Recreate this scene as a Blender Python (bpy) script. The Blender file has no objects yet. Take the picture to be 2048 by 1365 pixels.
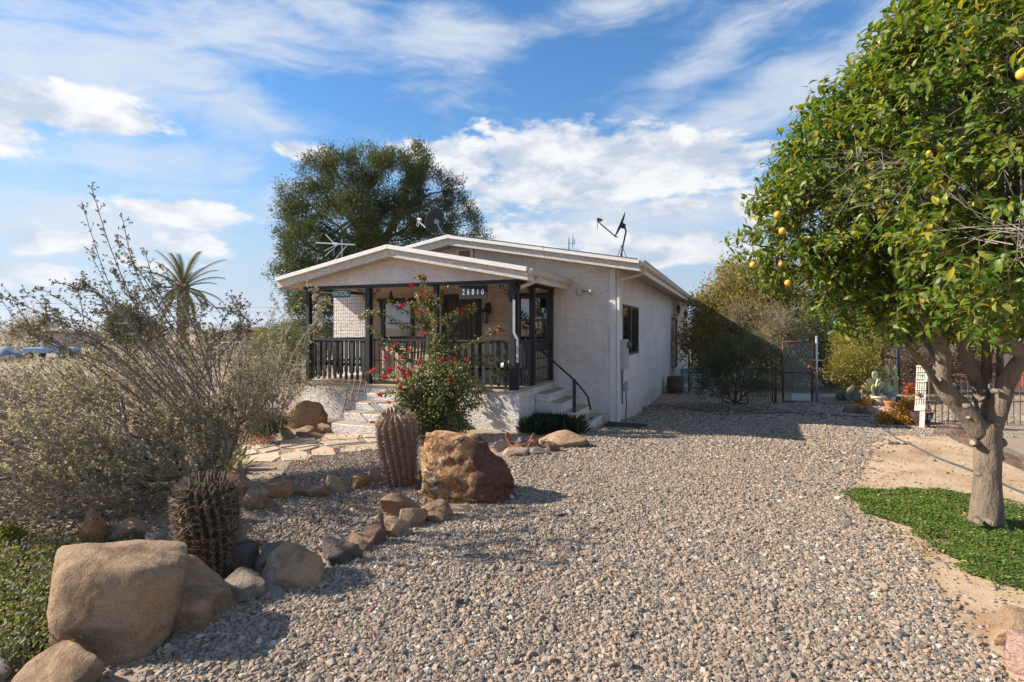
import bpy, math, random
import numpy as np
from mathutils import Vector, Matrix, noise as mnoise

random.seed(7)
RNG = np.random.default_rng(11)
S = bpy.context.scene
COL = S.collection
R = math.radians

# ------------------------------------------------------------------ camera
F = 1090.0            # focal length in photo pixels (photo is 2048 wide)
HY = 657.0            # row of the horizon in the photo
EYE = 2.0
cam = bpy.data.cameras.new('camera')
cam.sensor_width = 36.0
cam.lens = F / 2048 * 36.0
cam.shift_y = -(682.5 - HY) / 2048
cam.clip_start = 0.05
cam.clip_end = 40000
cam_o = bpy.data.objects.new('camera', cam)
cam_o.location = (0, 0, EYE)
cam_o.rotation_euler = (R(90), 0, 0)
COL.objects.link(cam_o)
S.camera = cam_o

# ------------------------------------------------------------------ world, sun, exposure
SUN_TRAVEL = Vector((1.55, -0.115, -1.0)).normalized()
SUN_EL = math.asin(-SUN_TRAVEL.z)
TO_SUN_AZ = math.atan2(-SUN_TRAVEL.x, -SUN_TRAVEL.y)      # angle from +Y towards +X
S.view_settings.view_transform = 'Standard'
S.view_settings.look = 'None'
S.view_settings.gamma = 1.0
S.view_settings.exposure = EXPOSURE = 0.94
S.view_settings.use_curve_mapping = False

class NT:
    """tiny helper to write node trees"""
    def __init__(s, tree):
        s.t = tree; s.n = tree.nodes; s.l = tree.links
    def new(s, typ, **kw):
        n = s.n.new(typ)
        for k, v in kw.items(): setattr(n, k, v)
        return n
    def put(s, sock, val):
        if val is None: return
        if isinstance(val, (int, float)):
            try: sock.default_value = val
            except Exception: sock.default_value = (val, val, val)
        elif isinstance(val, (tuple, list)):
            v = tuple(val)
            if hasattr(sock.default_value, '__len__') and len(sock.default_value) == 4 and len(v) == 3: v = v + (1,)
            sock.default_value = v
        else: s.l.new(val, sock)
    def m(s, op, a, b=None, c=None, clamp=False):
        n = s.new('ShaderNodeMath', operation=op, use_clamp=clamp)
        s.put(n.inputs[0], a); s.put(n.inputs[1], b); s.put(n.inputs[2], c)
        return n.outputs[0]
    def mix(s, fac, a, b, blend='MIX'):
        n = s.new('ShaderNodeMix', data_type='RGBA', blend_type=blend)
        s.put(n.inputs[0], fac); s.put(n.inputs[6], a); s.put(n.inputs[7], b)
        return n.outputs[2]
    def noise(s, vec, scale, detail=4, rough=.55, dist=0.0):
        n = s.new('ShaderNodeTexNoise')
        if vec is not None: s.l.new(vec, n.inputs['Vector'])
        n.inputs['Scale'].default_value = scale; n.inputs['Detail'].default_value = detail
        n.inputs['Roughness'].default_value = rough; n.inputs['Distortion'].default_value = dist
        return n.outputs['Fac']
    def ramp(s, fac, stops, interp='LINEAR'):
        n = s.new('ShaderNodeValToRGB')
        cr = n.color_ramp; cr.interpolation = interp
        while len(cr.elements) < len(stops): cr.elements.new(0.5)
        for e, (p, c) in zip(cr.elements, stops):
            e.position = p
            e.color = (c, c, c, 1) if isinstance(c, (int, float)) else (tuple(c) + (1,))
        s.put(n.inputs[0], fac)
        return n.outputs[0]
    def sstep(s, x, a, b):
        n = s.new('ShaderNodeMapRange', interpolation_type='SMOOTHSTEP')
        s.put(n.inputs[0], x); n.inputs[1].default_value = a; n.inputs[2].default_value = b
        n.inputs[3].default_value = 0; n.inputs[4].default_value = 1
        return n.outputs[0]

def azel(px, py):
    return math.atan((px - 1024) / F), math.atan((HY - py) / math.hypot(F, px - 1024))

SKY_STRENGTH = 0.092
CLOUD_LEVEL = 0.50
world = bpy.data.worlds.new('World')
S.world = world
world.use_nodes = True
def build_world():
    w = NT(world.node_tree)
    w.n.clear()
    out = w.new('ShaderNodeOutputWorld')
    sky = w.new('ShaderNodeTexSky', sky_type='NISHITA')
    sky.sun_disc = False
    sky.sun_elevation = SUN_EL
    sky.sun_rotation = TO_SUN_AZ
    sky.air_density = 1.15; sky.dust_density = 0.0; sky.ozone_density = 4.8
    bg = w.new('ShaderNodeBackground')
    hs = w.new('ShaderNodeHueSaturation'); hs.inputs['Saturation'].default_value = 1.22
    w.l.new(sky.outputs[0], hs.inputs['Color']); w.l.new(hs.outputs[0], bg.inputs[0]); bg.inputs[1].default_value = SKY_STRENGTH
    tc = w.new('ShaderNodeTexCoord')
    sep = w.new('ShaderNodeSeparateXYZ'); w.l.new(tc.outputs['Generated'], sep.inputs[0])
    x, y, z = sep.outputs
    az = w.m('ARCTAN2', x, y)
    el = w.m('ARCSINE', w.m('MINIMUM', w.m('MAXIMUM', z, -1.0), 1.0))
    def coords(sa, se, off=(0, 0), wz=0.0):
        c = w.new('ShaderNodeCombineXYZ')
        w.l.new(w.m('MULTIPLY_ADD', az, sa, off[0]), c.inputs[0])
        w.l.new(w.m('MULTIPLY_ADD', el, se, off[1]), c.inputs[1])
        c.inputs[2].default_value = wz
        return c.outputs[0]
    # cumulus banks: (px, py, half width, half height, amount)
    banks = [(1150, 325, 220, 52, .58), (1390, 322, 130, 30, .48), (960, 340, 130, 26, .40), (870, 305, 75, 20, .45),
             (1130, 375, 260, 44, .44), (1340, 418, 75, 20, .46), (1500, 412, 42, 24, .46), (120, 215, 190, 32, .62),
             (-120, 235, 170, 40, .55), (600, 302, 62, 16, .42), (330, 425, 165, 26, .40), (120, 485, 180, 28, .41),
             (370, 490, 90, 22, .42), (1090, 475, 140, 28, .46), (1340, 498, 190, 30, .46), (300, 524, 110, 16, .32),
             (60, 550, 150, 22, .40), (1900, 420, 260, 60, .45), (560, 510, 60, 16, .30), (2500, 380, 300, 60, .4), (-600, 330, 300, 60, .4)]
    bias = None
    for (px, py, hw, hh, amt) in banks:
        a0, e0 = azel(px, py)
        sa = 1.15 * hw / F * math.cos(a0) ** 2; se = 1.2 * hh / F * math.cos(a0)
        da = w.m('MULTIPLY', w.m('SUBTRACT', az, a0), 1 / sa)
        de = w.m('MULTIPLY', w.m('SUBTRACT', el, e0), 1 / se)
        q = w.m('ADD', w.m('MULTIPLY', da, da), w.m('MULTIPLY', de, de))
        g = w.m('MULTIPLY', w.m('POWER', 2.718, w.m('MULTIPLY', q, -0.7)), amt)
        bias = g if bias is None else w.m('MAXIMUM', bias, g)
    # the same kind of banks all round the horizon, out of the frame
    ring = w.noise(coords(2.2, 5.0, (3.1, 1.7)), 1.0, 3, .5)
    band = w.m('MULTIPLY', w.sstep(el, .04, .12), w.m('SUBTRACT', 1.0, w.sstep(el, .28, .42)))
    side = w.sstep(w.m('ABSOLUTE', az), .80, 1.0)
    generic = w.m('MULTIPLY', w.m('MULTIPLY', w.sstep(ring, .46, .62), band), w.m('MULTIPLY', side, .42))
    bias = w.m('MAXIMUM', bias, generic)
    def dens(off):
        n1 = w.noise(coords(8.5, 19, off), 1.0, 9, .58, .35)
        n2 = w.noise(coords(30, 52, (off[0] * 3.5, off[1] * 3.5), 3.0), 1.0, 5, .6)
        nn = w.m('ADD', w.m('MULTIPLY', n1, .78), w.m('MULTIPLY', n2, .22))
        return w.m('ADD', w.m('MULTIPLY', w.m('SUBTRACT', nn, .5), 2.7), w.m('SUBTRACT', w.m('MULTIPLY', bias, 2.6), .52))
    d0 = dens((0, 0)); d1 = dens((.32, -1.02))
    cum = w.sstep(d0, -.04, .34)
    lit = w.sstep(w.m('SUBTRACT', d0, d1), -.42, .42)
    # thin high cloud: streaked veils, placed over the frame and going on all round the sky
    veils = [(150, 90, 420, 110, .62, -4), (430, 190, 330, 60, .52, 8), (900, 70, 150, 60, .60, 0), (690, 30, 150, 40, .50, 5), (1560, 190, 330, 60, .58, -22), (1200, 20, 260, 28, .50, -6),
             (250, 330, 420, 60, .50, 3), (150, 440, 300, 60, .55, 0), (1330, 440, 420, 40, .50, 0), (1750, 60, 260, 60, .5, -25), (1420, 120, 220, 40, .45, -25), (480, 60, 250, 60, .5, 0)]
    vb = None
    for (px, py, hw, hh, amt, rot) in veils:
        a0, e0 = azel(px, py); ca, sa_ = math.cos(R(rot)), math.sin(R(rot))
        kx, ky = F / hw / math.cos(a0) ** 2, F / hh / math.cos(a0)
        da = w.m('SUBTRACT', az, a0); de = w.m('SUBTRACT', el, e0)
        u = w.m('MULTIPLY', w.m('ADD', w.m('MULTIPLY', da, ca), w.m('MULTIPLY', de, -sa_)), kx)
        v = w.m('MULTIPLY', w.m('ADD', w.m('MULTIPLY', da, sa_), w.m('MULTIPLY', de, ca)), ky)
        g = w.m('MULTIPLY', w.m('POWER', 2.718, w.m('MULTIPLY', w.m('ADD', w.m('MULTIPLY', u, u), w.m('MULTIPLY', v, v)), -0.8)), amt)
        vb = g if vb is None else w.m('MAXIMUM', vb, g)
    vring = w.m('MULTIPLY', w.m('MULTIPLY', w.sstep(w.noise(coords(1.1, 2.4, (7.1, 2.7)), 1.0, 3, .5), .42, .66), side), .55)
    overhead = w.m('MULTIPLY', w.sstep(el, .58, .75), w.m('MULTIPLY', w.sstep(w.noise(coords(.9, 1.9, (1.1, 5.7)), 1.0, 3, .5), .42, .66), .5))
    vb = w.m('MAXIMUM', vb, w.m('MAXIMUM', vring, overhead))
    warp = w.noise(coords(2.2, 4.0, (4.2, 8.3)), 1.0, 3, .5)
    c = w.new('ShaderNodeCombineXYZ')
    w.l.new(w.m('ADD', w.m('MULTIPLY', az, 2.6), w.m('MULTIPLY', el, 2.2)), c.inputs[0])
    w.l.new(w.m('ADD', w.m('MULTIPLY', el, 9.0), w.m('ADD', w.m('MULTIPLY', az, -1.1), w.m('MULTIPLY', warp, 1.6))), c.inputs[1])
    c1 = w.noise(c.outputs[0], 1.3, 9, .62, .6)
    c2 = w.noise(c.outputs[0], 4.5, 7, .6, .4)
    cn = w.m('ADD', w.m('MULTIPLY', c1, .75), w.m('MULTIPLY', c2, .25))
    cir = w.m('MULTIPLY', w.sstep(w.m('ADD', w.m('MULTIPLY', w.m('SUBTRACT', cn, .5), 2.0), w.m('SUBTRACT', vb, .12)), -.10, .62), .90)
    hz = w.m('MULTIPLY', w.m('SUBTRACT', 1.0, w.sstep(el, .0, .36)), .90)
    hzbg = w.new('ShaderNodeBackground'); hzbg.inputs[0].default_value = (.47, .60, .77, 1); hzbg.inputs[1].default_value = CLOUD_LEVEL
    m0 = w.new('ShaderNodeMixShader'); w.l.new(hz, m0.inputs[0]); w.l.new(bg.outputs[0], m0.inputs[1]); w.l.new(hzbg.outputs[0], m0.inputs[2])
    thinbg = w.new('ShaderNodeBackground'); thinbg.inputs[0].default_value = (.74, .81, .92, 1); thinbg.inputs[1].default_value = CLOUD_LEVEL
    m1 = w.new('ShaderNodeMixShader'); w.l.new(cir, m1.inputs[0]); w.l.new(m0.outputs[0], m1.inputs[1]); w.l.new(thinbg.outputs[0], m1.inputs[2])
    ccol = w.mix(lit, (.56, .63, .75), (1.0, .985, .97))
    cbg = w.new('ShaderNodeBackground'); w.l.new(ccol, cbg.inputs[0]); cbg.inputs[1].default_value = CLOUD_LEVEL * 1.08
    m2 = w.new('ShaderNodeMixShader'); w.l.new(w.m('MULTIPLY', cum, .93), m2.inputs[0]); w.l.new(m1.outputs[0], m2.inputs[1]); w.l.new(cbg.outputs[0], m2.inputs[2])
    w.l.new(m2.outputs[0], out.inputs['Surface'])
build_world()

sun = bpy.data.lights.new('sun', 'SUN')
sun.energy = 5.0
sun.angle = R(0.53)
sun.color = (1.0, .91, .78)
sun_o = bpy.data.objects.new('sun', sun)
sun_o.rotation_euler = SUN_TRAVEL.to_track_quat('-Z', 'Y').to_euler()
sun_o.location = (-20, 5, 30)
COL.objects.link(sun_o)

# ------------------------------------------------------------------ terrain height and photo rays
def sst(a, b, x):
    t = np.clip((np.asarray(x, float) - a) / (b - a), 0, 1)
    return t * t * (3 - 2 * t)
def tz(x, y):
    x = np.asarray(x, float); y = np.asarray(y, float)
    side = -.40 * sst(-.5, 2.0, x) * sst(9.5, 16.5, y)
    left = -1.2 * sst(18, 60, y) * sst(2, -6, x)
    far = -1.2 * sst(40, 90, y)
    und = .012 * np.sin(x * 1.7 + .6) * np.sin(y * 1.3 + 1.1) + .006 * np.sin(x * 4.1 + y * 2.7)
    mound = .10 * np.exp(-(((x + 2.7) / .9) ** 2 + ((y - 5.6) / 1.2) ** 2))
    return np.minimum(side, np.minimum(left, far)) + (und + mound) * sst(60, 20, y)
def G(px, py):
    """point of the terrain seen at a photo position below the horizon"""
    Y = F * EYE / (py - HY)
    for _ in range(30):
        X = (px - 1024) / F * Y
        Y = .5 * Y + .5 * F * (EYE - float(tz(X, Y))) / (py - HY)
    X = (px - 1024) / F * Y
    return Vector((X, Y, float(tz(X, Y))))
def at(px, py, Y):
    return Vector(((px - 1024) / F * Y, Y, EYE - (py - HY) / F * Y))

# ------------------------------------------------------------------ objects, names, meshes
def tag(o, label=None, cat=None, group=None, kind=None):
    if label: o['label'] = label
    if cat: o['category'] = cat
    if group: o['group'] = group
    if kind: o['kind'] = kind
    return o
def thing(name, label, cat, loc=(0, 0, 0), rz=0.0, group=None):
    o = bpy.data.objects.new(name, None)
    o.empty_display_size = .1
    o.location = loc; o.rotation_euler = (0, 0, rz)
    COL.objects.link(o)
    return tag(o, label, cat, group)
def link(name, me, mat, parent=None, loc=None):
    o = bpy.data.objects.new(name, me)
    if mat is not None and len(me.materials) == 0: me.materials.append(mat)
    if parent is not None: o.parent = parent
    if loc is not None: o.location = loc
    COL.objects.link(o)
    return o
def origin_of(parent):
    p = parent; v = Vector((0, 0, 0))
    while p is not None:
        v = v + p.location; p = p.parent
    return v

class MB:
    def __init__(s): s.v = []; s.f = []
    def add(s, vs, fs):
        o = len(s.v); s.v += [tuple(v) for v in vs]; s.f += [tuple(i + o for i in f) for f in fs]
        return s
    def span(s, x0, x1, y0, y1, z0, z1):
        vs = [(x0,y0,z0),(x1,y0,z0),(x1,y1,z0),(x0,y1,z0),(x0,y0,z1),(x1,y0,z1),(x1,y1,z1),(x0,y1,z1)]
        return s.add(vs, [(0,3,2,1),(4,5,6,7),(0,1,5,4),(1,2,6,5),(2,3,7,6),(3,0,4,7)])
    def hexa(s, lo, hi):
        return s.add(list(lo) + list(hi), [(3,2,1,0),(4,5,6,7),(0,1,5,4),(1,2,6,5),(2,3,7,6),(3,0,4,7)])
    def prism(s, poly, fn, t0, t1):
        """poly: list of 2d points; fn(u,v,t)->3d"""
        n = len(poly)
        vs = [fn(u, v, t0) for u, v in poly] + [fn(u, v, t1) for u, v in poly]
        fs = [tuple(range(n))[::-1], tuple(range(n, 2 * n))] + [(i, (i + 1) % n, n + (i + 1) % n, n + i) for i in range(n)]
        return s.add(vs, fs)
    def tube(s, pts, r, n=6, cap=True, squash=1.0):
        pts = [Vector(p) for p in pts]; m = len(pts)
        if not hasattr(r, '__len__'): r = [r] * m
        up = Vector((0, 0, 1)); vs = []; prev = None
        for i, p in enumerate(pts):
            t = (pts[min(i + 1, m - 1)] - pts[max(i - 1, 0)])
            if t.length < 1e-9: t = Vector((0, 0, 1))
            t.normalize()
            if prev is None:
                a = up if abs(t.z) < .9 else Vector((1, 0, 0))
                x = t.cross(a).normalized()
            else:
                x = prev - t * prev.dot(t)
                x = x.normalized() if x.length > 1e-6 else t.orthogonal().normalized()
            prev = x; yv = t.cross(x)
            for k in range(n):
                a = 2 * math.pi * (k + .5) / n
                vs.append(p + x * (math.cos(a) * r[i]) + yv * (math.sin(a) * r[i] * squash))
        fs = []
        for i in range(m - 1):
            for k in range(n):
                fs.append((i*n+k, i*n+(k+1)%n, (i+1)*n+(k+1)%n, (i+1)*n+k))
        if cap: fs += [tuple(range(n))[::-1], tuple(range((m-1)*n, m*n))]
        return s.add(vs, fs)
    def lathe(s, c, prof, n=24, cap=True):
        vs = []; c = Vector(c)
        for r, z in prof:
            for k in range(n):
                a = 2 * math.pi * k / n
                vs.append(c + Vector((r * math.cos(a), r * math.sin(a), z)))
        m = len(prof); fs = []
        for i in range(m - 1):
            for k in range(n): fs.append((i*n+k, i*n+(k+1)%n, (i+1)*n+(k+1)%n, (i+1)*n+k))
        if cap: fs += [tuple(range(n))[::-1], tuple(range((m-1)*n, m*n))]
        return s.add(vs, fs)
    def build(s, name, mat, parent=None, world=False, smooth=False, bevel=0.0, loc=None):
        vs = s.v
        if world and parent is not None:
            o = origin_of(parent); vs = [(v[0]-o.x, v[1]-o.y, v[2]-o.z) for v in vs]
        me = bpy.data.meshes.new(name)
        me.from_pydata(vs, [], s.f)
        if smooth: me.polygons.foreach_set('use_smooth', [True] * len(me.polygons))
        me.update()
        ob = link(name, me, mat, parent, loc)
        if bevel > 0:
            b = ob.modifiers.new('bevel', 'BEVEL'); b.width = bevel; b.segments = 1; b.limit_method = 'ANGLE'
        return ob

def mesh_np(name, V, loops, sizes, mat, parent=None, world=True, smooth=False):
    V = np.asarray(V, np.float32)
    if world and parent is not None:
        o = origin_of(parent); V = V - np.array([o.x, o.y, o.z], np.float32)
    me = bpy.data.meshes.new(name)
    me.vertices.add(len(V)); me.vertices.foreach_set('co', V.ravel())
    loops = np.asarray(loops, np.int32); sizes = np.asarray(sizes, np.int32)
    me.loops.add(len(loops)); me.loops.foreach_set('vertex_index', loops)
    me.polygons.add(len(sizes))
    st = np.concatenate([[0], np.cumsum(sizes)[:-1]]).astype(np.int32)
    me.polygons.foreach_set('loop_start', st); me.polygons.foreach_set('loop_total', sizes)
    if smooth: me.polygons.foreach_set('use_smooth', np.ones(len(sizes), bool))
    me.update(calc_edges=True)
    return link(name, me, mat, parent)

# ------------------------------------------------------------------ materials
MAT = {}
def coords_obj(t):
    return t.new('ShaderNodeNewGeometry').outputs['Position']
def mat(name, c1, c2=None, scale=6.0, rough=.85, bump=0.0, bscale=40.0, detail=5, c3=None, metal=0.0, spec=.5, stretch=None, bdist=.02, dist=0.3):
    if name in MAT: return MAT[name]
    m = bpy.data.materials.new(name); m.use_nodes = True
    t = NT(m.node_tree); p = t.n['Principled BSDF']
    pos = coords_obj(t)
    if stretch:
        mp = t.new('ShaderNodeMapping'); t.l.new(pos, mp.inputs[0]); mp.inputs['Scale'].default_value = stretch; pos = mp.outputs[0]
    if c2 is None: p.inputs['Base Color'].default_value = tuple(c1) + (1,)
    else:
        n = t.noise(pos, scale, detail, .6, dist)
        st = [(.32, c1), (.68, c2)] if c3 is None else [(.3, c1), (.5, c2), (.7, c3)]
        t.l.new(t.ramp(n, st), p.inputs['Base Color'])
    p.inputs['Roughness'].default_value = rough
    p.inputs['Metallic'].default_value = metal
    p.inputs['Specular IOR Level'].default_value = spec
    if bump > 0:
        b = t.new('ShaderNodeBump'); b.inputs['Strength'].default_value = bump; b.inputs['Distance'].default_value = bdist
        t.l.new(t.noise(pos, bscale, 6, .6), b.inputs['Height']); t.l.new(b.outputs[0], p.inputs['Normal'])
    MAT[name] = m
    return m
def leafmat(name, cols, trans=.35, rough=.5, spec=.4, tcol=None):
    """colour differs from leaf to leaf"""
    if name in MAT: return MAT[name]
    m = bpy.data.materials.new(name); m.use_nodes = True
    t = NT(m.node_tree); p = t.n['Principled BSDF']; out = t.n['Material Output']
    g = t.new('ShaderNodeNewGeometry')
    k = len(cols)
    c = t.ramp(g.outputs['Random Per Island'], [((i + .0) / max(k - 1, 1), cc) for i, cc in enumerate(cols)])
    n = t.noise(g.outputs['Position'], 1.6, 3, .5)
    c = t.mix(t.ramp(n, [(.35, 0.0), (.7, .35)]), c, t.mix(1.0, c, (1.35, 1.2, .7), 'MULTIPLY'))
    t.l.new(c, p.inputs['Base Color'])
    p.inputs['Roughness'].default_value = rough; p.inputs['Specular IOR Level'].default_value = spec
    tr = t.new('ShaderNodeBsdfTranslucent')
    t.l.new(t.mix(1.0, c, tcol or (1.5, 1.6, .7), 'MULTIPLY'), tr.inputs[0])
    mx = t.new('ShaderNodeMixShader'); mx.inputs[0].default_value = trans
    t.l.new(p.outputs[0], mx.inputs[1]); t.l.new(tr.outputs[0], mx.inputs[2]); t.l.new(mx.outputs[0], out.inputs[0])
    MAT[name] = m
    return m
def stucco(name, c1, c2, bump=.6, stain=(.36, .31, .27), sc=7.5):
    m = bpy.data.materials.new(name); m.use_nodes = True
    t = NT(m.node_tree); p = t.n['Principled BSDF']
    pos = coords_obj(t)
    mp = t.new('ShaderNodeMapping'); t.l.new(pos, mp.inputs[0]); mp.inputs['Scale'].default_value = (1, 1, 1.9)
    big = t.noise(mp.outputs[0], sc, 3, .5, 1.1)
    knock = t.ramp(big, [(.40, 0.0), (.47, .75), (.56, .9), (.66, 1.0)])
    fine = t.noise(pos, 120, 4, .6)
    h = t.m('ADD', knock, t.m('MULTIPLY', fine, .18))
    b = t.new('ShaderNodeBump'); b.inputs['Strength'].default_value = bump; b.inputs['Distance'].default_value = .022
    t.l.new(h, b.inputs['Height']); t.l.new(b.outputs[0], p.inputs['Normal'])
    blot = t.noise(pos, .9, 5, .65, .5)
    c = t.mix(t.ramp(blot, [(.38, 0.0), (.64, 1.0)]), c1, tuple(v * .93 for v in c2))
    c = t.mix(t.ramp(knock, [(0, .45), (.6, 0.0)]), c, stain)
    sep = t.new('ShaderNodeSeparateXYZ'); t.l.new(pos, sep.inputs[0])
    splash = t.m('MULTIPLY', t.m('SUBTRACT', 1.0, t.sstep(sep.outputs[2], -.25, .32)), t.ramp(t.noise(pos, 5, 4, .6), [(.3, .2), (.7, .8)]))
    c = t.mix(splash, c, (.40, .31, .24))
    st = t.new('ShaderNodeMapping'); t.l.new(pos, st.inputs[0]); st.inputs['Scale'].default_value = (5, 5, .35)
    drip = t.m('MULTIPLY', t.ramp(t.noise(st.outputs[0], 1.6, 5, .65), [(.52, 0.0), (.72, .65)]), t.ramp(t.noise(pos, .7, 3, .5), [(.42, 0.0), (.62, 1.0)]))
    c = t.mix(drip, c, tuple(v * .68 for v in c2))
    c = t.mix(t.ramp(t.noise(pos, 3.2, 5, .7, .6), [(.58, 0.0), (.70, .35)]), c, tuple(min(.9, v * 1.12) for v in c1))
    t.l.new(c, p.inputs['Base Color']); p.inputs['Roughness'].default_value = .92; p.inputs['Specular IOR Level'].default_value = .2
    MAT[name] = m
    return m

M_STUCCO = stucco('white_stucco', (.80, .735, .68), (.72, .655, .60), .5, (.58, .51, .455))
M_STUCCO_ROUGH = stucco('rough_white_stucco', (.80, .755, .715), (.74, .69, .65), .7, (.52, .46, .41), 14)
M_STUCCO_BOUNCE = stucco('bounce_lit_stucco', (.60, .49, .38), (.54, .43, .33), .5)  # porch wall stucco, warm reflected light mixed into its colour
M_TRIM = mat('white_trim_paint', (.82, .79, .74), (.72, .67, .61), 9, .7, .25, 60, stretch=(1, 1, 4))
M_FASCIA = mat('weathered_fascia_paint', (.82, .78, .72), (.52, .44, .36), 8.5, .8, .4, 55, c3=(.82, .79, .74), stretch=(1.0, 1.0, 3.5))
M_SOFFIT = mat('tan_soffit_paint', (.58, .47, .36), (.50, .40, .30), 3, .8, .15, 20)
M_GUTTER = mat('cream_gutter_metal', (.66, .57, .49), (.58, .49, .41), 4, .5, .05, 20)
M_BLACK = mat('black_painted_wood', (.007, .008, .009), (.017, .019, .021), 12, .55, .35, 70, stretch=(1, 1, .25))
M_PICKET = mat('grey_black_picket_paint', (.018, .021, .022), (.055, .058, .058), 9, .7, .35, 60, stretch=(1, 1, .3))
M_IRON = mat('black_iron', (.02, .02, .02), (.045, .04, .038), 30, .5, .2, 90, spec=.5)
M_RUST = mat('rusty_iron', (.16, .075, .04), (.30, .17, .10), 22, .85, .4, 80, c3=(.15, .05, .03))
M_REDRUST = mat('red_oxide_pipe', (.085, .035, .028), (.14, .055, .042), 20, .7, .3, 80, c3=(.06, .028, .024))
M_GALV = mat('galvanised_steel', (.34, .35, .36), (.50, .51, .52), 18, .45, .1, 60, metal=.6)
M_SHINGLE = mat('grey_brown_shingle', (.10, .085, .075), (.17, .14, .12), 14, .95, .6, 60)
M_GLASS = mat('dark_window_glass', (.012, .014, .016), rough=.02, spec=.9)
M_GLASS.node_tree.nodes['Principled BSDF'].inputs['IOR'].default_value = 1.9
M_BRONZE = mat('bronze_window_frame', (.055, .05, .045), (.09, .08, .07), 12, .5)
M_DOOR = mat('dark_brown_door', (.05, .036, .028), (.085, .06, .045), 8, .6, .2, 40, stretch=(1, 1, .2))
M_WOODDOOR = mat('red_brown_wood', (.13, .06, .035), (.22, .11, .06), 7, .55, .2, 40, stretch=(1, 1, .15))
M_TREAD = mat('tan_concrete_tread', (.34, .26, .185), (.43, .34, .25), 5, .9, .3, 60)
M_CONC = mat('grey_concrete', (.38, .38, .37), (.50, .50, .49), 4, .9, .3, 50)
M_PLASTIC = mat('grey_meter_box_paint', (.50, .49, .47), (.44, .43, .41), 6, .5)
M_DISH = mat('dark_grey_dish_paint', (.05, .055, .06), (.075, .08, .085), 6, .85, spec=.1)
M_DISHARM = mat('light_grey_metal', (.45, .46, .47), (.36, .37, .38), 14, .5)
M_RUBBER = mat('black_rubber', (.012, .012, .013), (.022, .022, .023), 20, .8, .2, 60)
M_WHITE = mat('white_plain_paint', (.74, .74, .72), (.66, .65, .62), 8, .6)
M_BARK = mat('citrus_bark', (.105, .076, .055), (.215, .163, .118), 7.5, .92, .9, 34, c3=(.155, .114, .082), stretch=(1, 1, .4), bdist=.03)
M_PINEBARK = mat('pine_bark', (.08, .05, .035), (.15, .095, .065), 6, .95, .8, 18, stretch=(1, 1, .4), bdist=.05)
M_TWIG = mat('grey_brown_twig', (.22, .175, .14), (.33, .27, .22), 12, .9)
M_DRYTWIG = mat('dry_grey_twig', (.36, .31, .26), (.25, .21, .18), 12, .9)
M_SPROUT = mat('brown_stem', (.10, .06, .04), (.15, .10, .06), 12, .9)
# ------------------------------------------------------------------ ground
def poly_world(pts): return np.array([(lambda g: (g.x, g.y))(G(px, py)) for px, py in pts])
def inside(P, poly):
    x, y = P[:, 0], P[:, 1]; r = np.zeros(len(P), bool); n = len(poly)
    for i in range(n):
        x0, y0 = poly[i]; x1, y1 = poly[(i + 1) % n]
        c = ((y0 > y) != (y1 > y)) & (x < (x1 - x0) * (y - y0) / (y1 - y0 + 1e-12) + x0)
        r ^= c
    return r
def wob(P, amp=.09):
    x, y = P[:, 0], P[:, 1]
    q = P.copy()
    q[:, 0] += amp * (np.sin(x * 3.1 + 1.3 * np.sin(y * 2.3)) * .6 + np.sin(y * 7.3 + x * 2.2) * .4 + .35 * np.sin(x * 17 + y * 13))
    q[:, 1] += amp * (np.sin(y * 2.7 + 1.1 * np.sin(x * 2.9)) * .6 + np.sin(x * 6.7 - y * 3.1) * .4 + .35 * np.sin(y * 19 - x * 11))
    return q
# outline of the gravel drive (photo positions on the ground)
DRIVE = poly_world([(330, 1420), (300, 1330), (460, 1225), (560, 1185), (660, 1135), (760, 1080), (900, 1035), (1010, 975), (1010, 900),
                    (1080, 890), (1150, 868), (1225, 850), (1300, 812), (1345, 795), (1380, 775), (1700, 775), (1730, 812), (1760, 838), (1800, 850), (1785, 862), (1740, 900),
                    (1735, 935), (1705, 955), (1700, 985), (1715, 1010), (1790, 1075), (1835, 1115), (1872, 1160), (1900, 1235), (1950, 1290), (2005, 1350), (2040, 1430)])
BED = poly_world([(470, 1165), (560, 1150), (640, 1100), (740, 1040), (860, 1000), (900, 960), (900, 875), (830, 868), (760, 895), (610, 900), (560, 960), (500, 1020), (470, 1080)])
SOILPATH = poly_world([(440, 1010), (520, 1000), (600, 955), (640, 905), (780, 895), (790, 860), (640, 850), (560, 862), (470, 880), (440, 930)])
FAR_GRAVEL = np.array([(5.6, 12.0), (7.0, 10.2), (16, 9.5), (22, 17), (14, 19.0), (7.5, 17.0)])
DIRT = poly_world([(1690, 955), (1720, 905), (1780, 866), (1850, 852), (1930, 868), (2048, 930), (2250, 1010), (2500, 1500), (2000, 1420), (1880, 1190), (1740, 1060), (1690, 1000)])
CLOVER = poly_world([(1698, 993), (1745, 986), (1850, 985), (1945, 997), (2048, 1012), (2300, 1045), (2350, 1260), (2140, 1225), (2048, 1192), (1950, 1166), (1885, 1122), (1805, 1062), (1722, 1022)])

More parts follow.
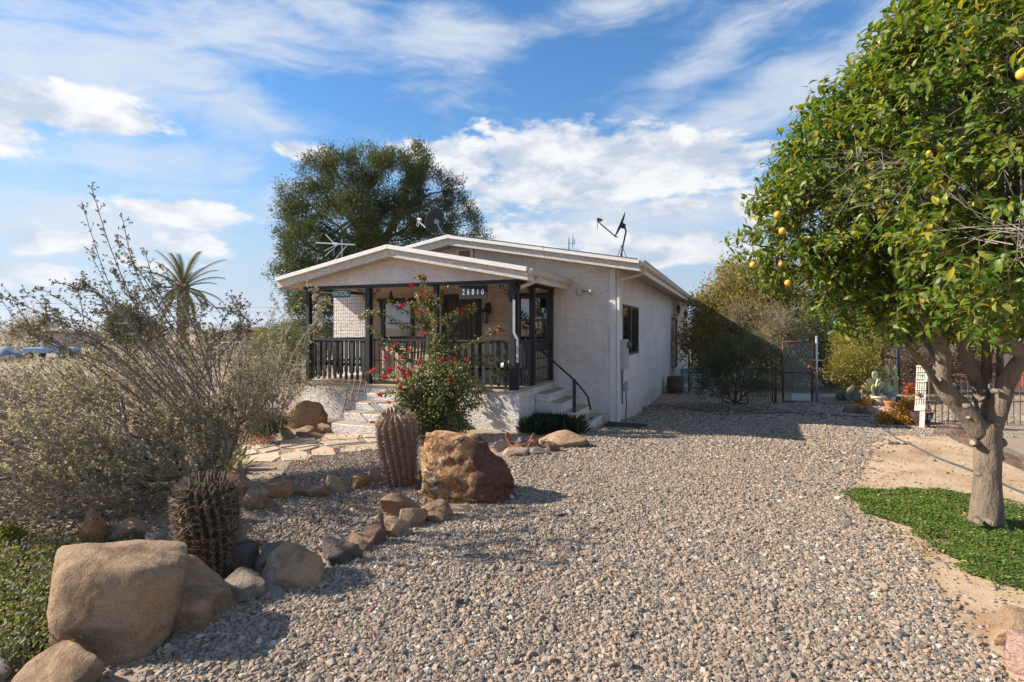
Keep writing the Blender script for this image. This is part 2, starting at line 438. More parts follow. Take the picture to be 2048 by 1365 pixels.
def build_ground():
    def axis(lo, hi, step, far):
        a = list(np.arange(lo, hi + 1e-6, step))
        out = []; d = step; x = hi
        while x < far: d *= 1.22; x += d; out.append(x)
        inn = []; d = step; x = lo
        while x > -far: d *= 1.22; x -= d; inn.append(x)
        return np.array(inn[::-1] + a + out)
    xs = axis(-6.5, 8.5, .065, 9000); ys = axis(2.2, 19, .065, 9000)
    X, Y = np.meshgrid(xs, ys); P = np.stack([X.ravel(), Y.ravel()], 1)
    Z = tz(P[:, 0], P[:, 1])
    near = (np.abs(P[:, 0]) < 12) & (P[:, 1] > 0) & (P[:, 1] < 22)
    Z = Z + np.where(near, .004 * np.sin(P[:, 0] * 23 + 3 * np.sin(P[:, 1] * 11)) * np.sin(P[:, 1] * 21), 0)
    Q = wob(P)
    zone = np.zeros((len(P), 4), np.float32); zone[:, 3] = 1
    zone[:, 0] = inside(Q, DRIVE) | inside(Q, FAR_GRAVEL)
    zone[:, 1] = inside(Q, BED)
    zone[:, 2] = (inside(Q, DIRT)) & (zone[:, 0] < .5)
    nx, ny = len(xs), len(ys)
    i = np.arange(nx - 1)[None, :] + nx * np.arange(ny - 1)[:, None]
    quads = np.stack([i, i + 1, i + nx + 1, i + nx], -1).reshape(-1, 4)
    V = np.stack([P[:, 0], P[:, 1], Z], 1)
    m = bpy.data.materials.new('ground_soil_and_gravel'); m.use_nodes = True
    t = NT(m.node_tree); p = t.n['Principled BSDF']
    pos = coords_obj(t)
    at_ = t.new('ShaderNodeAttribute', attribute_name='zone')
    sp = t.new('ShaderNodeSeparateColor'); t.l.new(at_.outputs['Color'], sp.inputs[0])
    nz = t.noise(pos, 3.0, 6, .65); fine = t.noise(pos, 70, 5, .7); mid = t.noise(pos, 14, 5, .65)
    soil = t.mix(nz, (.30, .22, .15), (.42, .33, .25))
    soil = t.mix(t.ramp(mid, [(.4, 0.0), (.62, .6)]), soil, (.22, .17, .12))
    dirt = t.mix(nz, (.46, .315, .195), (.56, .425, .295))
    dirt = t.mix(t.ramp(t.noise(pos, 1.1, 4, .6), [(.48, 0.0), (.66, .7)]), dirt, (.30, .155, .075))
    dirt = t.mix(t.ramp(fine, [(.55, 0.0), (.75, .6)]), dirt, (.25, .17, .10))
    vor = t.new('ShaderNodeTexVoronoi'); vor.inputs['Scale'].default_value = 38; t.l.new(pos, vor.inputs['Vector'])
    sv = t.new('ShaderNodeSeparateColor'); t.l.new(vor.outputs['Color'], sv.inputs[0])
    grav = t.ramp(sv.outputs[0], [(0, (.12, .115, .11)), (.25, (.22, .19, .16)), (.5, (.32, .245, .18)), (.75, (.38, .28, .20)), (1, (.44, .36, .28))])
    vor2 = t.new('ShaderNodeTexVoronoi'); vor2.inputs['Scale'].default_value = 90; t.l.new(pos, vor2.inputs['Vector'])
    sv2 = t.new('ShaderNodeSeparateColor'); t.l.new(vor2.outputs['Color'], sv2.inputs[0])
    bed = t.ramp(sv2.outputs[0], [(0, (.12, .10, .09)), (.35, (.24, .19, .15)), (.7, (.33, .26, .20)), (1, (.44, .36, .29))])
    c = t.mix(sp.outputs[2], soil, dirt)
    c = t.mix(sp.outputs[0], c, grav)
    c = t.mix(sp.outputs[1], c, bed)
    t.l.new(c, p.inputs['Base Color']); p.inputs['Roughness'].default_value = .95; p.inputs['Specular IOR Level'].default_value = .2
    h = t.m('ADD', t.m('MULTIPLY', fine, .5), t.m('MULTIPLY', mid, .9))
    h = t.m('SUBTRACT', h, t.m('MULTIPLY', t.m('MULTIPLY', vor.outputs['Distance'], 1.2), sp.outputs[0]))
    h = t.m('SUBTRACT', h, t.m('MULTIPLY', vor2.outputs['Distance'], sp.outputs[1]))
    b = t.new('ShaderNodeBump'); b.inputs['Strength'].default_value = .7; b.inputs['Distance'].default_value = .02
    t.l.new(h, b.inputs['Height']); t.l.new(b.outputs[0], p.inputs['Normal'])
    o = mesh_np('ground', V, quads.ravel(), np.full(len(quads), 4), m, None, smooth=True)
    a = o.data.color_attributes.new('zone', 'FLOAT_COLOR', 'POINT')
    a.data.foreach_set('color', zone.ravel())
    tag(o, 'tan desert soil and drive running to the horizon', 'ground', kind='structure')
build_ground()

# distant ridge on the horizon, built as land with depth
def hills():
    V = []; L = []; nx = 160
    rows = [(6200, 0.0), (6700, .55), (7400, 1.0), (8200, .35), (8600, 0.0)]
    for (yy, k) in rows:
        for i in range(nx):
            x = -9500 + 14500 * i / (nx - 1)
            h = 62 + 34 * math.sin(x * .0011 + 1) + 22 * math.sin(x * .0031 + .4) + 14 * math.sin(x * .0083) + 7 * math.sin(x * .021)
            h *= 1.0 - .6 * max(0, min(1, (x - 500) / 3500))
            V.append((x, yy + 60 * math.sin(x * .004), -2 + k * h * (1 + .1 * math.sin(x * .017 + yy))))
    for r in range(len(rows) - 1):
        for i in range(nx - 1):
            L += [r*nx+i, r*nx+i+1, (r+1)*nx+i+1, (r+1)*nx+i]
    o = mesh_np('hills', V, L, [4] * (len(L) // 4), mat('desert_hill_rock', (.12, .10, .08), (.19, .15, .12), .01, .95), None, smooth=True)
    tag(o, 'low bluish ridge of hills along the far horizon', 'hills', kind='structure')
hills()

# ------------------------------------------------------------------ gravel stones
def stone_nodes(nm, mt, variants=6, flat=.62):
    g = bpy.data.node_groups.new(nm, 'GeometryNodeTree')
    g.interface.new_socket('Geometry', in_out='INPUT', socket_type='NodeSocketGeometry')
    g.interface.new_socket('Geometry', in_out='OUTPUT', socket_type='NodeSocketGeometry')
    N = g.nodes; L = g.links
    gi = N.new('NodeGroupInput'); go = N.new('NodeGroupOutput')
    join = N.new('GeometryNodeGeometryToInstance')
    for k in range(variants):
        ico = N.new('GeometryNodeMeshIcoSphere'); ico.inputs['Radius'].default_value = .5; ico.inputs['Subdivisions'].default_value = 2
        nz = N.new('ShaderNodeTexNoise'); nz.noise_dimensions = '4D'; nz.inputs['W'].default_value = 3.7 * k + 1; nz.inputs['Scale'].default_value = 1.7; nz.inputs['Detail'].default_value = 1
        posn = N.new('GeometryNodeInputPosition'); L.new(posn.outputs[0], nz.inputs['Vector'])
        sub = N.new('ShaderNodeVectorMath'); sub.operation = 'SUBTRACT'; L.new(nz.outputs['Color'], sub.inputs[0]); sub.inputs[1].default_value = (.5, .5, .5)
        mul = N.new('ShaderNodeVectorMath'); mul.operation = 'SCALE'; L.new(sub.outputs[0], mul.inputs[0]); mul.inputs['Scale'].default_value = 1.0
        sp = N.new('GeometryNodeSetPosition'); L.new(ico.outputs['Mesh'], sp.inputs['Geometry']); L.new(mul.outputs[0], sp.inputs['Offset'])
        tr = N.new('GeometryNodeTransform'); L.new(sp.outputs[0], tr.inputs['Geometry'])
        tr.inputs['Scale'].default_value = (1.0, .62 + .07 * k, flat * (.75 + .1 * (k % 3)))
        sm = N.new('GeometryNodeSetMaterial'); sm.inputs['Material'].default_value = mt; L.new(tr.outputs[0], sm.inputs['Geometry'])
        L.new(sm.outputs[0], join.inputs[0])
    iop = N.new('GeometryNodeInstanceOnPoints'); L.new(gi.outputs[0], iop.inputs['Points']); L.new(join.outputs[0], iop.inputs['Instance'])
    iop.inputs['Pick Instance'].default_value = True
    rv = N.new('FunctionNodeRandomValue'); rv.data_type = 'INT'
    for s_ in rv.inputs:
        if s_.type == 'INT' and s_.name == 'Max': s_.default_value = variants - 1
    outi = [o_ for o_ in rv.outputs if o_.type == 'INT'][0]
    L.new(outi, iop.inputs['Instance Index'])
    def attr(name, typ):
        a = N.new('GeometryNodeInputNamedAttribute'); a.data_type = typ; a.inputs['Name'].default_value = name
        return [o_ for o_ in a.outputs if o_.enabled and o_.name == 'Attribute'][0]
    L.new(attr('rot', 'FLOAT_VECTOR'), iop.inputs['Rotation']); L.new(attr('scl', 'FLOAT'), iop.inputs['Scale'])
    L.new(iop.outputs[0], go.inputs[0])
    return g
def stone_mat(nm, stops, bump=.2):
    m = bpy.data.materials.new(nm); m.use_nodes = True
    t = NT(m.node_tree); p = t.n['Principled BSDF']
    oi = t.new('ShaderNodeObjectInfo')
    c = t.ramp(oi.outputs['Random'], stops)
    pos = coords_obj(t)
    c = t.mix(t.ramp(t.noise(pos, .8, 4, .6), [(.42, 0.0), (.68, .36)]), c, (.29, .225, .165))
    c = t.mix(t.ramp(t.noise(pos, 160, 3, .6), [(.4, 0.0), (.7, .4)]), c, t.mix(1.0, c, (.55, .52, .5), 'MULTIPLY'))
    t.l.new(c, p.inputs['Base Color']); p.inputs['Roughness'].default_value = .8; p.inputs['Specular IOR Level'].default_value = .3
    return m
def scatter_stones(name, pts, size, mt, label, group_nodes, tilt=.42):
    n = len(pts)
    me = bpy.data.meshes.new(name)
    me.vertices.add(n); me.vertices.foreach_set('co', np.asarray(pts, np.float32).ravel())
    a = me.attributes.new('rot', 'FLOAT_VECTOR', 'POINT')
    rot = np.stack([RNG.normal(0, tilt, n), RNG.normal(0, tilt, n), RNG.uniform(0, 6.283, n)], 1).astype(np.float32)
    a.data.foreach_set('vector', rot.ravel())
    b = me.attributes.new('scl', 'FLOAT', 'POINT'); b.data.foreach_set('value', np.asarray(size, np.float32))
    o = link(name, me, mt)
    md = o.modifiers.new('stones', 'NODES'); md.node_group = group_nodes
    return tag(o, label, 'gravel', kind='stuff')
def jitter_points(x0, x1, y0, y1, s):
    xs = np.arange(x0, x1, s); ys = np.arange(y0, y1, s * .9)
    X, Y = np.meshgrid(xs, ys); X = X + (np.arange(len(ys)) % 2)[:, None] * s * .5
    P = np.stack([X.ravel(), Y.ravel()], 1)
    return P + RNG.uniform(-.42, .42, P.shape) * s
def in_view(P, margin=.12):
    u = P[:, 0] / np.maximum(P[:, 1], .1) * F
    return (u > -1024 - margin * 1100) & (u < 1024 + margin * 1100)
HOUSE_O = Vector((2.305, 12.13, 0)); HOUSE_RZ = -math.atan(.375 / .927)
HU = np.array([math.cos(HOUSE_RZ), math.sin(HOUSE_RZ)]); HV = np.array([-math.sin(HOUSE_RZ), math.cos(HOUSE_RZ)])
def house_ab(P):
    d = P - np.array([HOUSE_O.x, HOUSE_O.y]); return d @ HU, d @ HV
def in_house(P):
    a, b = house_ab(P)
    return ((a < 0) & (b > 0) & (a > -8)) | ((a < -1.43) & (a > -6.7) & (b > -2.36) & (b < .2)) | ((a < -3.2) & (a > -4.64) & (b > -3.8) & (b < -2)) | ((a < -.25) & (a > -1.5) & (b > -1.35) & (b < .1))
DRIVE_STOPS = [(0, (.075, .075, .075)), (.15, (.15, .14, .13)), (.30, (.275, .23, .18)), (.45, (.385, .29, .205)), (.57, (.215, .175, .14)), (.70, (.415, .31, .22)), (.82, (.315, .20, .135)), (.94, (.44, .355, .275)), (1.0, (.54, .49, .43))]
BED_STOPS = [(0, (.10, .085, .075)), (.3, (.22, .17, .13)), (.55, (.34, .26, .20)), (.8, (.27, .19, .14)), (1, (.46, .38, .31))]
def gravel():
    mt = stone_mat('drive_gravel_stone', DRIVE_STOPS)
    gn = stone_nodes('drive_gravel_nodes', mt)
    P1 = jitter_points(-3.2, 5.4, 2.6, 8.2, .0178); P2 = jitter_points(-2.5, 9.5, 8.2, 12.5, .0245); P3 = jitter_points(2, 14, 12.5, 17.5, .040)
    out = []; sz = []
    for P, s in ((P1, .0265), (P2, .0320), (P3, .045)):
        Q = wob(P)
        k = (inside(Q, DRIVE) | inside(Q, FAR_GRAVEL)) & in_view(P) & ~in_house(P)
        P = P[k]; q = RNG.lognormal(0, .33, len(P)) * s
        sparse = .5 + .5 * np.sin(P[:, 0] * 1.9 + 1.3 * np.sin(P[:, 1] * .9)) * np.sin(P[:, 1] * .55 + P[:, 0] * .8 + 2)
        k2 = RNG.random(len(P)) > .30 * np.clip((sparse - .62) * 3, 0, 1); P, q = P[k2], q[k2]
        z = tz(P[:, 0], P[:, 1]) + q * RNG.uniform(.02, .17, len(P))
        out.append(np.stack([P[:, 0], P[:, 1], z], 1)); sz.append(q)
    # strays lying on the bare dirt beside the drive
    P = np.stack([RNG.uniform(1.5, 6.5, 60000), RNG.uniform(2.8, 9.5, 60000)], 1)
    big = P + RNG.normal(0, .22, P.shape)
    k = inside(wob(big), DRIVE) & ~inside(wob(P), DRIVE) & in_view(P) & (RNG.random(len(P)) < .35)
    P = P[k]; q = RNG.lognormal(-.1, .35, len(P)) * .032
    out.append(np.stack([P[:, 0], P[:, 1], tz(P[:, 0], P[:, 1]) + q * .12], 1)); sz.append(q)
    scatter_stones('drive_gravel', np.concatenate(out), np.concatenate(sz), mt, 'mixed grey and tan river gravel covering the driveway', gn)
    mb = stone_mat('bed_gravel_stone', BED_STOPS)
    gb = stone_nodes('bed_gravel_nodes', mb)
    P = jitter_points(-7.5, .2, 3.0, 10.2, .026)
    Q = wob(P)
    dens = inside(Q, BED)
    loose = (RNG.random(len(P)) < .35) & (P[:, 0] < -.9) & ~inside(Q, SOILPATH)
    thin = (RNG.random(len(P)) < .04)
    k = (dens | loose | thin) & in_view(P) & ~in_house(P) & ~inside(Q, DRIVE)
    P = P[k]; q = RNG.lognormal(0, .3, len(P)) * .027
    scatter_stones('bed_gravel', np.stack([P[:, 0], P[:, 1], tz(P[:, 0], P[:, 1]) + q * .1], 1), q, mb, 'small brown gravel in the cactus bed inside the rock edging', gb)
    # grit on the dirt yard
    P = np.stack([RNG.uniform(2.5, 8.5, 9000), RNG.uniform(3.4, 12, 9000)], 1)
    k = inside(wob(P), DIRT) & ~inside(P, DRIVE) & in_view(P)
    P = P[k]; q = RNG.lognormal(0, .5, len(P)) * .012
    scatter_stones('yard_grit', np.stack([P[:, 0], P[:, 1], tz(P[:, 0], P[:, 1]) + q * .1], 1), q, mb, 'loose grit and twigs on the orange dirt yard', gb)
gravel()

# ------------------------------------------------------------------ the house (local frame: a to the right along the front, b back, z up)
def wall_sheet(mb, fixed, lo, hi, z0, z1, holes, axis, depth):
    """flat wall face with openings and their reveals. axis 'a': wall runs along a at b=fixed; 'b': runs along b at a=fixed. depth: signed reveal depth"""
    us = sorted({lo, hi} | {h[0] for h in holes} | {h[1] for h in holes}); zs = sorted({z0, z1} | {h[2] for h in holes} | {h[3] for h in holes})
    P = (lambda u, z, d=0.0: (u, fixed + d, z)) if axis == 'a' else (lambda u, z, d=0.0: (fixed + d, u, z))
    for i in range(len(us) - 1):
        for j in range(len(zs) - 1):
            uc, zc = (us[i] + us[i+1]) / 2, (zs[j] + zs[j+1]) / 2
            if any(h[0] < uc < h[1] and h[2] < zc < h[3] for h in holes): continue
            mb.add([P(us[i], zs[j]), P(us[i+1], zs[j]), P(us[i+1], zs[j+1]), P(us[i], zs[j+1])], [(0, 1, 2, 3)])
    for (u0, u1, a0, a1) in holes:
        q = [(u0, a0), (u1, a0), (u1, a1), (u0, a1)]
        for k in range(4):
            (ua, za), (ub, zb) = q[k], q[(k + 1) % 4]
            mb.add([P(ua, za), P(ub, zb), P(ub, zb, depth), P(ua, za, depth)], [(0, 1, 2, 3)])

PEAK_A, PEAK_Z, SL = -3.95, 4.235, .178
def roof_z(a): return PEAK_Z - SL * abs(a - PEAK_A)
PP_A, PP_Z, PSL = -4.13, 3.695, .192
def proof_z(a): return PP_Z - PSL * abs(a - PP_A)
RIGHT, LEFT, DEEP = 0.0, -7.8, 21.7
PA0, PA1, PB, FL = -6.67, -1.435, -2.36, .80          # porch left, right, front, floor height

def build_house():
    H = thing('house', 'single storey white stucco house with gabled front porch', 'house', (HOUSE_O.x, HOUSE_O.y, 0), HOUSE_RZ)
    # --- walls
    win_f = (-6.20, -5.27, 1.55, 2.70); door_f = (-4.30, -3.38, .82, 2.74); win_r = (-2.34, -1.56, 1.62, 2.76)
    mb = MB()
    wall_sheet(mb, 0.0, -7.8, 0.0, -.6, 3.2, [win_f, door_f, win_r], 'a', .12)
    ga = [(-7.8, 3.2), (0, 3.2), (0, roof_z(0) - .19), (PEAK_A, PEAK_Z - .19), (-7.8, roof_z(-7.8) - .19)]
    mb.add([(u, 0, z) for u, z in ga], [tuple(range(5))])
    mb.add([(LEFT, 0, -.6), (LEFT, 0, roof_z(-7.8) - .19), (LEFT, DEEP, roof_z(-7.8) - .19), (LEFT, DEEP, -.6)], [(0, 1, 2, 3)])
    mb.add([(LEFT, DEEP, -.6), (LEFT, DEEP, 3.35), (PEAK_A, DEEP, 4.0), (0, DEEP, 3.35), (0, DEEP, -.6)], [(0, 1, 2, 3, 4)])
    front = mb.build('front_wall', M_STUCCO, H)
    # thin skim on the porch back wall, reflected light painted in as tan
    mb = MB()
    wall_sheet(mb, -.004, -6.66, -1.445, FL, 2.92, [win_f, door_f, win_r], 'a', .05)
    mb.build('porch_back_wall', M_STUCCO_BOUNCE, H)
    win_s = (.83, 3.19, 1.32, 2.58); door_s = (12.1, 14.3, .22, 2.42); win_b = (17.3, 20.2, 1.0, 2.42)
    mb = MB()
    wall_sheet(mb, 0.0, 0.0, DEEP, -.75, roof_z(0) - .19, [win_s, door_s, win_b], 'b', -.12)
    mb.build('side_wall', M_STUCCO, H)
    MB().span(LEFT + .3, -.25, .25, DEEP - .3, -.5, 3.0).build('room_lining', mat('dark_interior', (.03, .028, .026), rough=.95), H)
    # trim on the side wall
    MB().span(.003, .035, 10.25, 10.55, -.55, 3.32).build('trim_board', M_TRIM, H, bevel=.006)
    MB().span(.003, .03, .10, .22, -.30, 3.33).build('trim_board', M_TRIM, H, bevel=.006)
    MB().span(-.12, -.003, -.03, -.003, -.25, 3.33).build('trim_board', M_TRIM, H, bevel=.006)
    MB().tube([(.006, .85, .72), (.006, 5.0, .70), (.006, 9.6, .66)], .014, 5).build('pipe', M_GUTTER, H)
    # --- windows
    def window(u0, u1, z0, z1, axis, fixed, sgn, split, fm, fw=.06, casing=None, name='window'):
        P = (lambda u, d, z: (u, fixed + sgn * d, z)) if axis == 'a' else (lambda u, d, z: (fixed + sgn * d, u, z))
        def bar(m, a0, a1, d0, d1, b0, b1):
            p, q = P(a0, d0, b0), P(a1, d1, b1)
            m.span(min(p[0], q[0]), max(p[0], q[0]), min(p[1], q[1]), max(p[1], q[1]), min(p[2], q[2]), max(p[2], q[2]))
        m = MB(); g = .004
        bar(m, u0 + g, u1 - g, -.05, .015, z1 - fw, z1 - g); bar(m, u0 + g, u1 - g, -.05, .015, z0 + g, z0 + fw)
        bar(m, u0 + g, u0 + fw, -.05, .012, z0 + fw, z1 - fw); bar(m, u1 - fw, u1 - g, -.05, .012, z0 + fw, z1 - fw)
        if split == 'v': c = (u0 + u1) / 2; bar(m, c - .05, c + .05, -.045, .009, z0 + fw, z1 - fw)
        if split == 'h': c = (z0 + z1) / 2; bar(m, u0 + fw, u1 - fw, -.045, .009, c - .022, c + .022)
        W = m.build(name, fm, H)
        def pane(a0, a1, b0, b1):
            mm = MB(); bar(mm, a0, a1, -.035, -.028, b0, b1); mm.build('pane', M_GLASS, W)
        if split == 'v': pane(u0 + fw, c - .05, z0 + fw, z1 - fw); pane(c + .05, u1 - fw, z0 + fw, z1 - fw)
        elif split == 'h': pane(u0 + fw, u1 - fw, z0 + fw, c - .022); pane(u0 + fw, u1 - fw, c + .022, z1 - fw)
        else: pane(u0 + fw, u1 - fw, z0 + fw, z1 - fw)
        if casing:
            k = casing
            for (a0, a1, b0, b1, d) in ((u0 - k, u0 + .002, z0 - .02, z1, .035), (u1 - .002, u1 + k, z0 - .02, z1, .035), (u0 - k - .06, u1 + k + .06, z1, z1 + k, .05)):
                mm = MB(); bar(mm, a0, a1, .006, d, b0, b1); mm.build('casing', M_BLACK, W, bevel=.006)
        return W
    window(*win_f, 'a', 0, -1, 'h', M_BRONZE, casing=.085)
    window(*win_r, 'a', 0, -1, 'h', M_BRONZE, casing=.07)
    window(*win_s, 'b', 0, 1, 'v', M_BRONZE, fw=.05)
    window(*win_b, 'b', 0, 1, 'v', M_BRONZE, fw=.05)
    # --- porch door: security door of vertical bars over dark panels
    u0, u1, z0, z1 = door_f
    D = MB().span(u0 + .01, u1 - .01, .03, .075, z0 + .01, z1 - .01).build('front_door', M_DOOR, H)
    for k in range(6):
        x = u0 + .06 + k * (u1 - u0 - .12) / 6
        MB().span(x + .006, x + (u1 - u0 - .12) / 6 - .006, .012, .029, z0 + .1, z1 - .08).build('door_board', M_DOOR, D, bevel=.004)
    MB().lathe((u0 + .1, -.02, 1.75), [(.0, -.03), (.028, -.02), (.034, 0), (.028, .02), (0, .03)], 10, False).build('door_knob', M_GALV, D, smooth=True)
    for (a0, a1, b0, b1) in ((u0 - .09, u0 + .002, z0, z1), (u1 - .002, u1 + .09, z0, z1), (u0 - .13, u1 + .13, z1, z1 + .1)):
        MB().span(a0, a1, -.045, -.006, b0, b1).build('door_casing', M_BLACK, D, bevel=.006)
    # --- side door: two leaves
    u0, u1, z0, z1 = door_s
    D = MB().span(-.11, -.085, u0 + .01, u1 - .01, z0 + .01, z1 - .01).build('side_door', M_DOOR, H)
    for k in range(2):
        w = (u1 - u0) / 2; c = u0 + k * w
        MB().span(-.084, -.05, c + .03, c + w - .02, z0 + .03, z1 - .03).build('door_leaf', M_WOODDOOR, D, bevel=.008)
        for zz in (z0 + .2, z0 + 1.15): MB().span(-.049, -.035, c + .2, c + w - .2, zz, zz + .8).build('door_panel', M_WOODDOOR, D, bevel=.012)
    for (a0, a1, b0, b1) in ((u0 - .08, u0 + .002, z0, z1), (u1 - .002, u1 + .08, z0, z1), (u0 - .08, u1 + .08, z1, z1 + .08)):
        MB().span(.004, .03, a0, a1, b0, b1).build('door_casing', M_WOODDOOR, D, bevel=.006)
    # --- gable vent
    V = MB().span(-3.98, -3.50, -.02, -.003, 3.70, 3.97).build('gable_vent', mat('dark_vent_back', (.04, .03, .025), rough=.9), H)
    for (a0, a1, b0, b1) in ((-3.98, -3.90, 3.70, 3.97), (-3.58, -3.50, 3.70, 3.97), (-3.899, -3.581, 3.92, 3.97)): MB().span(a0, a1, -.05, -.021, b0, b1).build('frame', M_TRIM, V, bevel=.004)
    for k in range(5):
        z = 3.71 + k * .043
        MB().hexa([(-3.897, -.046, z), (-3.583, -.046, z), (-3.583, -.040, z), (-3.897, -.040, z)], [(-3.897, -.028, z + .026), (-3.583, -.028, z + .026), (-3.583, -.022, z + .026), (-3.897, -.022, z + .026)]).build('slat', M_SOFFIT, V)
    # --- main roof
    OH = .45; e0, e1 = -8.4, .6
    mb = MB()
    for (a0, a1) in ((e0, PEAK_A), (PEAK_A, e1)):
        q = [(a0, roof_z(a0)), (a1, roof_z(a1))]
        lo = [(q[0][0], -OH, q[0][1] - .05), (q[1][0], -OH, q[1][1] - .05), (q[1][0], DEEP + OH, q[1][1] - .05), (q[0][0], DEEP + OH, q[0][1] - .05)]
        mb.hexa(lo, [(x, y, z + .05) for x, y, z in lo])
    roof = mb.build('roof', M_SHINGLE, H)
    mb = MB()      # soffit boards under the overhang
    for (a0, a1) in ((e0 + .03, PEAK_A), (PEAK_A, e1 - .03)):
        lo = [(a0, -OH + .03, roof_z(a0) - .20), (a1, -OH + .03, roof_z(a1) - .20), (a1, DEEP + OH, roof_z(a1) - .20), (a0, DEEP + OH, roof_z(a0) - .20)]
        mb.hexa(lo, [(x, y, z + .03) for x, y, z in lo])
    mb.build('soffit', M_SOFFIT, roof)
    def rake(a0, a1, zf, b, parent, top=.018, name='fascia'):
        z0, z1 = zf(a0), zf(a1)
        # barge board, then the narrower trim proud of it
        MB().hexa([(a0, b - .03, z0 - .225), (a1, b - .03, z1 - .225), (a1, b, z1 - .225), (a0, b, z0 - .225)],
                  [(a0, b - .03, z0 - .012), (a1, b - .03, z1 - .012), (a1, b, z1 - .012), (a0, b, z0 - .012)]).build('fascia', M_FASCIA, parent, bevel=.004)
        MB().hexa([(a0, b - .10, z0 - .068), (a1, b - .10, z1 - .068), (a1, b - .031, z1 - .068), (a0, b - .031, z0 - .068)],
                  [(a0, b - .10, z0 + top), (a1, b - .10, z1 + top), (a1, b - .031, z1 + top), (a0, b - .031, z0 + top)]).build('rake_trim', M_TRIM, parent, bevel=.004)
    rake(e0, PEAK_A - .002, roof_z, -OH, roof)
    mid = -1.5
    rake(PEAK_A + .002, mid - .003, roof_z, -OH, roof); rake(mid + .003, e1, roof_z, -OH, roof)
    for k in range(46):                                             # edges of the shingle courses standing over the rake
        a = PEAK_A + .1 + k * .098
        if a < e1 - .06: MB().hexa([(a, -OH - .11, roof_z(a) + .02), (a + .09, -OH - .11, roof_z(a + .09) + .019), (a + .09, -OH + .3, roof_z(a + .09) + .019), (a, -OH + .3, roof_z(a) + .02)],
             [(a, -OH - .11, roof_z(a) + .026), (a + .09, -OH - .11, roof_z(a + .09) + .033), (a + .09, -OH + .3, roof_z(a + .09) + .033), (a, -OH + .3, roof_z(a) + .026)]).build('shingle', M_SHINGLE, roof)
    MB().span(e1 - .035, e1, -OH + .002, DEEP + OH, roof_z(e1) - .225, roof_z(e1) - .055).build('eave_board', M_TRIM, roof)
    # --- gutters
    def gutter(ae, b0, b1, zt, parent, nm='gutter'):
        prof = [(0, 0), (.005, -.105), (.065, -.11), (.09, -.075), (.10, -.01), (.118, 0.0), (.118, .010), (.094, .006), (.084, -.07), (.062, -.098), (.011, -.095), (.008, .0)]
        m = MB(); n = len(prof)
        vs = [(ae + u, b0, zt + w) for u, w in prof] + [(ae + u, b1, zt + w) for u, w in prof]
        m.add(vs, [(i, (i + 1) % n, n + (i + 1) % n, n + i) for i in range(n)])
        m.add([(ae + u, b0 + .003, zt + w) for u, w in prof[:6]], [tuple(range(6))]); m.add([(ae + u, b1 - .003, zt + w) for u, w in prof[:6]], [tuple(range(6))])
        return m.build(nm, M_GUTTER, parent)
    g1 = gutter(e1 + .003, -OH - .07, DEEP + OH, roof_z(e1) - .01, roof)
    d1 = MB().tube([(e1 + .06, -.20, 3.32), (e1 + .06, -.18, 3.24), (e1 - .02, -.13, 3.16), (.15, -.03, 3.08), (.075, -.055, 3.02), (.075, -.055, 2.9)], .035, 8).build('downspout', M_GUTTER, H, smooth=True)
    MB().tube([(.075, -.055, 2.95), (.075, -.055, -.12), (.09, -.17, -.17)], .04, 4).build('downspout', M_TRIM, H)
    MB().span(.02, .11, -.24, -.09, -.26, -.15).build('splash_boot', M_RUBBER, H, bevel=.01)
    # --- porch roof
    pe0, pe1, pb = -7.12, -1.085, -2.66
    mb = MB()
    for (a0, a1) in ((pe0, PP_A), (PP_A, pe1)):
        lo = [(a0, pb, proof_z(a0) - .05), (a1, pb, proof_z(a1) - .05), (a1, -.012, proof_z(a1) - .05), (a0, -.012, proof_z(a0) - .05)]
        mb.hexa(lo, [(x, y, z + .05) for x, y, z in lo])
    pr = mb.build('porch_roof', M_SHINGLE, H)
    mb = MB()
    for (a0, a1) in ((pe0 + .03, PP_A), (PP_A, pe1 - .03)):
        lo = [(a0, pb + .03, proof_z(a0) - .20), (a1, pb + .03, proof_z(a1) - .20), (a1, -.012, proof_z(a1) - .20), (a0, -.012, proof_z(a0) - .20)]
        mb.hexa(lo, [(x, y, z + .03) for x, y, z in lo])
    mb.build('soffit', M_SOFFIT, pr)
    rake(pe0, PP_A - .002, proof_z, pb, pr); rake(PP_A + .002, pe1, proof_z, pb, pr)
    MB().span(pe1 - .03, pe1, pb + .002, -.014, proof_z(pe1) - .225, proof_z(pe1) - .055).build('eave_board', M_TRIM, pr)
    gutter(pe1 + .003, pb - .05, -.05, proof_z(pe1) - .01, pr)
    MB().span(pe0, pe0 + .03, pb + .002, -.014, proof_z(pe0) - .225, proof_z(pe0) - .055).build('eave_board', M_TRIM, pr)
    # stucco gable face and upper side strips of the porch
    mb = MB(); zb = 2.945
    poly = [(PA0, zb), (PA1, zb), (PA1, proof_z(PA1) - .185), (PP_A, PP_Z - .185), (PA0, proof_z(PA0) - .185)]
    mb.prism(poly, lambda u, v, t: (u, t, v), PB, PB + .12)
    for a0 in (PA0, PA1 - .12): mb.span(a0 + .001, a0 + .119, PB + .121, -.012, zb, proof_z(a0 + .06) - .19)
    mb.build('porch_gable', M_STUCCO, H)
    C = MB().span(PA0 + .121, PA1 - .121, PB + .121, -.012, 2.95, 2.965).build('porch_ceiling', M_SOFFIT, H)
    for k in range(16):
        b = PB + .14 + k * .138
        MB().span(PA0 + .13, PA1 - .13, b, b + .13, 2.936, 2.949).build('ceiling_board', M_SOFFIT, C, bevel=.003)
    # beam, posts, brackets
    bm = MB().span(PA0, PA1, PB - .01, PB + .10, 2.875, 2.944).build('porch_beam', M_BLACK, H, bevel=.006)
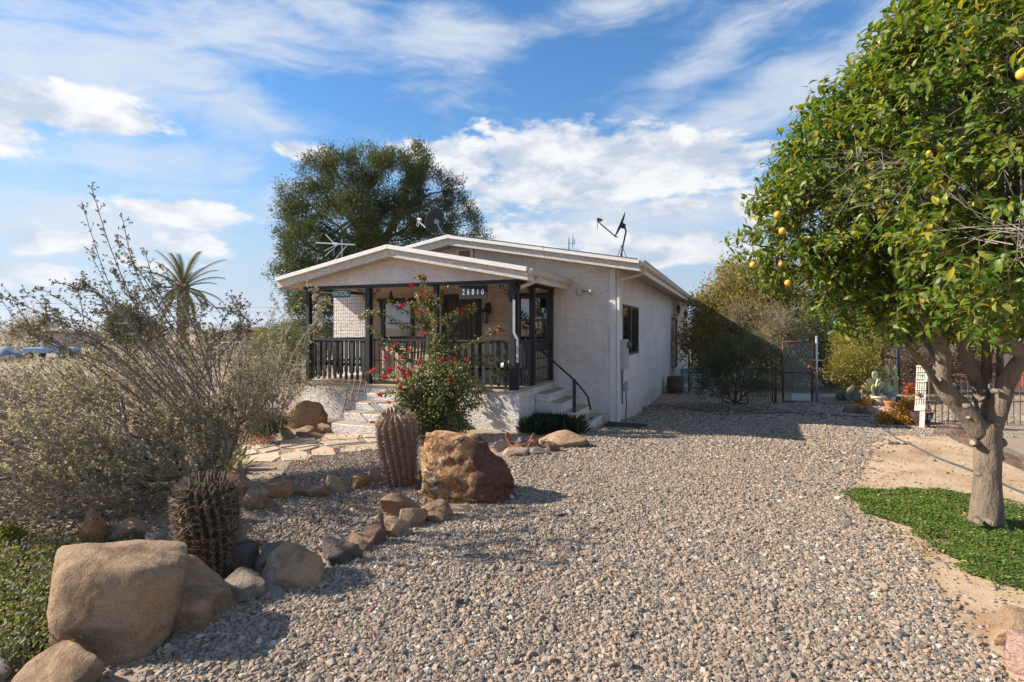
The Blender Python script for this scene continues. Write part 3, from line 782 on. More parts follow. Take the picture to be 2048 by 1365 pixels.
    MB().span(PA1 - .11, PA1 + .008, PB + .101, -.015, 2.875, 2.944).build('beam', M_BLACK, bm, bevel=.006)
    MB().span(PA0 - .008, PA0 + .11, PB + .101, -.015, 2.875, 2.944).build('beam', M_BLACK, bm, bevel=.006)
    posts = [(-6.55, PB + .05, .055), (-4.90, PB + .05, .06), (-3.23, PB + .05, .05), (-1.53, PB + .05, .065), (PA1 - .055, PB + .11, .05), (PA1 - .06, -1.31, .055), (PA1 - .055, -.07, .05), (PA0 + .06, -.07, .05)]
    def bracket(c, du, db):
        """curled iron corner bracket"""
        m = MB(); cx, cy, cz = c
        def arc(r, ox, oz, a0, a1, w=.008):
            m.tube([(cx + du * (ox + r * math.cos(a0 + (a1 - a0) * k / 9)), cy + db * (ox + r * math.cos(a0 + (a1 - a0) * k / 9)), cz + oz + r * math.sin(a0 + (a1 - a0) * k / 9)) for k in range(10)], w, 4)
        arc(.22, .25, -.25, R(95), R(178)); arc(.05, .10, -.07, 0, R(340)); arc(.04, .17, -.06, 0, R(330)); arc(.04, .07, -.16, R(40), R(380)); arc(.03, .06, -.23, 0, R(320)); arc(.03, .22, -.05, 0, R(320))
        return m
    for i, (pa, pb_, w) in enumerate(posts):
        p = MB().span(pa - w, pa + w, pb_ - w, pb_ + w, FL, 2.874).build('post', M_BLACK, H, bevel=.008)
        if i == 1:
            bracket((pa + w, pb_, 2.87), 1, 0).build('bracket', M_IRON, p); bracket((pa - w, pb_, 2.87), -1, 0).build('bracket', M_IRON, p)
        if i == 3: bracket((pa - w, pb_, 2.87), -1, 0).build('bracket', M_IRON, p)
        if i == 5: bracket((pa, pb_ - w, 2.87), 0, -1).build('bracket', M_IRON, p)
        if i == 0: bracket((pa + w, pb_, 2.87), 1, 0).build('bracket', M_IRON, p)
    MB().lathe((-4.86, PB - .02, 2.38), [(.045, -.01), (.05, 0), (.045, .01)], 14).build('post_badge', M_DISHARM, H)
    # railings with sawn balusters
    prof = [(-.042, 0), (.042, 0), (.042, -.50), (.030, -.53), (.044, -.57), (.044, -.66), (.024, -.72), (.036, -.78), (.018, -.86), (-.018, -.86), (-.036, -.78), (-.024, -.72), (-.044, -.66), (-.044, -.57), (-.030, -.53), (-.042, -.50)]
    def pick_mesh(side):
        m = MB()
        if not side: m.prism(prof, lambda u, v, t: (u, t, v), -.013, .013)
        else: m.prism(prof, lambda u, v, t: (t, u, v), -.013, .013)
        me = bpy.data.meshes.new('picket'); me.from_pydata(m.v, [], m.f); me.materials.append(M_PICKET); return me
    pk, pks = pick_mesh(False), pick_mesh(True)
    def railing(x0, x1, side=False, fixed=0.0):
        top = 1.765
        if side: m = MB().span(fixed - .05, fixed + .03, x0, x1, top - .045, top)
        else: m = MB().span(x0, x1, fixed - .03, fixed + .05, top - .045, top)
        rl = m.build('railing', M_BLACK, H, bevel=.006)
        if side: MB().span(fixed - .035, fixed - .005, x0, x1, 1.17, 1.23).build('rail', M_BLACK, rl, bevel=.004)
        else: MB().span(x0, x1, fixed + .018, fixed + .05, 1.17, 1.23).build('rail', M_BLACK, rl, bevel=.004)
        n = int((x1 - x0) / .147); st = (x1 - x0) / n
        for k in range(n):
            u = x0 + (k + .5) * st + random.uniform(-.006, .006)
            link('picket', pks if side else pk, M_PICKET, rl, (fixed, u, top - .046) if side else (u, fixed, top - .046))
    railing(-6.49, -4.965, False, PB + .045); railing(-3.175, -1.60, False, PB + .045); railing(PB + .18, -1.37, True, PA1 - .055)
    railing(PB + .12, -.13, True, PA0 + .07)
    # wire mesh above the left railing and beside it
    m = MB()
    for k in range(31): x = -6.49 + k * .0505; m.tube([(x, PB + .06, 1.77), (x, PB + .06, 2.87)], .0032, 3, False)
    for k in range(15): z = 1.80 + k * .075; m.tube([(-6.49, PB + .06, z), (-4.96, PB + .06, z)], .0032, 3, False)
    m.build('wire_mesh', M_IRON, H)['kind'] = 'stuff'
    # iron gate at the head of the front steps
    g = MB().span(-4.83, -3.29, PB + .10, PB + .13, 1.735, 1.765).build('iron_gate', M_IRON, H)
    for zz in (.86, 1.30): MB().span(-4.83, -3.29, PB + .105, PB + .125, zz, zz + .02).build('rail', M_IRON, g)
    for k in range(13): x = -4.80 + k * .124; MB().span(x - .007, x + .007, PB + .108, PB + .122, .82, 1.735).build('bar', M_IRON, g)
    # side gate: framed panel with bars below and a solid kick strip
    g = MB().span(PA1 - .075, PA1 - .035, -1.25, -.13, 1.735, 1.775).build('side_gate', M_BLACK, H)
    MB().span(PA1 - .07, PA1 - .04, -1.25, -.13, 1.50, 1.70).build('gate_board', M_BLACK, g)
    for zz in (.84, 1.12, 1.34): MB().span(PA1 - .066, PA1 - .044, -1.25, -.13, zz, zz + .022).build('rail', M_IRON, g)
    for k in range(11): y = -1.22 + k * .106; MB().tube([(PA1 - .055, y, .85), (PA1 - .055, y, 1.5)], .007, 5).build('bar', M_IRON, g)
    # porch base
    mb = MB().span(PA0, PA1, PB, -.015, -.35, FL - .045)
    mb.build('porch_base', M_STUCCO_ROUGH, H)
    fl = MB().span(PA0 - .02, PA1 + .02, PB - .03, -.02, FL - .044, FL).build('porch_floor', M_TREAD, H, bevel=.008)
    # front steps
    st = MB().span(-4.64, -3.25, PB - 1.455, PB - .002, -.25, .20).build('front_steps', M_STUCCO_ROUGH, H, bevel=.012)
    for k, (b0, z1) in enumerate([(-1.10, .352), (-.745, .503), (-.385, .655)]):
        MB().span(-4.64 + .003 * (k + 1), -3.25, PB + b0, PB - .003, (.2, .352, .503)[k], z1).build('step', M_STUCCO_ROUGH, st, bevel=.012)
    for b0, b1, z in ((-1.45, -1.10, .20), (-1.10, -.745, .352), (-.745, -.385, .503), (-.385, -.032, .655)):
        MB().span(-4.63, -3.26, PB + b0 + .012, PB + b1 - .002, z + .001, z + .007).build('tread', M_TREAD, st)
    # side steps by the drive
    st = MB().span(PA1 + .002, -.255, -1.30, -.003, -.3, .08).build('side_steps', M_STUCCO, H, bevel=.012)
    for k in range(3): MB().span(PA1 + .003 + k * .0, -.55 - .295 * k, -1.297 + .003 * k, -.004, (.08, .26, .44)[k], (.26, .44, .62)[k]).build('step', M_STUCCO, st, bevel=.012)
    for k in range(4):
        x1 = -.255 - .295 * k
        MB().span(x1 - .28, x1 - .015, -1.28, -.02, (.081, .261, .441, .621)[k], (.087, .267, .447, .627)[k]).build('tread', M_TREAD, st)
    hr = MB().tube([(-1.36, -1.2, 1.555), (-.615, -1.2, .93), (-.42, -1.2, .72), (-.33, -1.2, .60), (-.27, -1.2, .34)], .021, 8).build('handrail', M_IRON, H, smooth=True)
    MB().span(-.645, -.585, -1.225, -1.165, .26, .95).build('handrail_post', M_IRON, hr)
    # porch downspout on the right front corner
    MB().tube([(pe1 + .055, -2.25, 2.98), (pe1 + .055, -2.27, 2.93), (-1.16, -2.38, 2.85), (-1.34, PB - .06, 2.77)], .04, 8).build('downspout', M_GUTTER, H, smooth=True)
    MB().tube([(-1.34, PB - .07, 2.80), (-1.44, PB - .085, 2.70), (-1.452, PB - .085, 2.55)], .043, 6).build('downspout', M_BLACK, H, smooth=True)
    MB().tube([(-1.455, PB - .08, 2.56), (-1.455, PB - .08, 1.92), (-1.385, PB - .08, 1.78), (-1.385, PB - .08, 1.35)], .03, 4).build('downspout', M_DISHARM, H)
    MB().tube([(-1.395, PB - .04, FL - .05), (-1.395, PB - .04, -.08)], .04, 4).build('downspout', M_TRIM, H)
    # side stair posts by the far door
    MB().tube([(.9, 9.3, -.5), (.9, 9.3, .95)], .03, 6).build('stair_post', M_IRON, H); MB().tube([(.9, 11.2, -.5), (.9, 11.2, .95)], .03, 6).build('stair_post', M_IRON, H)
    MB().tube([(.9, 9.3, .9), (.9, 11.2, .35)], .02, 6).build('stair_rail', M_IRON, H)
    MB().span(.04, .85, 9.6, 14.6, -.6, -.2).build('stair_block', M_CONC, H, bevel=.02)
    return H
HOUSE = build_house()
def hp(a, b, z):
    p = HU * a + HV * b
    return Vector((HOUSE_O.x + p[0], HOUSE_O.y + p[1], z))
# ------------------------------------------------------------------ foliage helpers
def unit(n, rng=None):
    v = (rng or RNG).normal(size=(n, 3)); return v / (np.linalg.norm(v, axis=1, keepdims=True) + 1e-9)
def norml(v): return v / (np.linalg.norm(v, axis=1, keepdims=True) + 1e-9)
def leaf_mesh(name, C, A, N, ln, wd, mt, parent, shape='diamond', curl=.15, world=True):
    """C leaf bases, A axes, N normals; every leaf is an island of its own"""
    C = np.asarray(C, float); A = norml(np.asarray(A, float)); Sd = norml(np.cross(A, N)); N = np.cross(Sd, A)
    ln = np.broadcast_to(np.asarray(ln, float), (len(C),))[:, None]; wd = np.broadcast_to(np.asarray(wd, float), (len(C),))[:, None]
    n = len(C)
    if shape == 'diamond':
        V = np.stack([C, C + A*ln*.5 + Sd*wd*.5 + N*wd*curl, C + A*ln - N*ln*curl*.6, C + A*ln*.5 - Sd*wd*.5 + N*wd*curl], 1)
        f = np.array([0, 1, 2, 0, 2, 3]); sz = [3, 3]; k = 4
    elif shape == 'tri':
        V = np.stack([C - Sd*wd*.5, C + Sd*wd*.5, C + A*ln], 1); f = np.array([0, 1, 2]); sz = [3]; k = 3
    elif shape == 'quad':
        V = np.stack([C - Sd*wd*.35, C + Sd*wd*.35, C + A*ln*.6 + Sd*wd*.5 + N*ln*curl*.4, C + A*ln, C + A*ln*.6 - Sd*wd*.5 + N*ln*curl*.4], 1); f = np.array([0, 1, 2, 3, 4]); sz = [5]; k = 5
    else:  # full leaf, folded on its midrib and curling down at the tip
        m1 = C + A*ln*.33 - N*ln*.0; m2 = C + A*ln*.68 - N*ln*curl*.25; tp = C + A*ln - N*ln*curl
        V = np.stack([C, m1, m2, tp, m1 + Sd*wd*.48 + N*wd*.16, m2 + Sd*wd*.40 + N*wd*.13, m1 - Sd*wd*.48 + N*wd*.16, m2 - Sd*wd*.40 + N*wd*.13], 1)
        f = np.array([0, 4, 1, 0, 1, 6, 1, 4, 5, 2, 6, 1, 2, 7, 5, 3, 2, 2, 3, 7]); sz = [3, 3, 4, 4, 3, 3]; k = 8
    L = (f[None, :] + k * np.arange(n)[:, None]).ravel()
    return mesh_np(name, V.reshape(-1, 3), L, np.tile(sz, n), mt, parent, world, smooth=(shape == 'full'))
def sticks(name, P0, P1, r0, r1, mt, parent, world=True):
    """many three sided twigs in one mesh"""
    P0 = np.asarray(P0, float); P1 = np.asarray(P1, float); n = len(P0)
    A = norml(P1 - P0); X = norml(np.cross(A, unit(n))); Y = np.cross(A, X)
    r0 = np.broadcast_to(np.asarray(r0, float), (n,))[:, None]; r1 = np.broadcast_to(np.asarray(r1, float), (n,))[:, None]
    vs = []
    for P, r in ((P0, r0), (P1, r1)):
        for k in range(3):
            a = 2.0944 * k; vs.append(P + X * r * math.cos(a) + Y * r * math.sin(a))
    V = np.stack(vs, 1)
    f = np.array([0, 1, 4, 3, 1, 2, 5, 4, 2, 0, 3, 5])
    L = (f[None, :] + 6 * np.arange(n)[:, None]).ravel()
    return mesh_np(name, V.reshape(-1, 3), L, np.full(3 * n, 4), mt, parent, world)
def lobe_points(lobes, per_m3=None, n=None, shell=.45, sq=1.0):
    """random points in the outer part of ball lobes, lobes = [(x,y,z,r)]"""
    lobes = np.array(lobes, float); w = lobes[:, 3] ** 2.3; w /= w.sum()
    idx = RNG.choice(len(lobes), n, p=w); L = lobes[idx]
    d = unit(n); r = L[:, 3] * RNG.uniform(shell ** 2, 1, n) ** .5
    d[:, 2] *= sq
    return L[:, :3] + d * r[:, None], norml(d), idx
def px_lobes(ls): return [(*at(px, py, Y), r * Y / F) for px, py, Y, r in ls]
def curve_pts(p0, p1, n=6, sag=.0, wob_=.06, rng=random):
    p0, p1 = Vector(p0), Vector(p1); L = (p1 - p0).length; out = []
    for i in range(n):
        t = i / (n - 1); p = p0.lerp(p1, t)
        k = math.sin(t * math.pi)
        out.append(p + Vector((rng.uniform(-1, 1), rng.uniform(-1, 1), rng.uniform(-1, 1))) * wob_ * L * k * .7 + Vector((0, 0, sag * L * k)))
    return out
def clumps(lobes, ncl, per, sig, shell=.45, sq=1.0):
    c, d, idx = lobe_points(lobes, n=ncl, shell=shell, sq=sq)
    C = np.repeat(c, per, 0) + RNG.normal(0, sig, (ncl * per, 3)); D = np.repeat(d, per, 0)
    return C, D, c, d, idx
def bush(name, label, cat, base, lobes, mt, ncl, per, sig, ln, wd, stem_mt=None, shape='diamond', shell=.4, outward=.5, stems=6, group=None, up=.3, twigs=True, r_st=.03, sq=1.0, part='foliage'):
    T = thing(name, label, cat, base, 0, group)
    C, D, c, d, idx = clumps(lobes, ncl, per, sig, shell, sq)
    n = len(C)
    A = norml(D * outward + unit(n) * .8 + np.array([0, 0, up])); Nn = norml(unit(n) * .7 + np.array([0, 0, .6]))
    leaf_mesh(part, C, A, Nn, ln * RNG.uniform(.6, 1.25, n), wd * RNG.uniform(.7, 1.2, n), mt, T, shape)
    if stem_mt:
        mb = MB(); b = Vector(base)
        for k, (x, y, z, r) in enumerate(lobes):
            if k >= stems: break
            mb.tube(curve_pts(b + Vector((random.uniform(-.08, .08), random.uniform(-.08, .08), -.05)), (x, y, z), 6, -.05, .10), [r_st * (1 - .14 * q) for q in range(6)], 5, False)
        if twigs:
            L = np.array(lobes); P0 = L[idx][:, :3] * .7 + c * .3
            st = sticks('twigs', P0, c, r_st * .22, r_st * .08, stem_mt, T)
        mb.build('trunk' if cat == 'tree' else 'stems', stem_mt, T, world=True, smooth=True)
    return T

# ------------------------------------------------------------------ rocks
import bmesh
_ico = {}
def ico(sub):
    if sub not in _ico:
        bm = bmesh.new(); bmesh.ops.create_icosphere(bm, subdivisions=sub, radius=1)
        _ico[sub] = (np.array([v.co[:] for v in bm.verts]), [tuple(v.index for v in f.verts) for f in bm.faces]); bm.free()
    return _ico[sub]
def rock_shape(seed, sub, facets=16, soft=14.0, rough=.04, cuts=None):
    rng = np.random.default_rng(seed); V, Fc = ico(sub)
    n = norml(rng.normal(size=(facets, 3))); h = rng.uniform(.72, 1.0, facets)
    if cuts is not None:
        for cn, ch in cuts: n = np.vstack([n, norml(np.array([cn], float))]); h = np.append(h, ch)
    Vq = V.copy(); Vq[:, 2] = np.where(V[:, 2] < 0, V[:, 2] * .15, V[:, 2]); Vq = norml(Vq)
    d = Vq @ n.T
    q = np.where(d > .05, h[None, :] / np.maximum(d, .05), 9)
    q = np.minimum(q, 2.2); soft = soft * 1.7 if soft > 11 else soft * 1.15
    r = -np.log(np.exp(-soft * q).sum(1)) / soft
    P = Vq * r[:, None]; P[:, 2] = np.where(V[:, 2] < 0, V[:, 2] * .55, P[:, 2])
    tap = np.where(V[:, 2] < 0, 1 - .10 * V[:, 2] ** 2, 1); P[:, 0] *= tap; P[:, 1] *= tap
    off = rng.uniform(0, 50, 3)
    k = np.array([mnoise.fractal(Vector(v * 2.2 + off), 1.0, 2.0, 4) for v in V]) if sub >= 3 else rng.normal(0, .5, len(V))
    P = P * (1 + rough * 1.35 * k[:, None])
    if sub >= 5:
        chip = np.array([mnoise.turbulence(Vector(v * 3.4 + off), 4, False) for v in V]); P = P * (1 - .07 * np.clip(chip - .75, 0, 1)[:, None])
        k2 = np.array([mnoise.fractal(Vector(v * 9 + off), 1.0, 2.0, 3) for v in V]); P = P * (1 + rough * .38 * k2[:, None])
    return P, Fc
def rockmat(name, c1, c2, c3, scale=5, bump=.5, cracks=.25):
    m = bpy.data.materials.new('rock_' + name); m.use_nodes = True
    t = NT(m.node_tree); p = t.n['Principled BSDF']; pos = coords_obj(t)
    c = t.ramp(t.noise(pos, scale, 6, .62, .9), [(.30, c1), (.5, c2), (.70, c3)])
    blot = t.noise(pos, 2.2, 5, .65, .6)
    c = t.mix(t.ramp(blot, [(.50, 0.0), (.64, .72)]), c, tuple(v * k for v, k in zip(c3, (.55, .50, .46))))
    rustn = t.noise(pos, 6, 5, .6, .8)
    c = t.mix(t.ramp(rustn, [(.56, 0.0), (.70, .45)]), c, (.34, .19, .09))
    c = t.mix(t.ramp(t.noise(pos, 95, 3, .6), [(.36, .55), (.46, 0.0)]), c, tuple(v * .45 for v in c3))
    c = t.mix(t.ramp(t.noise(pos, 130, 2, .5), [(.60, 0.0), (.72, .45)]), c, tuple(min(v * 1.5, .62) for v in c2))
    vor = t.new('ShaderNodeTexVoronoi', feature='DISTANCE_TO_EDGE'); vor.inputs['Scale'].default_value = 3.4
    wv = t.new('ShaderNodeVectorMath', operation='ADD'); t.l.new(pos, wv.inputs[0])
    nn = t.new('ShaderNodeTexNoise'); nn.inputs['Scale'].default_value = 5; t.l.new(pos, nn.inputs['Vector'])
    sc = t.new('ShaderNodeVectorMath', operation='SCALE'); t.l.new(nn.outputs['Color'], sc.inputs[0]); sc.inputs['Scale'].default_value = .35; t.l.new(sc.outputs[0], wv.inputs[1])
    t.l.new(wv.outputs[0], vor.inputs['Vector'])
    crack = t.m('MULTIPLY', t.ramp(vor.outputs['Distance'], [(0, 1.0), (.022, 0.0)]), t.ramp(t.noise(pos, 1.7, 2, .5), [(.48, 0.0), (.60, 1.0)]))
    c = t.mix(t.m('MULTIPLY', crack, cracks), c, tuple(v * .3 for v in c3))
    t.l.new(c, p.inputs['Base Color']); p.inputs['Roughness'].default_value = .92; p.inputs['Specular IOR Level'].default_value = .2
    h = t.m('ADD', t.m('MULTIPLY', t.noise(pos, 16, 7, .68, .4), 1.0), t.m('MULTIPLY', t.noise(pos, 85, 4, .65), .35))
    h = t.m('SUBTRACT', h, t.m('MULTIPLY', crack, cracks * .8))
    b = t.new('ShaderNodeBump'); b.inputs['Strength'].default_value = .85; b.inputs['Distance'].default_value = .05
    t.l.new(h, b.inputs['Height']); t.l.new(b.outputs[0], p.inputs['Normal'])
    return m
RM = {
 'tan': rockmat('tan', (.36, .245, .15), (.44, .30, .19), (.30, .20, .12), 3.5, cracks=0.0),
 'brown': rockmat('brown', (.22, .135, .08), (.33, .21, .13), (.26, .19, .14)),
 'orange': rockmat('orange', (.34, .165, .075), (.44, .25, .13), (.26, .15, .09)),
 'pink': rockmat('pink', (.42, .26, .20), (.50, .34, .27), (.35, .23, .18)),
 'purple': rockmat('purple', (.17, .10, .085), (.26, .165, .13), (.20, .13, .11)),
 'grey': rockmat('grey', (.20, .175, .15), (.30, .26, .22), (.24, .205, .17)),
 'pale': rockmat('pale', (.30, .245, .185), (.38, .31, .235), (.27, .215, .165)),
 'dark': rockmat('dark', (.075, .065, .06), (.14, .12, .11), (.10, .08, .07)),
}
def rock(name, label, box, m, seed, depth=.8, sub=4, facets=14, soft=14, rough=.05, sink=.12, group=None, cat='rock', cuts=None, yaw=None, dz=0.0):
    x0, y0, x1, y1 = box
    g = G((x0 + x1) / 2, y1)
    w = (x1 - x0) / F * g.y
    Yc = g.y + w * depth * .42
    w = (x1 - x0) / F * Yc
    ztop = EYE - (y0 - HY) / F * (Yc)
    zb = min(float(tz(g.x, Yc)), float(tz(g.x, g.y))) + dz
    h = max(ztop - zb, .03)
    P, Fc = rock_shape(seed, sub, facets, soft, rough, cuts)
    if yaw: 
        c_, s_ = math.cos(yaw), math.sin(yaw); P = np.stack([P[:, 0]*c_ - P[:, 1]*s_, P[:, 0]*s_ + P[:, 1]*c_, P[:, 2]], 1)
    lo, hi = P.min(0), P.max(0)
    P = (P - (lo + hi) / 2) / (hi - lo)
    P = P * np.array([w, w * depth, h * (1 + sink)]); P[:, 2] += h * (1 + sink) / 2 - h * sink
    cx = ((x0 + x1) / 2 - 1024) / F * Yc
    o = mesh_np(name, P, np.array(Fc).ravel(), np.full(len(Fc), 3), m, None, world=False, smooth=True)
    o.location = (cx, Yc, zb)
    try:
        o.data.set_sharp_from_angle(angle=R(38))
    except Exception: pass
    return tag(o, label, cat, group)

def rocks():
    E = 'rocks edging the cactus bed'
    big = rock('boulder', 'big smooth tan boulder in the left foreground with a split slab beside it', (104, 1090, 366, 1320), RM['tan'], 3, .75, 5, 10, 10.5, .04, .1, None, 'boulder',
               cuts=[((0, -.9, .35), .62), ((-.75, -.4, .25), .66), ((0, 0, 1), .70), ((.3, 0, .95), .72), ((-.85, 0, -.3), .70)])
    slab = rock('boulder_slab', 'pointed tan slab leaning on the right side of the big foreground boulder', (318, 1118, 466, 1262), RM['tan'], 21, 1.0, 5, 8, 16, .04, .1, None, 'rock',
               cuts=[((.66, -.05, .75), .30), ((.1, -.95, .1), .55), ((-.95, -.1, .2), .55), ((.3, -.7, .6), .5)])
    rock('rock', 'low rounded tan rock cut by the bottom left corner of the photo', (12, 1316, 200, 1440), RM['tan'], 5, .9, 5, 12, 10, .04)
    rock('rock', 'small blue grey rock at the very left edge beside the lantana', (-32, 1318, 28, 1372), RM['grey'], 6, .9)
    # large rusty boulder with crystal streaks
    m = bpy.data.materials.new('rusty_quartz_rock'); m.use_nodes = True
    t = NT(m.node_tree); p = t.n['Principled BSDF']; pos = coords_obj(t)
    n1 = t.noise(pos, 3.2, 8, .68, 1.6); n2 = t.noise(pos, 8, 6, .7, 1.2); n3 = t.noise(pos, 4.2, 6, .66, 2.4)
    c = t.ramp(n1, [(.28, (.10, .042, .022)), (.40, (.28, .10, .038)), (.50, (.44, .22, .07)), (.62, (.54, .36, .15)), (.78, (.32, .14, .06))])
    c = t.mix(t.ramp(n2, [(.50, 0.0), (.62, .75)]), c, (.42, .28, .13))
    c = t.mix(t.m('MULTIPLY', t.ramp(n3, [(.55, 0.0), (.60, .95)]), t.ramp(t.noise(pos, 1.9, 3, .5), [(.50, 0.0), (.58, 1.0)])), c, (.56, .50, .42))
    c = t.mix(t.ramp(t.noise(pos, 9, 6, .7, 1.5), [(.525, 0.0), (.60, .9)]), c, (.04, .022, .014))
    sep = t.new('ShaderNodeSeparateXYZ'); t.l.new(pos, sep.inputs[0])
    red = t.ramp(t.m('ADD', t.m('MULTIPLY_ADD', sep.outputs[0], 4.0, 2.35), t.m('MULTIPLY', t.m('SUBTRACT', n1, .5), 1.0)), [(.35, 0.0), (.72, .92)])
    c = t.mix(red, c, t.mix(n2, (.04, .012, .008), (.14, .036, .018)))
    t.l.new(c, p.inputs['Base Color']); p.inputs['Roughness'].default_value = .6
    b = t.new('ShaderNodeBump'); b.inputs['Strength'].default_value = .8; b.inputs['Distance'].default_value = .05
    t.l.new(t.m('ADD', t.noise(pos, 9, 7, .65, .8), t.m('MULTIPLY', n3, .8)), b.inputs['Height']); t.l.new(b.outputs[0], p.inputs['Normal'])
    rock('boulder', 'large rust red and ochre boulder streaked with white quartz beside the leaning barrel cactus', (826, 862, 1032, 1006), m, 12, .66, 5, 16, 22, .10, .06, None, 'boulder',
         cuts=[((-.30, -.92, .22), .58), ((.80, -.40, .62), .50), ((.75, .3, .55), .56), ((-.97, -.15, .10), .62), ((-.15, 0, 1), .72), ((.35, -.8, .5), .62)])
    rock('rock', 'flat mottled brown rock at the left foot of the rust red boulder', (757, 980, 848, 1038), RM['brown'], 31, .8, 4, 12, 9, .05, .15, E)
    rock('rock', 'pinkish tan rock tucked under the front of the rust red boulder', (832, 1002, 912, 1046), RM['brown'], 32, .8, 4, 12, 14, .05, .15, E)
    rock('rock', 'blocky pale tan rock in front of the mottled flat brown rock', (800, 1012, 856, 1056), RM['tan'], 33, .9, 4, 9, 20, .03, .1, E)
    rock('rock', 'rounded tan rock between the blocky pale rock and the purple upright one', (769, 1037, 819, 1076), RM['tan'], 34, .9, 4, 10, 14, .04, .1, E)
    rock('rock', 'upright purple brown rock in the bed edging', (722, 1028, 772, 1090), RM['purple'], 35, .8, 4, 9, 18, .05, .1, E)
    rock('rock', 'low grey brown rock left of the purple upright one', (686, 1073, 746, 1108), RM['brown'], 36, .9, 4, 12, 14, .05, .1, E)
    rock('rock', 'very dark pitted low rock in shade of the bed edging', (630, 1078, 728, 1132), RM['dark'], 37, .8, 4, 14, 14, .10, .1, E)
    rock('rock', 'largest angular tan rock of the bed edging, wedge shaped', (533, 1083, 664, 1178), RM['tan'], 38, .8, 5, 7, 20, .035, .08, E, cuts=[((-.1, -.75, .65), .50), ((.5, -.6, .6), .56)])
    rock('rock', 'grey rock standing behind the wedge shaped tan rock', (500, 1080, 578, 1148), RM['grey'], 39, .8, 4, 10, 16, .05, .1, E)
    rock('rock', 'grey tan slab shaped rock at the right foot of the near cactus', (449, 1144, 530, 1206), RM['pale'], 40, .7, 4, 7, 22, .03, .08, E, cuts=[((0, -.2, 1), .55), ((0, -1, .2), .62)])
    rock('rock', 'small dark grey rock wedged between slab and wedge shaped rock', (517, 1138, 552, 1184), RM['grey'], 41, .9, 4, 10, 14, .05, .1, E)
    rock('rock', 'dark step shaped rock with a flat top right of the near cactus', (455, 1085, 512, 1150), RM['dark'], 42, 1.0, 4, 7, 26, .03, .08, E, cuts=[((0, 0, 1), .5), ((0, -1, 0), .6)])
    rock('rock', 'flat pale stone lying flush with the gravel below the wedge shaped rock', (497, 1172, 584, 1197), RM['grey'], 43, .8, 4, 10, 18, .03, .3, E)
    rock('rock', 'square pinkish block beside the spiky agave clump', (455, 922, 491, 950), RM['pink'], 44, .8, 4, 7, 24, .03, .1, E)
    rock('rock', 'second square block, just nearer than the one by the agave', (452, 946, 492, 976), RM['tan'], 45, .8, 4, 7, 24, .03, .1, E)
    rock('rock', 'flat ochre rock nearer than the two square blocks', (456, 968, 502, 995), RM['orange'], 46, .9, 4, 12, 12, .05, .15, E)
    rock('rock', 'knobbly tan rock with a ridge left of the small soil path', (482, 978, 547, 1022), RM['tan'], 47, .9, 4, 9, 16, .06, .12, E)
    rock('rock', 'rounded ochre brown rock at the end of the soil path', (537, 963, 590, 999), RM['orange'], 48, .9, 4, 10, 12, .04, .12, E)
    rock('rock', 'flat olive brown rock right of the ochre one', (588, 970, 658, 996), RM['brown'], 49, .8, 4, 12, 14, .05, .2, E)
    rock('rock', 'round tan knob of rock with cracks in the far bed edging', (650, 949, 699, 987), RM['tan'], 50, .9, 4, 11, 12, .06, .12, E)
    rock('rock', 'reddish brown rock between the round tan knob and the leaning cactus', (696, 949, 740, 980), RM['orange'], 51, .9, 4, 9, 16, .04, .12, E)
    rock('rock', 'small pale pink rock touching the left of the leaning barrel cactus', (737, 934, 768, 966), RM['pink'], 52, .9, 4, 9, 16, .04, .1, E)
    rock('rock', 'long flat grey tan rock behind the near cactus', (455, 1016, 533, 1048), RM['pale'], 53, .7, 4, 9, 16, .04, .15, E)
    rock('rock', 'tall grey rock half hidden behind the near cactus', (440, 1040, 492, 1096), RM['grey'], 54, .9, 4, 9, 16, .05, .1, E)
    rock('rock', 'orange brown jagged rock left of the near cactus', (160, 1013, 224, 1100), RM['orange'], 55, .9, 4, 9, 18, .08, .08, E)
    rock('rock', 'yellowish tan rough rock in the row left of the near cactus', (216, 1034, 302, 1088), RM['tan'], 56, .8, 4, 10, 16, .08, .1, E)
    rock('rock', 'small grey rock leaning against the near cactus on its left', (283, 1062, 330, 1096), RM['grey'], 57, .9, 4, 10, 14, .06, .1, E)
    # by the steps
    rock('boulder', 'rounded orange brown boulder left of the front steps', (540, 800, 658, 858), RM['orange'], 60, .8, 5, 12, 9, .035, .1, None, 'boulder')
    Q = 'small rocks stacked by the front steps'
    rock('rock', 'long flat tan rock lying on the stack by the front steps', (594, 850, 648, 871), RM['tan'], 61, .7, 4, 12, 9, .03, .1, Q)
    rock('rock', 'flat rock touching the lowest front step', (636, 847, 664, 867), RM['tan'], 62, .8, 4, 10, 12, .04, .1, Q)
    rock('rock', 'lowest flat rock under the long flat tan one', (590, 864, 627, 879), RM['brown'], 63, .8, 4, 10, 12, .04, .1, Q)
    rock('rock', 'small rock at the right end of the stack by the steps', (622, 864, 652, 877), RM['tan'], 64, .8, 4, 10, 12, .04, .1, Q)
    rock('rock', 'whitish rock at the left end of the stack by the steps', (558, 853, 592, 882), RM['pale'], 65, .8, 4, 10, 12, .06, .1, Q)
    rock('rock', 'flat brown rock low beside the orange boulder left of the steps', (515, 815, 560, 850), RM['orange'], 66, .8, 4, 10, 12, .04, .1)
    # by the aloe bed
    Q = 'rocks in front of the aloe bed'
    rock('rock', 'broad flat tan rock dappled with sun in front of the aloe bed', (1066, 861, 1176, 896), RM['tan'], 70, .7, 5, 12, 9, .03, .15, Q)
    rock('rock', 'long pinkish rock below the rusty horseshoe', (1005, 895, 1060, 914), RM['pink'], 71, .7, 4, 12, 9, .04, .15, Q)
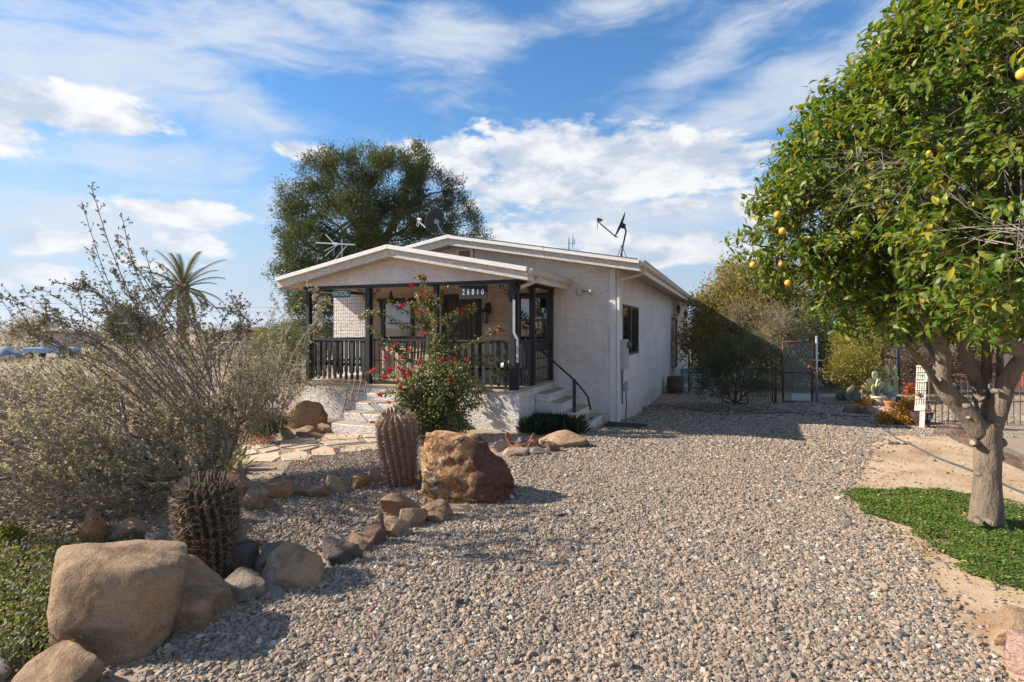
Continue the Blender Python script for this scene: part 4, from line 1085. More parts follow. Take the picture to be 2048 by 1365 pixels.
    rock('rock', 'mottled grey rock right of the long pinkish one', (1058, 893, 1098, 911), RM['grey'], 72, .8, 4, 12, 10, .04, .15, Q)
    rock('rock', 'speckled pinkish rock left of the rusty horseshoe', (986, 880, 1018, 904), RM['pink'], 73, .8, 4, 12, 12, .05, .1, Q)
    rock('rock', 'reddish rock leaning on the right side of the rusty horseshoe', (1052, 876, 1078, 898), RM['orange'], 74, .8, 4, 10, 12, .05, .1, Q)
    rock('rock', 'dark small rock right of the mottled grey one', (1092, 882, 1120, 905), RM['purple'], 75, .8, 4, 10, 12, .06, .1, Q)
    rock('rock', 'small rounded grey rock cradled in the rusty horseshoe', (1030, 875, 1056, 892), RM['grey'], 76, .8, 3, 10, 12, .05, .1, Q)
    rock('rock', 'small pale rock on the far edge of the broad flat tan rock', (1108, 850, 1126, 862), RM['pale'], 77, .8, 3, 10, 12, .05, .1, Q)
    rock('rock', 'pinkish small rock behind the rusty horseshoe on the left', (998, 872, 1016, 886), RM['pink'], 78, .8, 3, 10, 12, .05, .1, Q)
    # right
    rock('boulder', 'smooth yellowish boulder at the lower right edge of the photo', (1978, 1222, 2100, 1308), RM['tan'], 80, .8, 5, 12, 8, .03, .1, None, 'boulder')
    rock('boulder', 'pale pink speckled boulder in the lower right corner', (2022, 1262, 2140, 1372), RM['pink'], 81, .8, 5, 12, 10, .03, .1, None, 'boulder')
    Q = 'rocks around the potted cacti'
    rock('rock', 'brown rock at the left end in front of the orange bowl', (1690, 806, 1726, 828), RM['brown'], 82, .9, 4, 12, 10, .05, .1, Q)
    rock('rock', 'brown rock below the cream pot, half in shadow', (1722, 811, 1762, 831), RM['brown'], 83, .9, 4, 12, 10, .05, .1, Q)
    rock('rock', 'reddish flat rock below the terracotta pot', (1752, 815, 1800, 836), RM['pink'], 84, .9, 4, 12, 10, .05, .1, Q)
    rock('rock', 'white rounded rock right of the terracotta pot', (1787, 810, 1801, 819), RM['pale'], 85, .9, 3, 12, 10, .05, .1, Q)
    rock('rock', 'pinkish rock standing behind the orange bowl', (1712, 778, 1742, 803), RM['pink'], 86, .9, 4, 12, 10, .05, .1, Q)
    rock('rock', 'pale flat rock on the far gravel below the yellow bush', (1664, 762, 1690, 772), RM['pale'], 87, .9, 3, 12, 10, .05, .1, Q)
    rock('rock', 'pinkish rock left of the pots near the small cactus', (1690, 762, 1708, 775), RM['pink'], 88, .9, 3, 12, 10, .05, .1, Q)
    for k, (x, y) in enumerate([(1779, 889), (1793, 888), (1806, 889), (1818, 890)]):
        rock('rock', ('leftmost', 'second from left', 'third from left', 'rightmost')[k] + ' of four pale pebbles beside the hose on the dirt yard', (x - 7, y - 7, x + 7, y + 1), RM['pale'], 90 + k, .9, 3, 10, 12, .06, .1, 'pebbles beside the hose')
    rock('rock', 'small stone at the foot of the side wall by the hose', (1284, 812, 1300, 822), RM['grey'], 95, .8, 3, 10, 12, .04, .1)
rocks()

# ------------------------------------------------------------------ flagstone path
def flagstones():
    m = [mat('flagstone_sand', (.46, .35, .23), (.55, .44, .31), 4, .85, .25, 40), mat('flagstone_buff', (.50, .40, .27), (.58, .47, .34), 3, .85, .25, 40), mat('flagstone_rose', (.46, .33, .22), (.54, .41, .28), 5, .85, .25, 40)]
    T = thing('path', 'irregular buff flagstones laid as a path to the front steps', 'path', G(640, 890))
    T['kind'] = 'structure'; del T['category']
    polys = [[(560, 912), (600, 901), (626, 912), (615, 921), (566, 923)], [(502, 914), (556, 905), (562, 915), (545, 925), (497, 925)], [(622, 903), (650, 894), (668, 900), (672, 912), (624, 913)],
             [(676, 899), (706, 893), (738, 897), (722, 904), (684, 905)], [(640, 884), (716, 881), (722, 886), (650, 893)], [(560, 888), (630, 882), (634, 887), (560, 897)],
             [(705, 893), (768, 886), (795, 890), (760, 900), (718, 900)], [(728, 879), (790, 876), (800, 883), (740, 886)], [(590, 900), (640, 893), (618, 901), (598, 905)], [(640, 873), (722, 869), (716, 879), (646, 882)],
             [(565, 899), (612, 891), (640, 890), (590, 898)], [(518, 902), (552, 894), (560, 900), (530, 907)], [(500, 893), (548, 887), (552, 892), (512, 900)], [(470, 905), (510, 900), (515, 908), (474, 915)],
             [(724, 868), (800, 865), (800, 873), (728, 877)], [(480, 893), (505, 889), (498, 899), (472, 903)], [(555, 880), (630, 876), (632, 881), (558, 886)]]
    for i, pl in enumerate(polys):
        q = [G(x, y) for x, y in pl]
        c = sum(q, Vector()) / len(q)
        mb = MB(); n = len(q); top = []; bot = []
        for j in range(n):
            a, b = q[j], q[(j + 1) % n]
            for t_ in (0, .35, .68):
                p = a.lerp(b, t_); k = random.uniform(.95, 1.0)
                p = c + (p - c) * k
                top.append((p.x, p.y, float(tz(p.x, p.y)) + .012 + random.uniform(0, .003) + .004 * (i % 3))); bot.append((p.x, p.y, float(tz(p.x, p.y)) - .03))
        nn = len(top)
        mb.add(top + bot, [tuple(range(nn))] + [(k_, nn + k_, nn + (k_ + 1) % nn, (k_ + 1) % nn) for k_ in range(nn)])
        o = mb.build('flagstone', m[i % 3], T, world=True, bevel=.006)
        if o.data.polygons[0].normal.z < 0: o.data.flip_normals()
flagstones()
# ------------------------------------------------------------------ citrus tree
L_CITRUS = leafmat('citrus_leaf', [(.035, .075, .012), (.055, .11, .016), (.095, .165, .022), (.17, .22, .03), (.07, .13, .018), (.25, .25, .04), (.095, .135, .03), (.22, .24, .06), (.42, .30, .03)], .36, .38, .3)
def citrus():
    base = G(1972, 1056)
    T = thing('citrus_tree', 'large orange tree with forked pale trunk growing out of the green ground cover', 'tree', base)
    by = base.y
    lob = px_lobes([(1900, 330, 5.3, 270), (1710, 400, 5.8, 160), (1590, 470, 6.0, 80), (1720, 285, 5.6, 100), (1790, 235, 5.5, 110), (1900, 165, 5.2, 150), (1960, 60, 5.2, 110), (2060, 200, 4.6, 280),
                    (1740, 545, 6.0, 100), (1850, 540, 5.4, 110), (2050, 470, 3.9, 190), (1990, 570, 4.7, 85), (1530, 500, 6.2, 46), (1640, 500, 6.2, 90), (1645, 340, 6.0, 74), (1590, 410, 6.0, 54),
                    (1815, 615, 6.3, 60), (1775, 640, 6.4, 40), (2030, 560, 5.8, 110), (1900, 560, 6.6, 120), (1560, 540, 6.2, 30), (1505, 490, 6.2, 20), (2100, 560, 4.4, 110),
                    (2000, 350, 7.2, 300), (2080, -20, 5.0, 220), (2100, -250, 5.4, 260), (2380, 250, 5.2, 330), (2350, -100, 5.6, 300), (2300, 560, 5.6, 160), (1640, 250, 5.9, 36), (1690, 210, 5.8, 30), (1870, 75, 5.3, 40), (1800, 150, 5.5, 45)])
    lob = np.array(lob)
    ncl = 9600
    c, d, idx = lobe_points(lob, n=ncl, shell=.66)
    # leave out what sits deep inside other lobes
    dist = np.linalg.norm(c[:, None, :] - lob[None, :, :3], axis=2) / lob[None, :, 3]
    ok = (dist.min(1) > .45) | (RNG.random(ncl) < .15)
    u = c[:, 0] / c[:, 1] * F + 1024
    ok &= (u < 2200) | (RNG.random(ncl) < .45)
    c, d, idx = c[ok], d[ok], idx[ok]; n0 = len(c)
    per = 13
    tip = norml(d * .8 + unit(n0) * .6 + np.array([0, 0, .15]))
    # leaves along a short shoot
    s = np.tile(np.linspace(.1, 1, per), n0); ax = np.repeat(tip, per, 0); C = np.repeat(c, per, 0) + ax * (s * .26)[:, None] + RNG.normal(0, .02, (n0 * per, 3))
    rad = unit(n0 * per); rad = norml(rad - ax * (rad * ax).sum(1, keepdims=True))
    A = norml(ax * .55 + rad * .9 + np.array([0, 0, -.12])); Nn = norml(ax * .5 + np.array([0, 0, .9]) + RNG.normal(0, .3, (n0 * per, 3)))
    leaf_mesh('crown', C, A, Nn, RNG.uniform(.06, .12, len(C)), RNG.uniform(.028, .048, len(C)), L_CITRUS, T, 'full', .22)
    sticks('shoots', c - tip * .10, c + tip * .26, .004, .002, mat('green_shoot', (.12, .13, .05), (.18, .16, .08), 9), T)['kind'] = 'stuff'
    # trunk and limbs
    B = lambda px, py, dy=0.0: tuple(at(px, py, by + dy))
    mb = MB()
    r = lambda w: w / F * by / 2 * .80
    mb.tube([B(1975, 1075), B(1974, 1058), B(1973, 1040), B(1974, 990), B(1975, 930), B(1977, 890), B(1973, 862), B(1971, 838)], [r(104), r(88), r(73), r(61), r(56), r(57), r(62), r(58)], 14)
    def limb(pts, w, n=9):
        k = len(pts); mb.tube([B(*p) for p in pts], [r(w[0] + (w[1] - w[0]) * i / (k - 1)) for i in range(k)], n)
    limb([(1966, 880, 0), (1942, 838, .02), (1915, 806, .03), (1886, 780, .03), (1880, 745, .05), (1890, 712, .05), (1878, 690, 0), (1862, 655, -.1), (1842, 620, -.2), (1815, 585, -.3)], (56, 22))
    limb([(1892, 785, .0), (1868, 760, -.05), (1845, 727, -.12), (1820, 700, -.2), (1806, 690, -.25)], (20, 9), 7)
    limb([(1975, 850, .05), (1970, 800, .15), (1955, 765, .2), (1935, 725, .2), (1925, 680, .2), (1918, 630, .15), (1900, 560, .1), (1880, 480, .1)], (44, 22))
    limb([(1965, 775, .18), (1972, 740, .2), (1975, 690, .25), (1985, 640, .3), (1995, 560, .3)], (30, 16))
    limb([(1982, 870, 0), (1996, 820, -.02), (2010, 770, -.05), (2030, 735, -.1), (2060, 700, -.15), (2110, 650, -.2)], (50, 30))
    limb([(2004, 790, 0), (2000, 745, .1), (1998, 700, .15), (2002, 650, .2)], (20, 12), 7)
    limb([(2110, 735, -.9), (2060, 712, -1.0), (2010, 690, -1.05), (1990, 660, -1.1), (1965, 630, -1.15), (1940, 595, -1.2)], (38, 16))
    limb([(1915, 800, .1), (1900, 760, .3), (1880, 725, .5), (1858, 695, .7), (1838, 660, .9)], (26, 12), 7)
    tr = mb.build('trunk', M_BARK, T, world=True, smooth=True)
    sd = tr.modifiers.new('subdivide', 'SUBSURF'); sd.levels = 2; sd.render_levels = 2
    tex = bpy.data.textures.new('bark_lumps', 'CLOUDS'); tex.noise_scale = .11; tex.noise_depth = 2
    dm = tr.modifiers.new('lumps', 'DISPLACE'); dm.texture = tex; dm.strength = .035; dm.texture_coords = 'LOCAL'
    # sawn stubs and knots
    cutm = mat('sawn_wood', (.46, .37, .27), (.34, .26, .18), 30, .9)
    for (px, py, dy, rr, dx) in ((2016, 690, -1.13, 8, (-.4, -.8, .1)), (1879, 760, -.02, 6, (-.7, -.7, -.1)), (1995, 783, -.12, 6, (0, -1, .1)), (1966, 782, .0, 6, (.2, -1, .2)), (1938, 812, -.12, 6, (.4, -.9, .3)),
                               (2006, 885, .0, 12, (1, -.2, .25)), (1946, 886, -.05, 9, (-.8, -.6, .1)), (2003, 915, .0, 10, (.9, -.3, .2)), (1986, 1048, -.2, 9, (.1, -1, .1)), (1958, 1045, -.2, 8, (-.3, -1, 0)), (1936, 835, -.05, 6, (-.5, -.8, .2)), (1960, 950, -.16, 5, (-.1, -1, 0))):
        p = Vector(B(px, py, dy)); dv = Vector(dx).normalized(); R_ = r(rr * 2)
        k = MB().tube([p - dv * R_ * 1.8, p - dv * R_ * .3, p + dv * R_ * .35], [R_ * 1.3, R_ * 1.0, R_ * .82], 10).build('stub', M_BARK, T, world=True, smooth=True, bevel=.0)
        MB().tube([p + dv * (R_ * .35 + .001), p + dv * (R_ * .35 + .004)], [R_ * .66, R_ * .62], 10).build('cut_face', cutm, k, world=True)
    # limbs inside the crown
    mb = MB()
    for (x, y, z, rr) in lob:
        s0 = Vector(B(random.choice([1815, 1840, 1900, 1925, 1990, 2060]), random.choice([560, 600, 640]), random.uniform(-.3, .3)))
        mb.tube(curve_pts(s0, (x, y, z), 7, .06, .12), [.022 - .0027 * q for q in range(7)], 6, False)
    mb.build('limbs', M_BARK, T, world=True, smooth=True)
    P0 = lob[idx][:, :3] + RNG.normal(0, .08, (n0, 3)); mid = P0 * .45 + c * .55 + RNG.normal(0, .05, (n0, 3))
    k = RNG.random(n0) < .22
    tw = sticks('twigs', np.concatenate([P0[k], mid[k]]), np.concatenate([mid[k], c[k]]), .005, .0025, M_DRYTWIG, T); tw['kind'] = 'stuff'
    # bare grey twigs showing in the crown face
    q = np.array([at(RNG.uniform(1700, 1960), RNG.uniform(300, 420), RNG.uniform(4.3, 4.7)) for _ in range(120)]); e = q + norml(RNG.normal(size=q.shape) * np.array([1, .4, .5]) + np.array([-.5, 0, .1])) * RNG.uniform(.12, .4, (120, 1))
    sticks('dead_twigs', q, e, .0024, .001, M_DRYTWIG, T)['kind'] = 'stuff'
    # fruit: each orange hangs from the tree
    om = mat('orange_peel', (.72, .34, .03), (.80, .42, .05), 12, .5, .15, 120)
    for i, (px, py, Y, rr, lab) in enumerate([(1555, 430, 5.4, 7, 'upper orange at the left outline of the tree crown'), (1565, 462, 5.35, 7, 'orange just below the upper one at the left outline'), (1506, 530, 5.75, 6.5, 'orange at the lowest left tip of the crown'),
                                 (1576, 566, 5.6, 6.5, 'lowest orange hanging under the left of the crown'), (1562, 529, 5.55, 4.5, 'half hidden small orange in the lower left of the crown'), (2046, 148, 3.3, 12, 'orange cut by the right edge high in the crown'),
                                 (1783, 174, 4.6, 6, 'orange near the top left outline of the crown'), (1858, 306, 4.0, 5, 'dull orange deep in the upper crown')]):
        o = MB().lathe((0, 0, 0), [(0, -1), (.5, -.88), (.85, -.55), (1, -.05), (.88, .5), (.5, .86), (.12, .95), (0, .93)], 14, False).build('orange', om, None, smooth=True)
        o.scale = [rr / F * Y] * 3; o.location = at(px, py, Y); tag(o, lab, 'orange', 'oranges hanging in the tree')
citrus()

# ------------------------------------------------------------------ big grey green twiggy shrub on the left
L_SAGE = leafmat('sage_leaf', [(.24, .235, .15), (.33, .315, .215), (.44, .415, .31), (.30, .26, .155), (.52, .475, .375), (.40, .30, .17)], .5, .7, .2, (1.05, 1.02, .9))
def sage_shrub():
    base = G(392, 975)
    T = thing('sage_shrub', 'huge sprawling grey green twiggy shrub filling the left of the garden', 'shrub', base)
    lob = np.array(px_lobes([(250, 850, 6.3, 140), (110, 860, 6.0, 130), (400, 790, 7.0, 120), (70, 930, 5.2, 120), (330, 920, 6.3, 110), (470, 760, 7.4, 90), (540, 790, 7.8, 60), (180, 935, 5.3, 90), (0, 830, 6.5, 105), (-90, 880, 5.8, 130),
                             (310, 745, 7.2, 80), (210, 775, 6.8, 75), (100, 800, 7.0, 70), (390, 900, 6.8, 90), (0, 960, 4.9, 60), (260, 955, 5.6, 70), (490, 830, 7.4, 60), (-160, 800, 6.4, 110), (440, 880, 7.0, 50), (110, 960, 5.0, 55), (360, 965, 5.9, 50)]))
    # twigs: every stem runs from the base outwards; side twigs carry tiny rosettes
    n = 3700
    c, d, idx = lobe_points(lob, n=n, shell=.62)
    keep = np.interp(HY - (c[:, 2] - EYE) / c[:, 1] * F, [620, 660, 720, 790], [.12, .22, .7, 1.0]) > RNG.random(n); c = c[keep]
    c = c[c[:, 2] > .06]; n = len(c)
    b = np.array([base.x, base.y, .1])
    grow = norml(norml(c - b) * .9 + np.array([-.35, -.1, .35]) + unit(n) * .45)
    ln_ = RNG.uniform(.18, .5, n)
    P0 = c - grow * (ln_ * .5)[:, None]; P1 = c + grow * (ln_ * .5)[:, None]
    tw = sticks('twigs', P0, P1, .0036, .0014, M_DRYTWIG, T); tw['kind'] = 'stuff'
    # second order
    m = 2
    s = RNG.uniform(.2, 1, (n, m)); Q0 = (P0[:, None] + (P1 - P0)[:, None] * s[..., None]).reshape(-1, 3)
    g2 = norml(np.repeat(grow, m, 0) + unit(n * m) * .7 + np.array([0, 0, .25])); l2 = RNG.uniform(.07, .22, n * m); Q1 = Q0 + g2 * l2[:, None]
    sticks('fine_twigs', Q0, Q1, .0020, .0009, M_DRYTWIG, T)['kind'] = 'stuff'
    # rosettes of small leaves along the fine twigs
    k = 4
    s = RNG.uniform(.3, 1.05, (len(Q0), k)); Rr = (Q0[:, None] + (Q1 - Q0)[:, None] * s[..., None]).reshape(-1, 3); ax = np.repeat(g2, k, 0)
    keep = RNG.random(len(Rr)) < .92; Rr = Rr[keep]; ax = ax[keep]
    per = 4; C = np.repeat(Rr, per, 0); ax = np.repeat(ax, per, 0)
    A = norml(ax * .5 + unit(len(C)) * .9); Nn = norml(unit(len(C)) * .6 + np.array([-.2, -.2, .6]))
    leaf_mesh('foliage', C, A, Nn, RNG.uniform(.018, .038, len(C)), RNG.uniform(.012, .021, len(C)), L_SAGE, T, 'diamond')['kind'] = 'stuff'
    # main stems
    mb = MB()
    for i, (x, y, z, rr) in enumerate(lob):
        s0 = base + Vector((random.uniform(-.12, .12), random.uniform(-.12, .12), -.05))
        mb.tube(curve_pts(s0, (x, y, z), 8, .04, .10), [.03 - .0028 * q for q in range(8)], 6, False)
    # long wands standing over the shrub
    wands = [[(420, 800), (300, 660), (230, 520), (182, 372)], [(410, 800), (290, 690), (215, 560), (163, 402)], [(400, 820), (300, 700), (230, 600), (176, 498)], [(400, 800), (330, 650), (270, 540), (246, 440)], [(430, 790), (345, 660), (290, 560), (232, 480)],
             [(360, 800), (250, 690), (150, 620), (75, 572)], [(340, 810), (220, 700), (110, 640), (0, 590)], [(380, 800), (260, 650), (200, 590), (152, 577)], [(360, 790), (250, 640), (190, 585), (162, 556)], [(420, 780), (360, 660), (315, 580), (290, 505)],
             [(440, 780), (470, 680), (480, 640), (462, 592)], [(440, 770), (440, 660), (470, 610), (486, 612)], [(300, 810), (170, 720), (70, 670), (-30, 640)], [(330, 800), (190, 680), (130, 650), (112, 620)], [(430, 790), (400, 690), (380, 640), (340, 560)],
             [(430, 790), (390, 660), (360, 590), (320, 530)], [(250, 800), (120, 690), (40, 650), (-20, 560)], [(380, 800), (300, 640), (260, 590), (228, 545)], [(440, 780), (420, 700), (400, 650), (412, 600)], [(380, 810), (300, 720), (240, 660), (205, 600)],
             [(300, 800), (200, 700), (140, 670), (90, 600)], [(420, 790), (330, 680), (300, 640), (270, 580)]]
    cc = []; aa = []; tw0 = []; tw1 = []
    extra = [[(px + random.uniform(-70, 40), py + random.uniform(-15, 50)) for px, py in wv] for wv in wands[5:16] for _ in range(1)]
    for wv in wands + extra:
        Y = random.choice([random.uniform(4.9, 5.6), random.uniform(5.8, 7.2), random.uniform(6.2, 7.4)]); pts = [at(px, py, Y + .12 * i * random.uniform(-1, 1)) for i, (px, py) in enumerate(wv)]
        full = []
        for i in range(len(pts) - 1):
            p_, q_ = pts[max(i - 1, 0)], pts[min(i + 2, len(pts) - 1)]
            for t_ in np.linspace(0, 1, 7, endpoint=(i == len(pts) - 2)):
                a_, b_ = pts[i], pts[i + 1]; t2, t3 = t_ * t_, t_ ** 3
                full.append(.5 * ((2 * a_) + (b_ - p_) * t_ + (2 * p_ - 5 * a_ + 4 * b_ - q_) * t2 + (3 * a_ - p_ - 3 * b_ + q_) * t3))
        m_ = len(full); mb.tube(full, [.0062 * (1 - .8 * i / m_) + .0015 for i in range(m_)], 5, False)
        for i in range(4, m_):
            dr = (full[i] - full[i - 1]).normalized()
            for _ in range(3 if i > m_ * .3 else 2):
                o_ = full[i - 1].lerp(full[i], random.random()); g_ = (dr * .8 + Vector(unit(1)[0]) * .65).normalized(); l_ = random.uniform(.04, .26) * (1.3 - i / m_)
                e_ = o_ + g_ * l_; tw0.append(o_); tw1.append(e_)
                if random.random() < .6: cc.append(o_.lerp(e_, random.uniform(.35, .9))); aa.append(g_)
                cc.append(e_); aa.append(g_)
    mb.build('stems', mat('dark_grey_stem', (.10, .08, .065), (.17, .14, .115), 12, .9), T, world=True, smooth=True)
    sticks('wand_twigs', np.array(tw0), np.array(tw1), .003, .0012, M_TWIG, T)['kind'] = 'stuff'
    cc = np.array(cc); aa = np.array(aa); per = 6; C = np.repeat(cc, per, 0); ax = np.repeat(aa, per, 0)
    leaf_mesh('wand_leaves', C, norml(ax * .5 + unit(len(C)) * .9), unit(len(C)), RNG.uniform(.014, .030, len(C)), RNG.uniform(.009, .016, len(C)), leafmat('backlit_wand_leaf', [(.09, .085, .045), (.14, .13, .075), (.19, .17, .10), (.12, .09, .05)], .2, .7, .2, (1.1, 1.1, .8)), T, 'diamond')['kind'] = 'stuff'  # darker leaf copy: backlit shade of the wands put into the colour
    # tufts of fallen leaves are left to the ground
sage_shrub()

# ------------------------------------------------------------------ other plants
L_PINE = leafmat('pine_needles', [(.042, .06, .02), (.068, .088, .026), (.105, .12, .034), (.056, .076, .028), (.14, .13, .045)], .26, .6, .25)
L_HEDGE = leafmat('hedge_leaf', [(.085, .115, .04), (.125, .155, .055), (.17, .19, .075), (.23, .23, .10)], .42, .5, .35)
L_OLIVE = leafmat('olive_leaf', [(.09, .105, .055), (.14, .15, .09), (.19, .195, .125)], .3, .6)
L_GOLD = leafmat('golden_leaf', [(.16, .14, .045), (.25, .19, .06), (.32, .24, .07), (.15, .15, .055), (.36, .24, .08), (.25, .19, .13)], .42, .6)
L_YELLOW = leafmat('yellow_green_leaf', [(.16, .16, .035), (.25, .21, .045), (.32, .25, .05), (.13, .14, .04)], .42, .6)
L_DULL = leafmat('dull_green_leaf', [(.07, .08, .035), (.10, .105, .055), (.14, .135, .075)], .35, .7)
L_BOUG = leafmat('bougainvillea_leaf', [(.06, .08, .03), (.09, .11, .04), (.16, .165, .07), (.26, .24, .14), (.08, .095, .035)], .4, .4)
L_BRACT = leafmat('red_bract', [(.50, .008, .03), (.58, .015, .06), (.42, .01, .02), (.60, .04, .09)], .35, .6, .2, (1.2, .7, .7))
L_AUTUMN = leafmat('autumn_leaf', [(.42, .22, .04), (.34, .14, .03), (.50, .30, .06), (.26, .10, .03)], .35, .7)
L_CLOVER = leafmat('ground_cover_leaf', [(.065, .135, .024), (.095, .18, .034), (.14, .225, .05), (.075, .15, .028), (.21, .225, .08), (.085, .16, .032), (.24, .20, .09)], .36, .55, .2)
L_LANT = leafmat('lantana_leaf', [(.085, .11, .03), (.13, .15, .045), (.22, .22, .09), (.20, .16, .09), (.06, .085, .025), (.28, .24, .13)], .35, .6)
L_ALOE = leafmat('aloe_blade', [(.018, .04, .022), (.03, .055, .03), (.04, .07, .035)], .1, .4, .5)
L_DRYBR = leafmat('dry_brush', [(.28, .22, .17), (.36, .29, .22), (.22, .17, .125), (.22, .20, .12)], .3, .9)
L_PALM = leafmat('palm_leaflet', [(.055, .07, .025), (.09, .10, .04), (.12, .115, .05), (.14, .11, .06)], .25, .5)

def big_pine():
    base = (-7.9, 30.5, -.7)
    T = thing('pine_tree', 'tall dense dark green pine rising behind the house', 'tree', base)
    lob = px_lobes([(690, 370, 30, 62), (790, 370, 30, 70), (610, 410, 29.5, 48), (860, 380, 30.5, 50), (910, 415, 30.5, 34), (640, 345, 30, 40), (730, 330, 30.5, 44), (830, 325, 30.5, 34), (700, 450, 29, 70), (790, 460, 30, 70), (620, 500, 28.5, 58), (880, 450, 30, 50),
                    (940, 450, 30, 28), (960, 470, 30, 16), (580, 470, 29, 32), (570, 545, 28, 26), (600, 560, 28, 46), (660, 540, 28.5, 60), (740, 520, 29, 60), (545, 540, 28, 15), (640, 620, 27.5, 60), (610, 600, 27, 30), (670, 660, 27, 50), (840, 500, 30, 50), (585, 380, 29.5, 26), (600, 440, 29.5, 36), (565, 420, 29.5, 14), (660, 310, 30, 20), (765, 312, 30, 20), (925, 375, 30.5, 14)])
    C, D, c, d, idx = clumps([(x, y, z, r * .90) for x, y, z, r in lob], 950, 120, .21, .72)
    n = len(C)
    A = norml(D * .6 + unit(n) * .8 + np.array([0, 0, .45]))
    leaf_mesh('crown', C, A, unit(n), RNG.uniform(.12, .25, n), RNG.uniform(.028, .05, n), L_PINE, T, 'diamond')['kind'] = 'stuff'
    mb = MB()
    P = lambda px, py, Y=29.6: at(px, py, Y)
    mb.tube([Vector(base) + Vector((0, 0, -.2)), P(738, 560, 30.4), P(735, 500), P(728, 470), P(705, 440), P(680, 420), P(650, 405)], [.34, .30, .27, .22, .17, .11, .05], 8)
    mb.tube([P(735, 500), P(722, 440), P(718, 400), P(715, 360)], [.24, .16, .1, .05], 7)
    mb.tube([P(738, 540, 30), P(790, 440), P(812, 400), P(815, 360), P(818, 330)], [.26, .18, .14, .10, .05], 7)
    mb.tube([P(800, 430), P(840, 420), P(870, 400), P(900, 400)], [.14, .1, .08, .04], 6)
    mb.tube([P(735, 520), P(680, 520, 29), P(630, 500, 28.5), P(600, 480, 28.5)], [.16, .12, .08, .04], 6)
    for (x, y, z, r) in lob: mb.tube(curve_pts(P(random.choice([735, 790, 725]), random.choice([420, 470, 500])), (x, y, z), 6, .02, .08), [.07 - .01 * q for q in range(6)], 5, False)
    mb.build('trunk', M_PINEBARK, T, world=True, smooth=True)
big_pine()

def palm(name, label, base, h, tr, nf, fl, group=None, lower=True):
    T = thing(name, label, 'palm tree', base, 0, group)
    b = Vector(base); top = b + Vector((0, 0, h))
    prof = [(tr * 1.15, -.3), (tr * 1.05, .1)] + [(tr * (.95 if i % 2 else 1.12) * (1 - .12 * i / 30), .1 + (h - .1) * i / 30) for i in range(1, 31)] + [(tr * 1.15, h + .15), (tr * .5, h + .5)]
    MB().lathe(b, prof, 12).build('trunk', mat('palm_boots', (.10, .075, .055), (.17, .125, .09), 9, .95, .7, 20), T, world=True)
    mb = MB(); C = []; A = []; Nn = []; ln = []
    for k in range(nf):
        az = k * 2.39996 + random.uniform(-.2, .2); t_ = k / nf
        el = R(80) - t_ * R(122 if lower else 85) + random.uniform(-.15, .15); L = fl * random.uniform(.65, 1.12) * (1 - .15 * t_)
        dh = Vector((math.cos(az), math.sin(az), 0)); p = top.copy(); pts = []
        nseg = 10
        for i in range(nseg + 1):
            pts.append(p.copy()); e = el - (i / nseg) ** 1.5 * R(46); p = p + (dh * math.cos(e) + Vector((0, 0, math.sin(e)))) * (L / nseg)
        mb.tube(pts, [.045 * (1 - i / nseg) * fl / 3 + .008 for i in range(nseg + 1)], 4, False)
        side = dh.cross(Vector((0, 0, 1)))
        for i in range(2, nseg):
            for j in range(4):
                q = pts[i].lerp(pts[i + 1], j / 4) ; tdir = (pts[i + 1] - pts[i]).normalized()
                for s_ in (-1, 1):
                    C.append(q); A.append(tdir * .8 + side * s_ * .62 + tdir.cross(side) * (.30 if t_ < .7 else -.25)); Nn.append(tdir.cross(side)); ln.append(L * .16 * (1.15 - abs(i / nseg - .5)))
    mb.build('fronds', mat('frond_stalk', (.16, .15, .07), (.22, .18, .09), 6), T, world=True)
    leaf_mesh('leaflets', np.array(C), np.array(A), np.array(Nn), np.array(ln), .045 * fl / 2.5, L_PALM, T, 'tri')['kind'] = 'stuff'
    return T
def far_base(px, Y): x = (px - 1024) / F * Y; return (x, Y, float(tz(x, Y)))
palm('date_palm', 'tall date palm with ragged fronds and dark trunk left of the house', far_base(366, 34), 4.85, .36, 34, 3.1)
palm('fan_palm', 'small far palm just left of the pinkish shed', far_base(428, 80), 2.7, .22, 26, 1.5)
palm('fan_palm', 'low spreading palm left of the round dark tree in the field', far_base(196, 60), 1.8, .25, 26, 2.2)

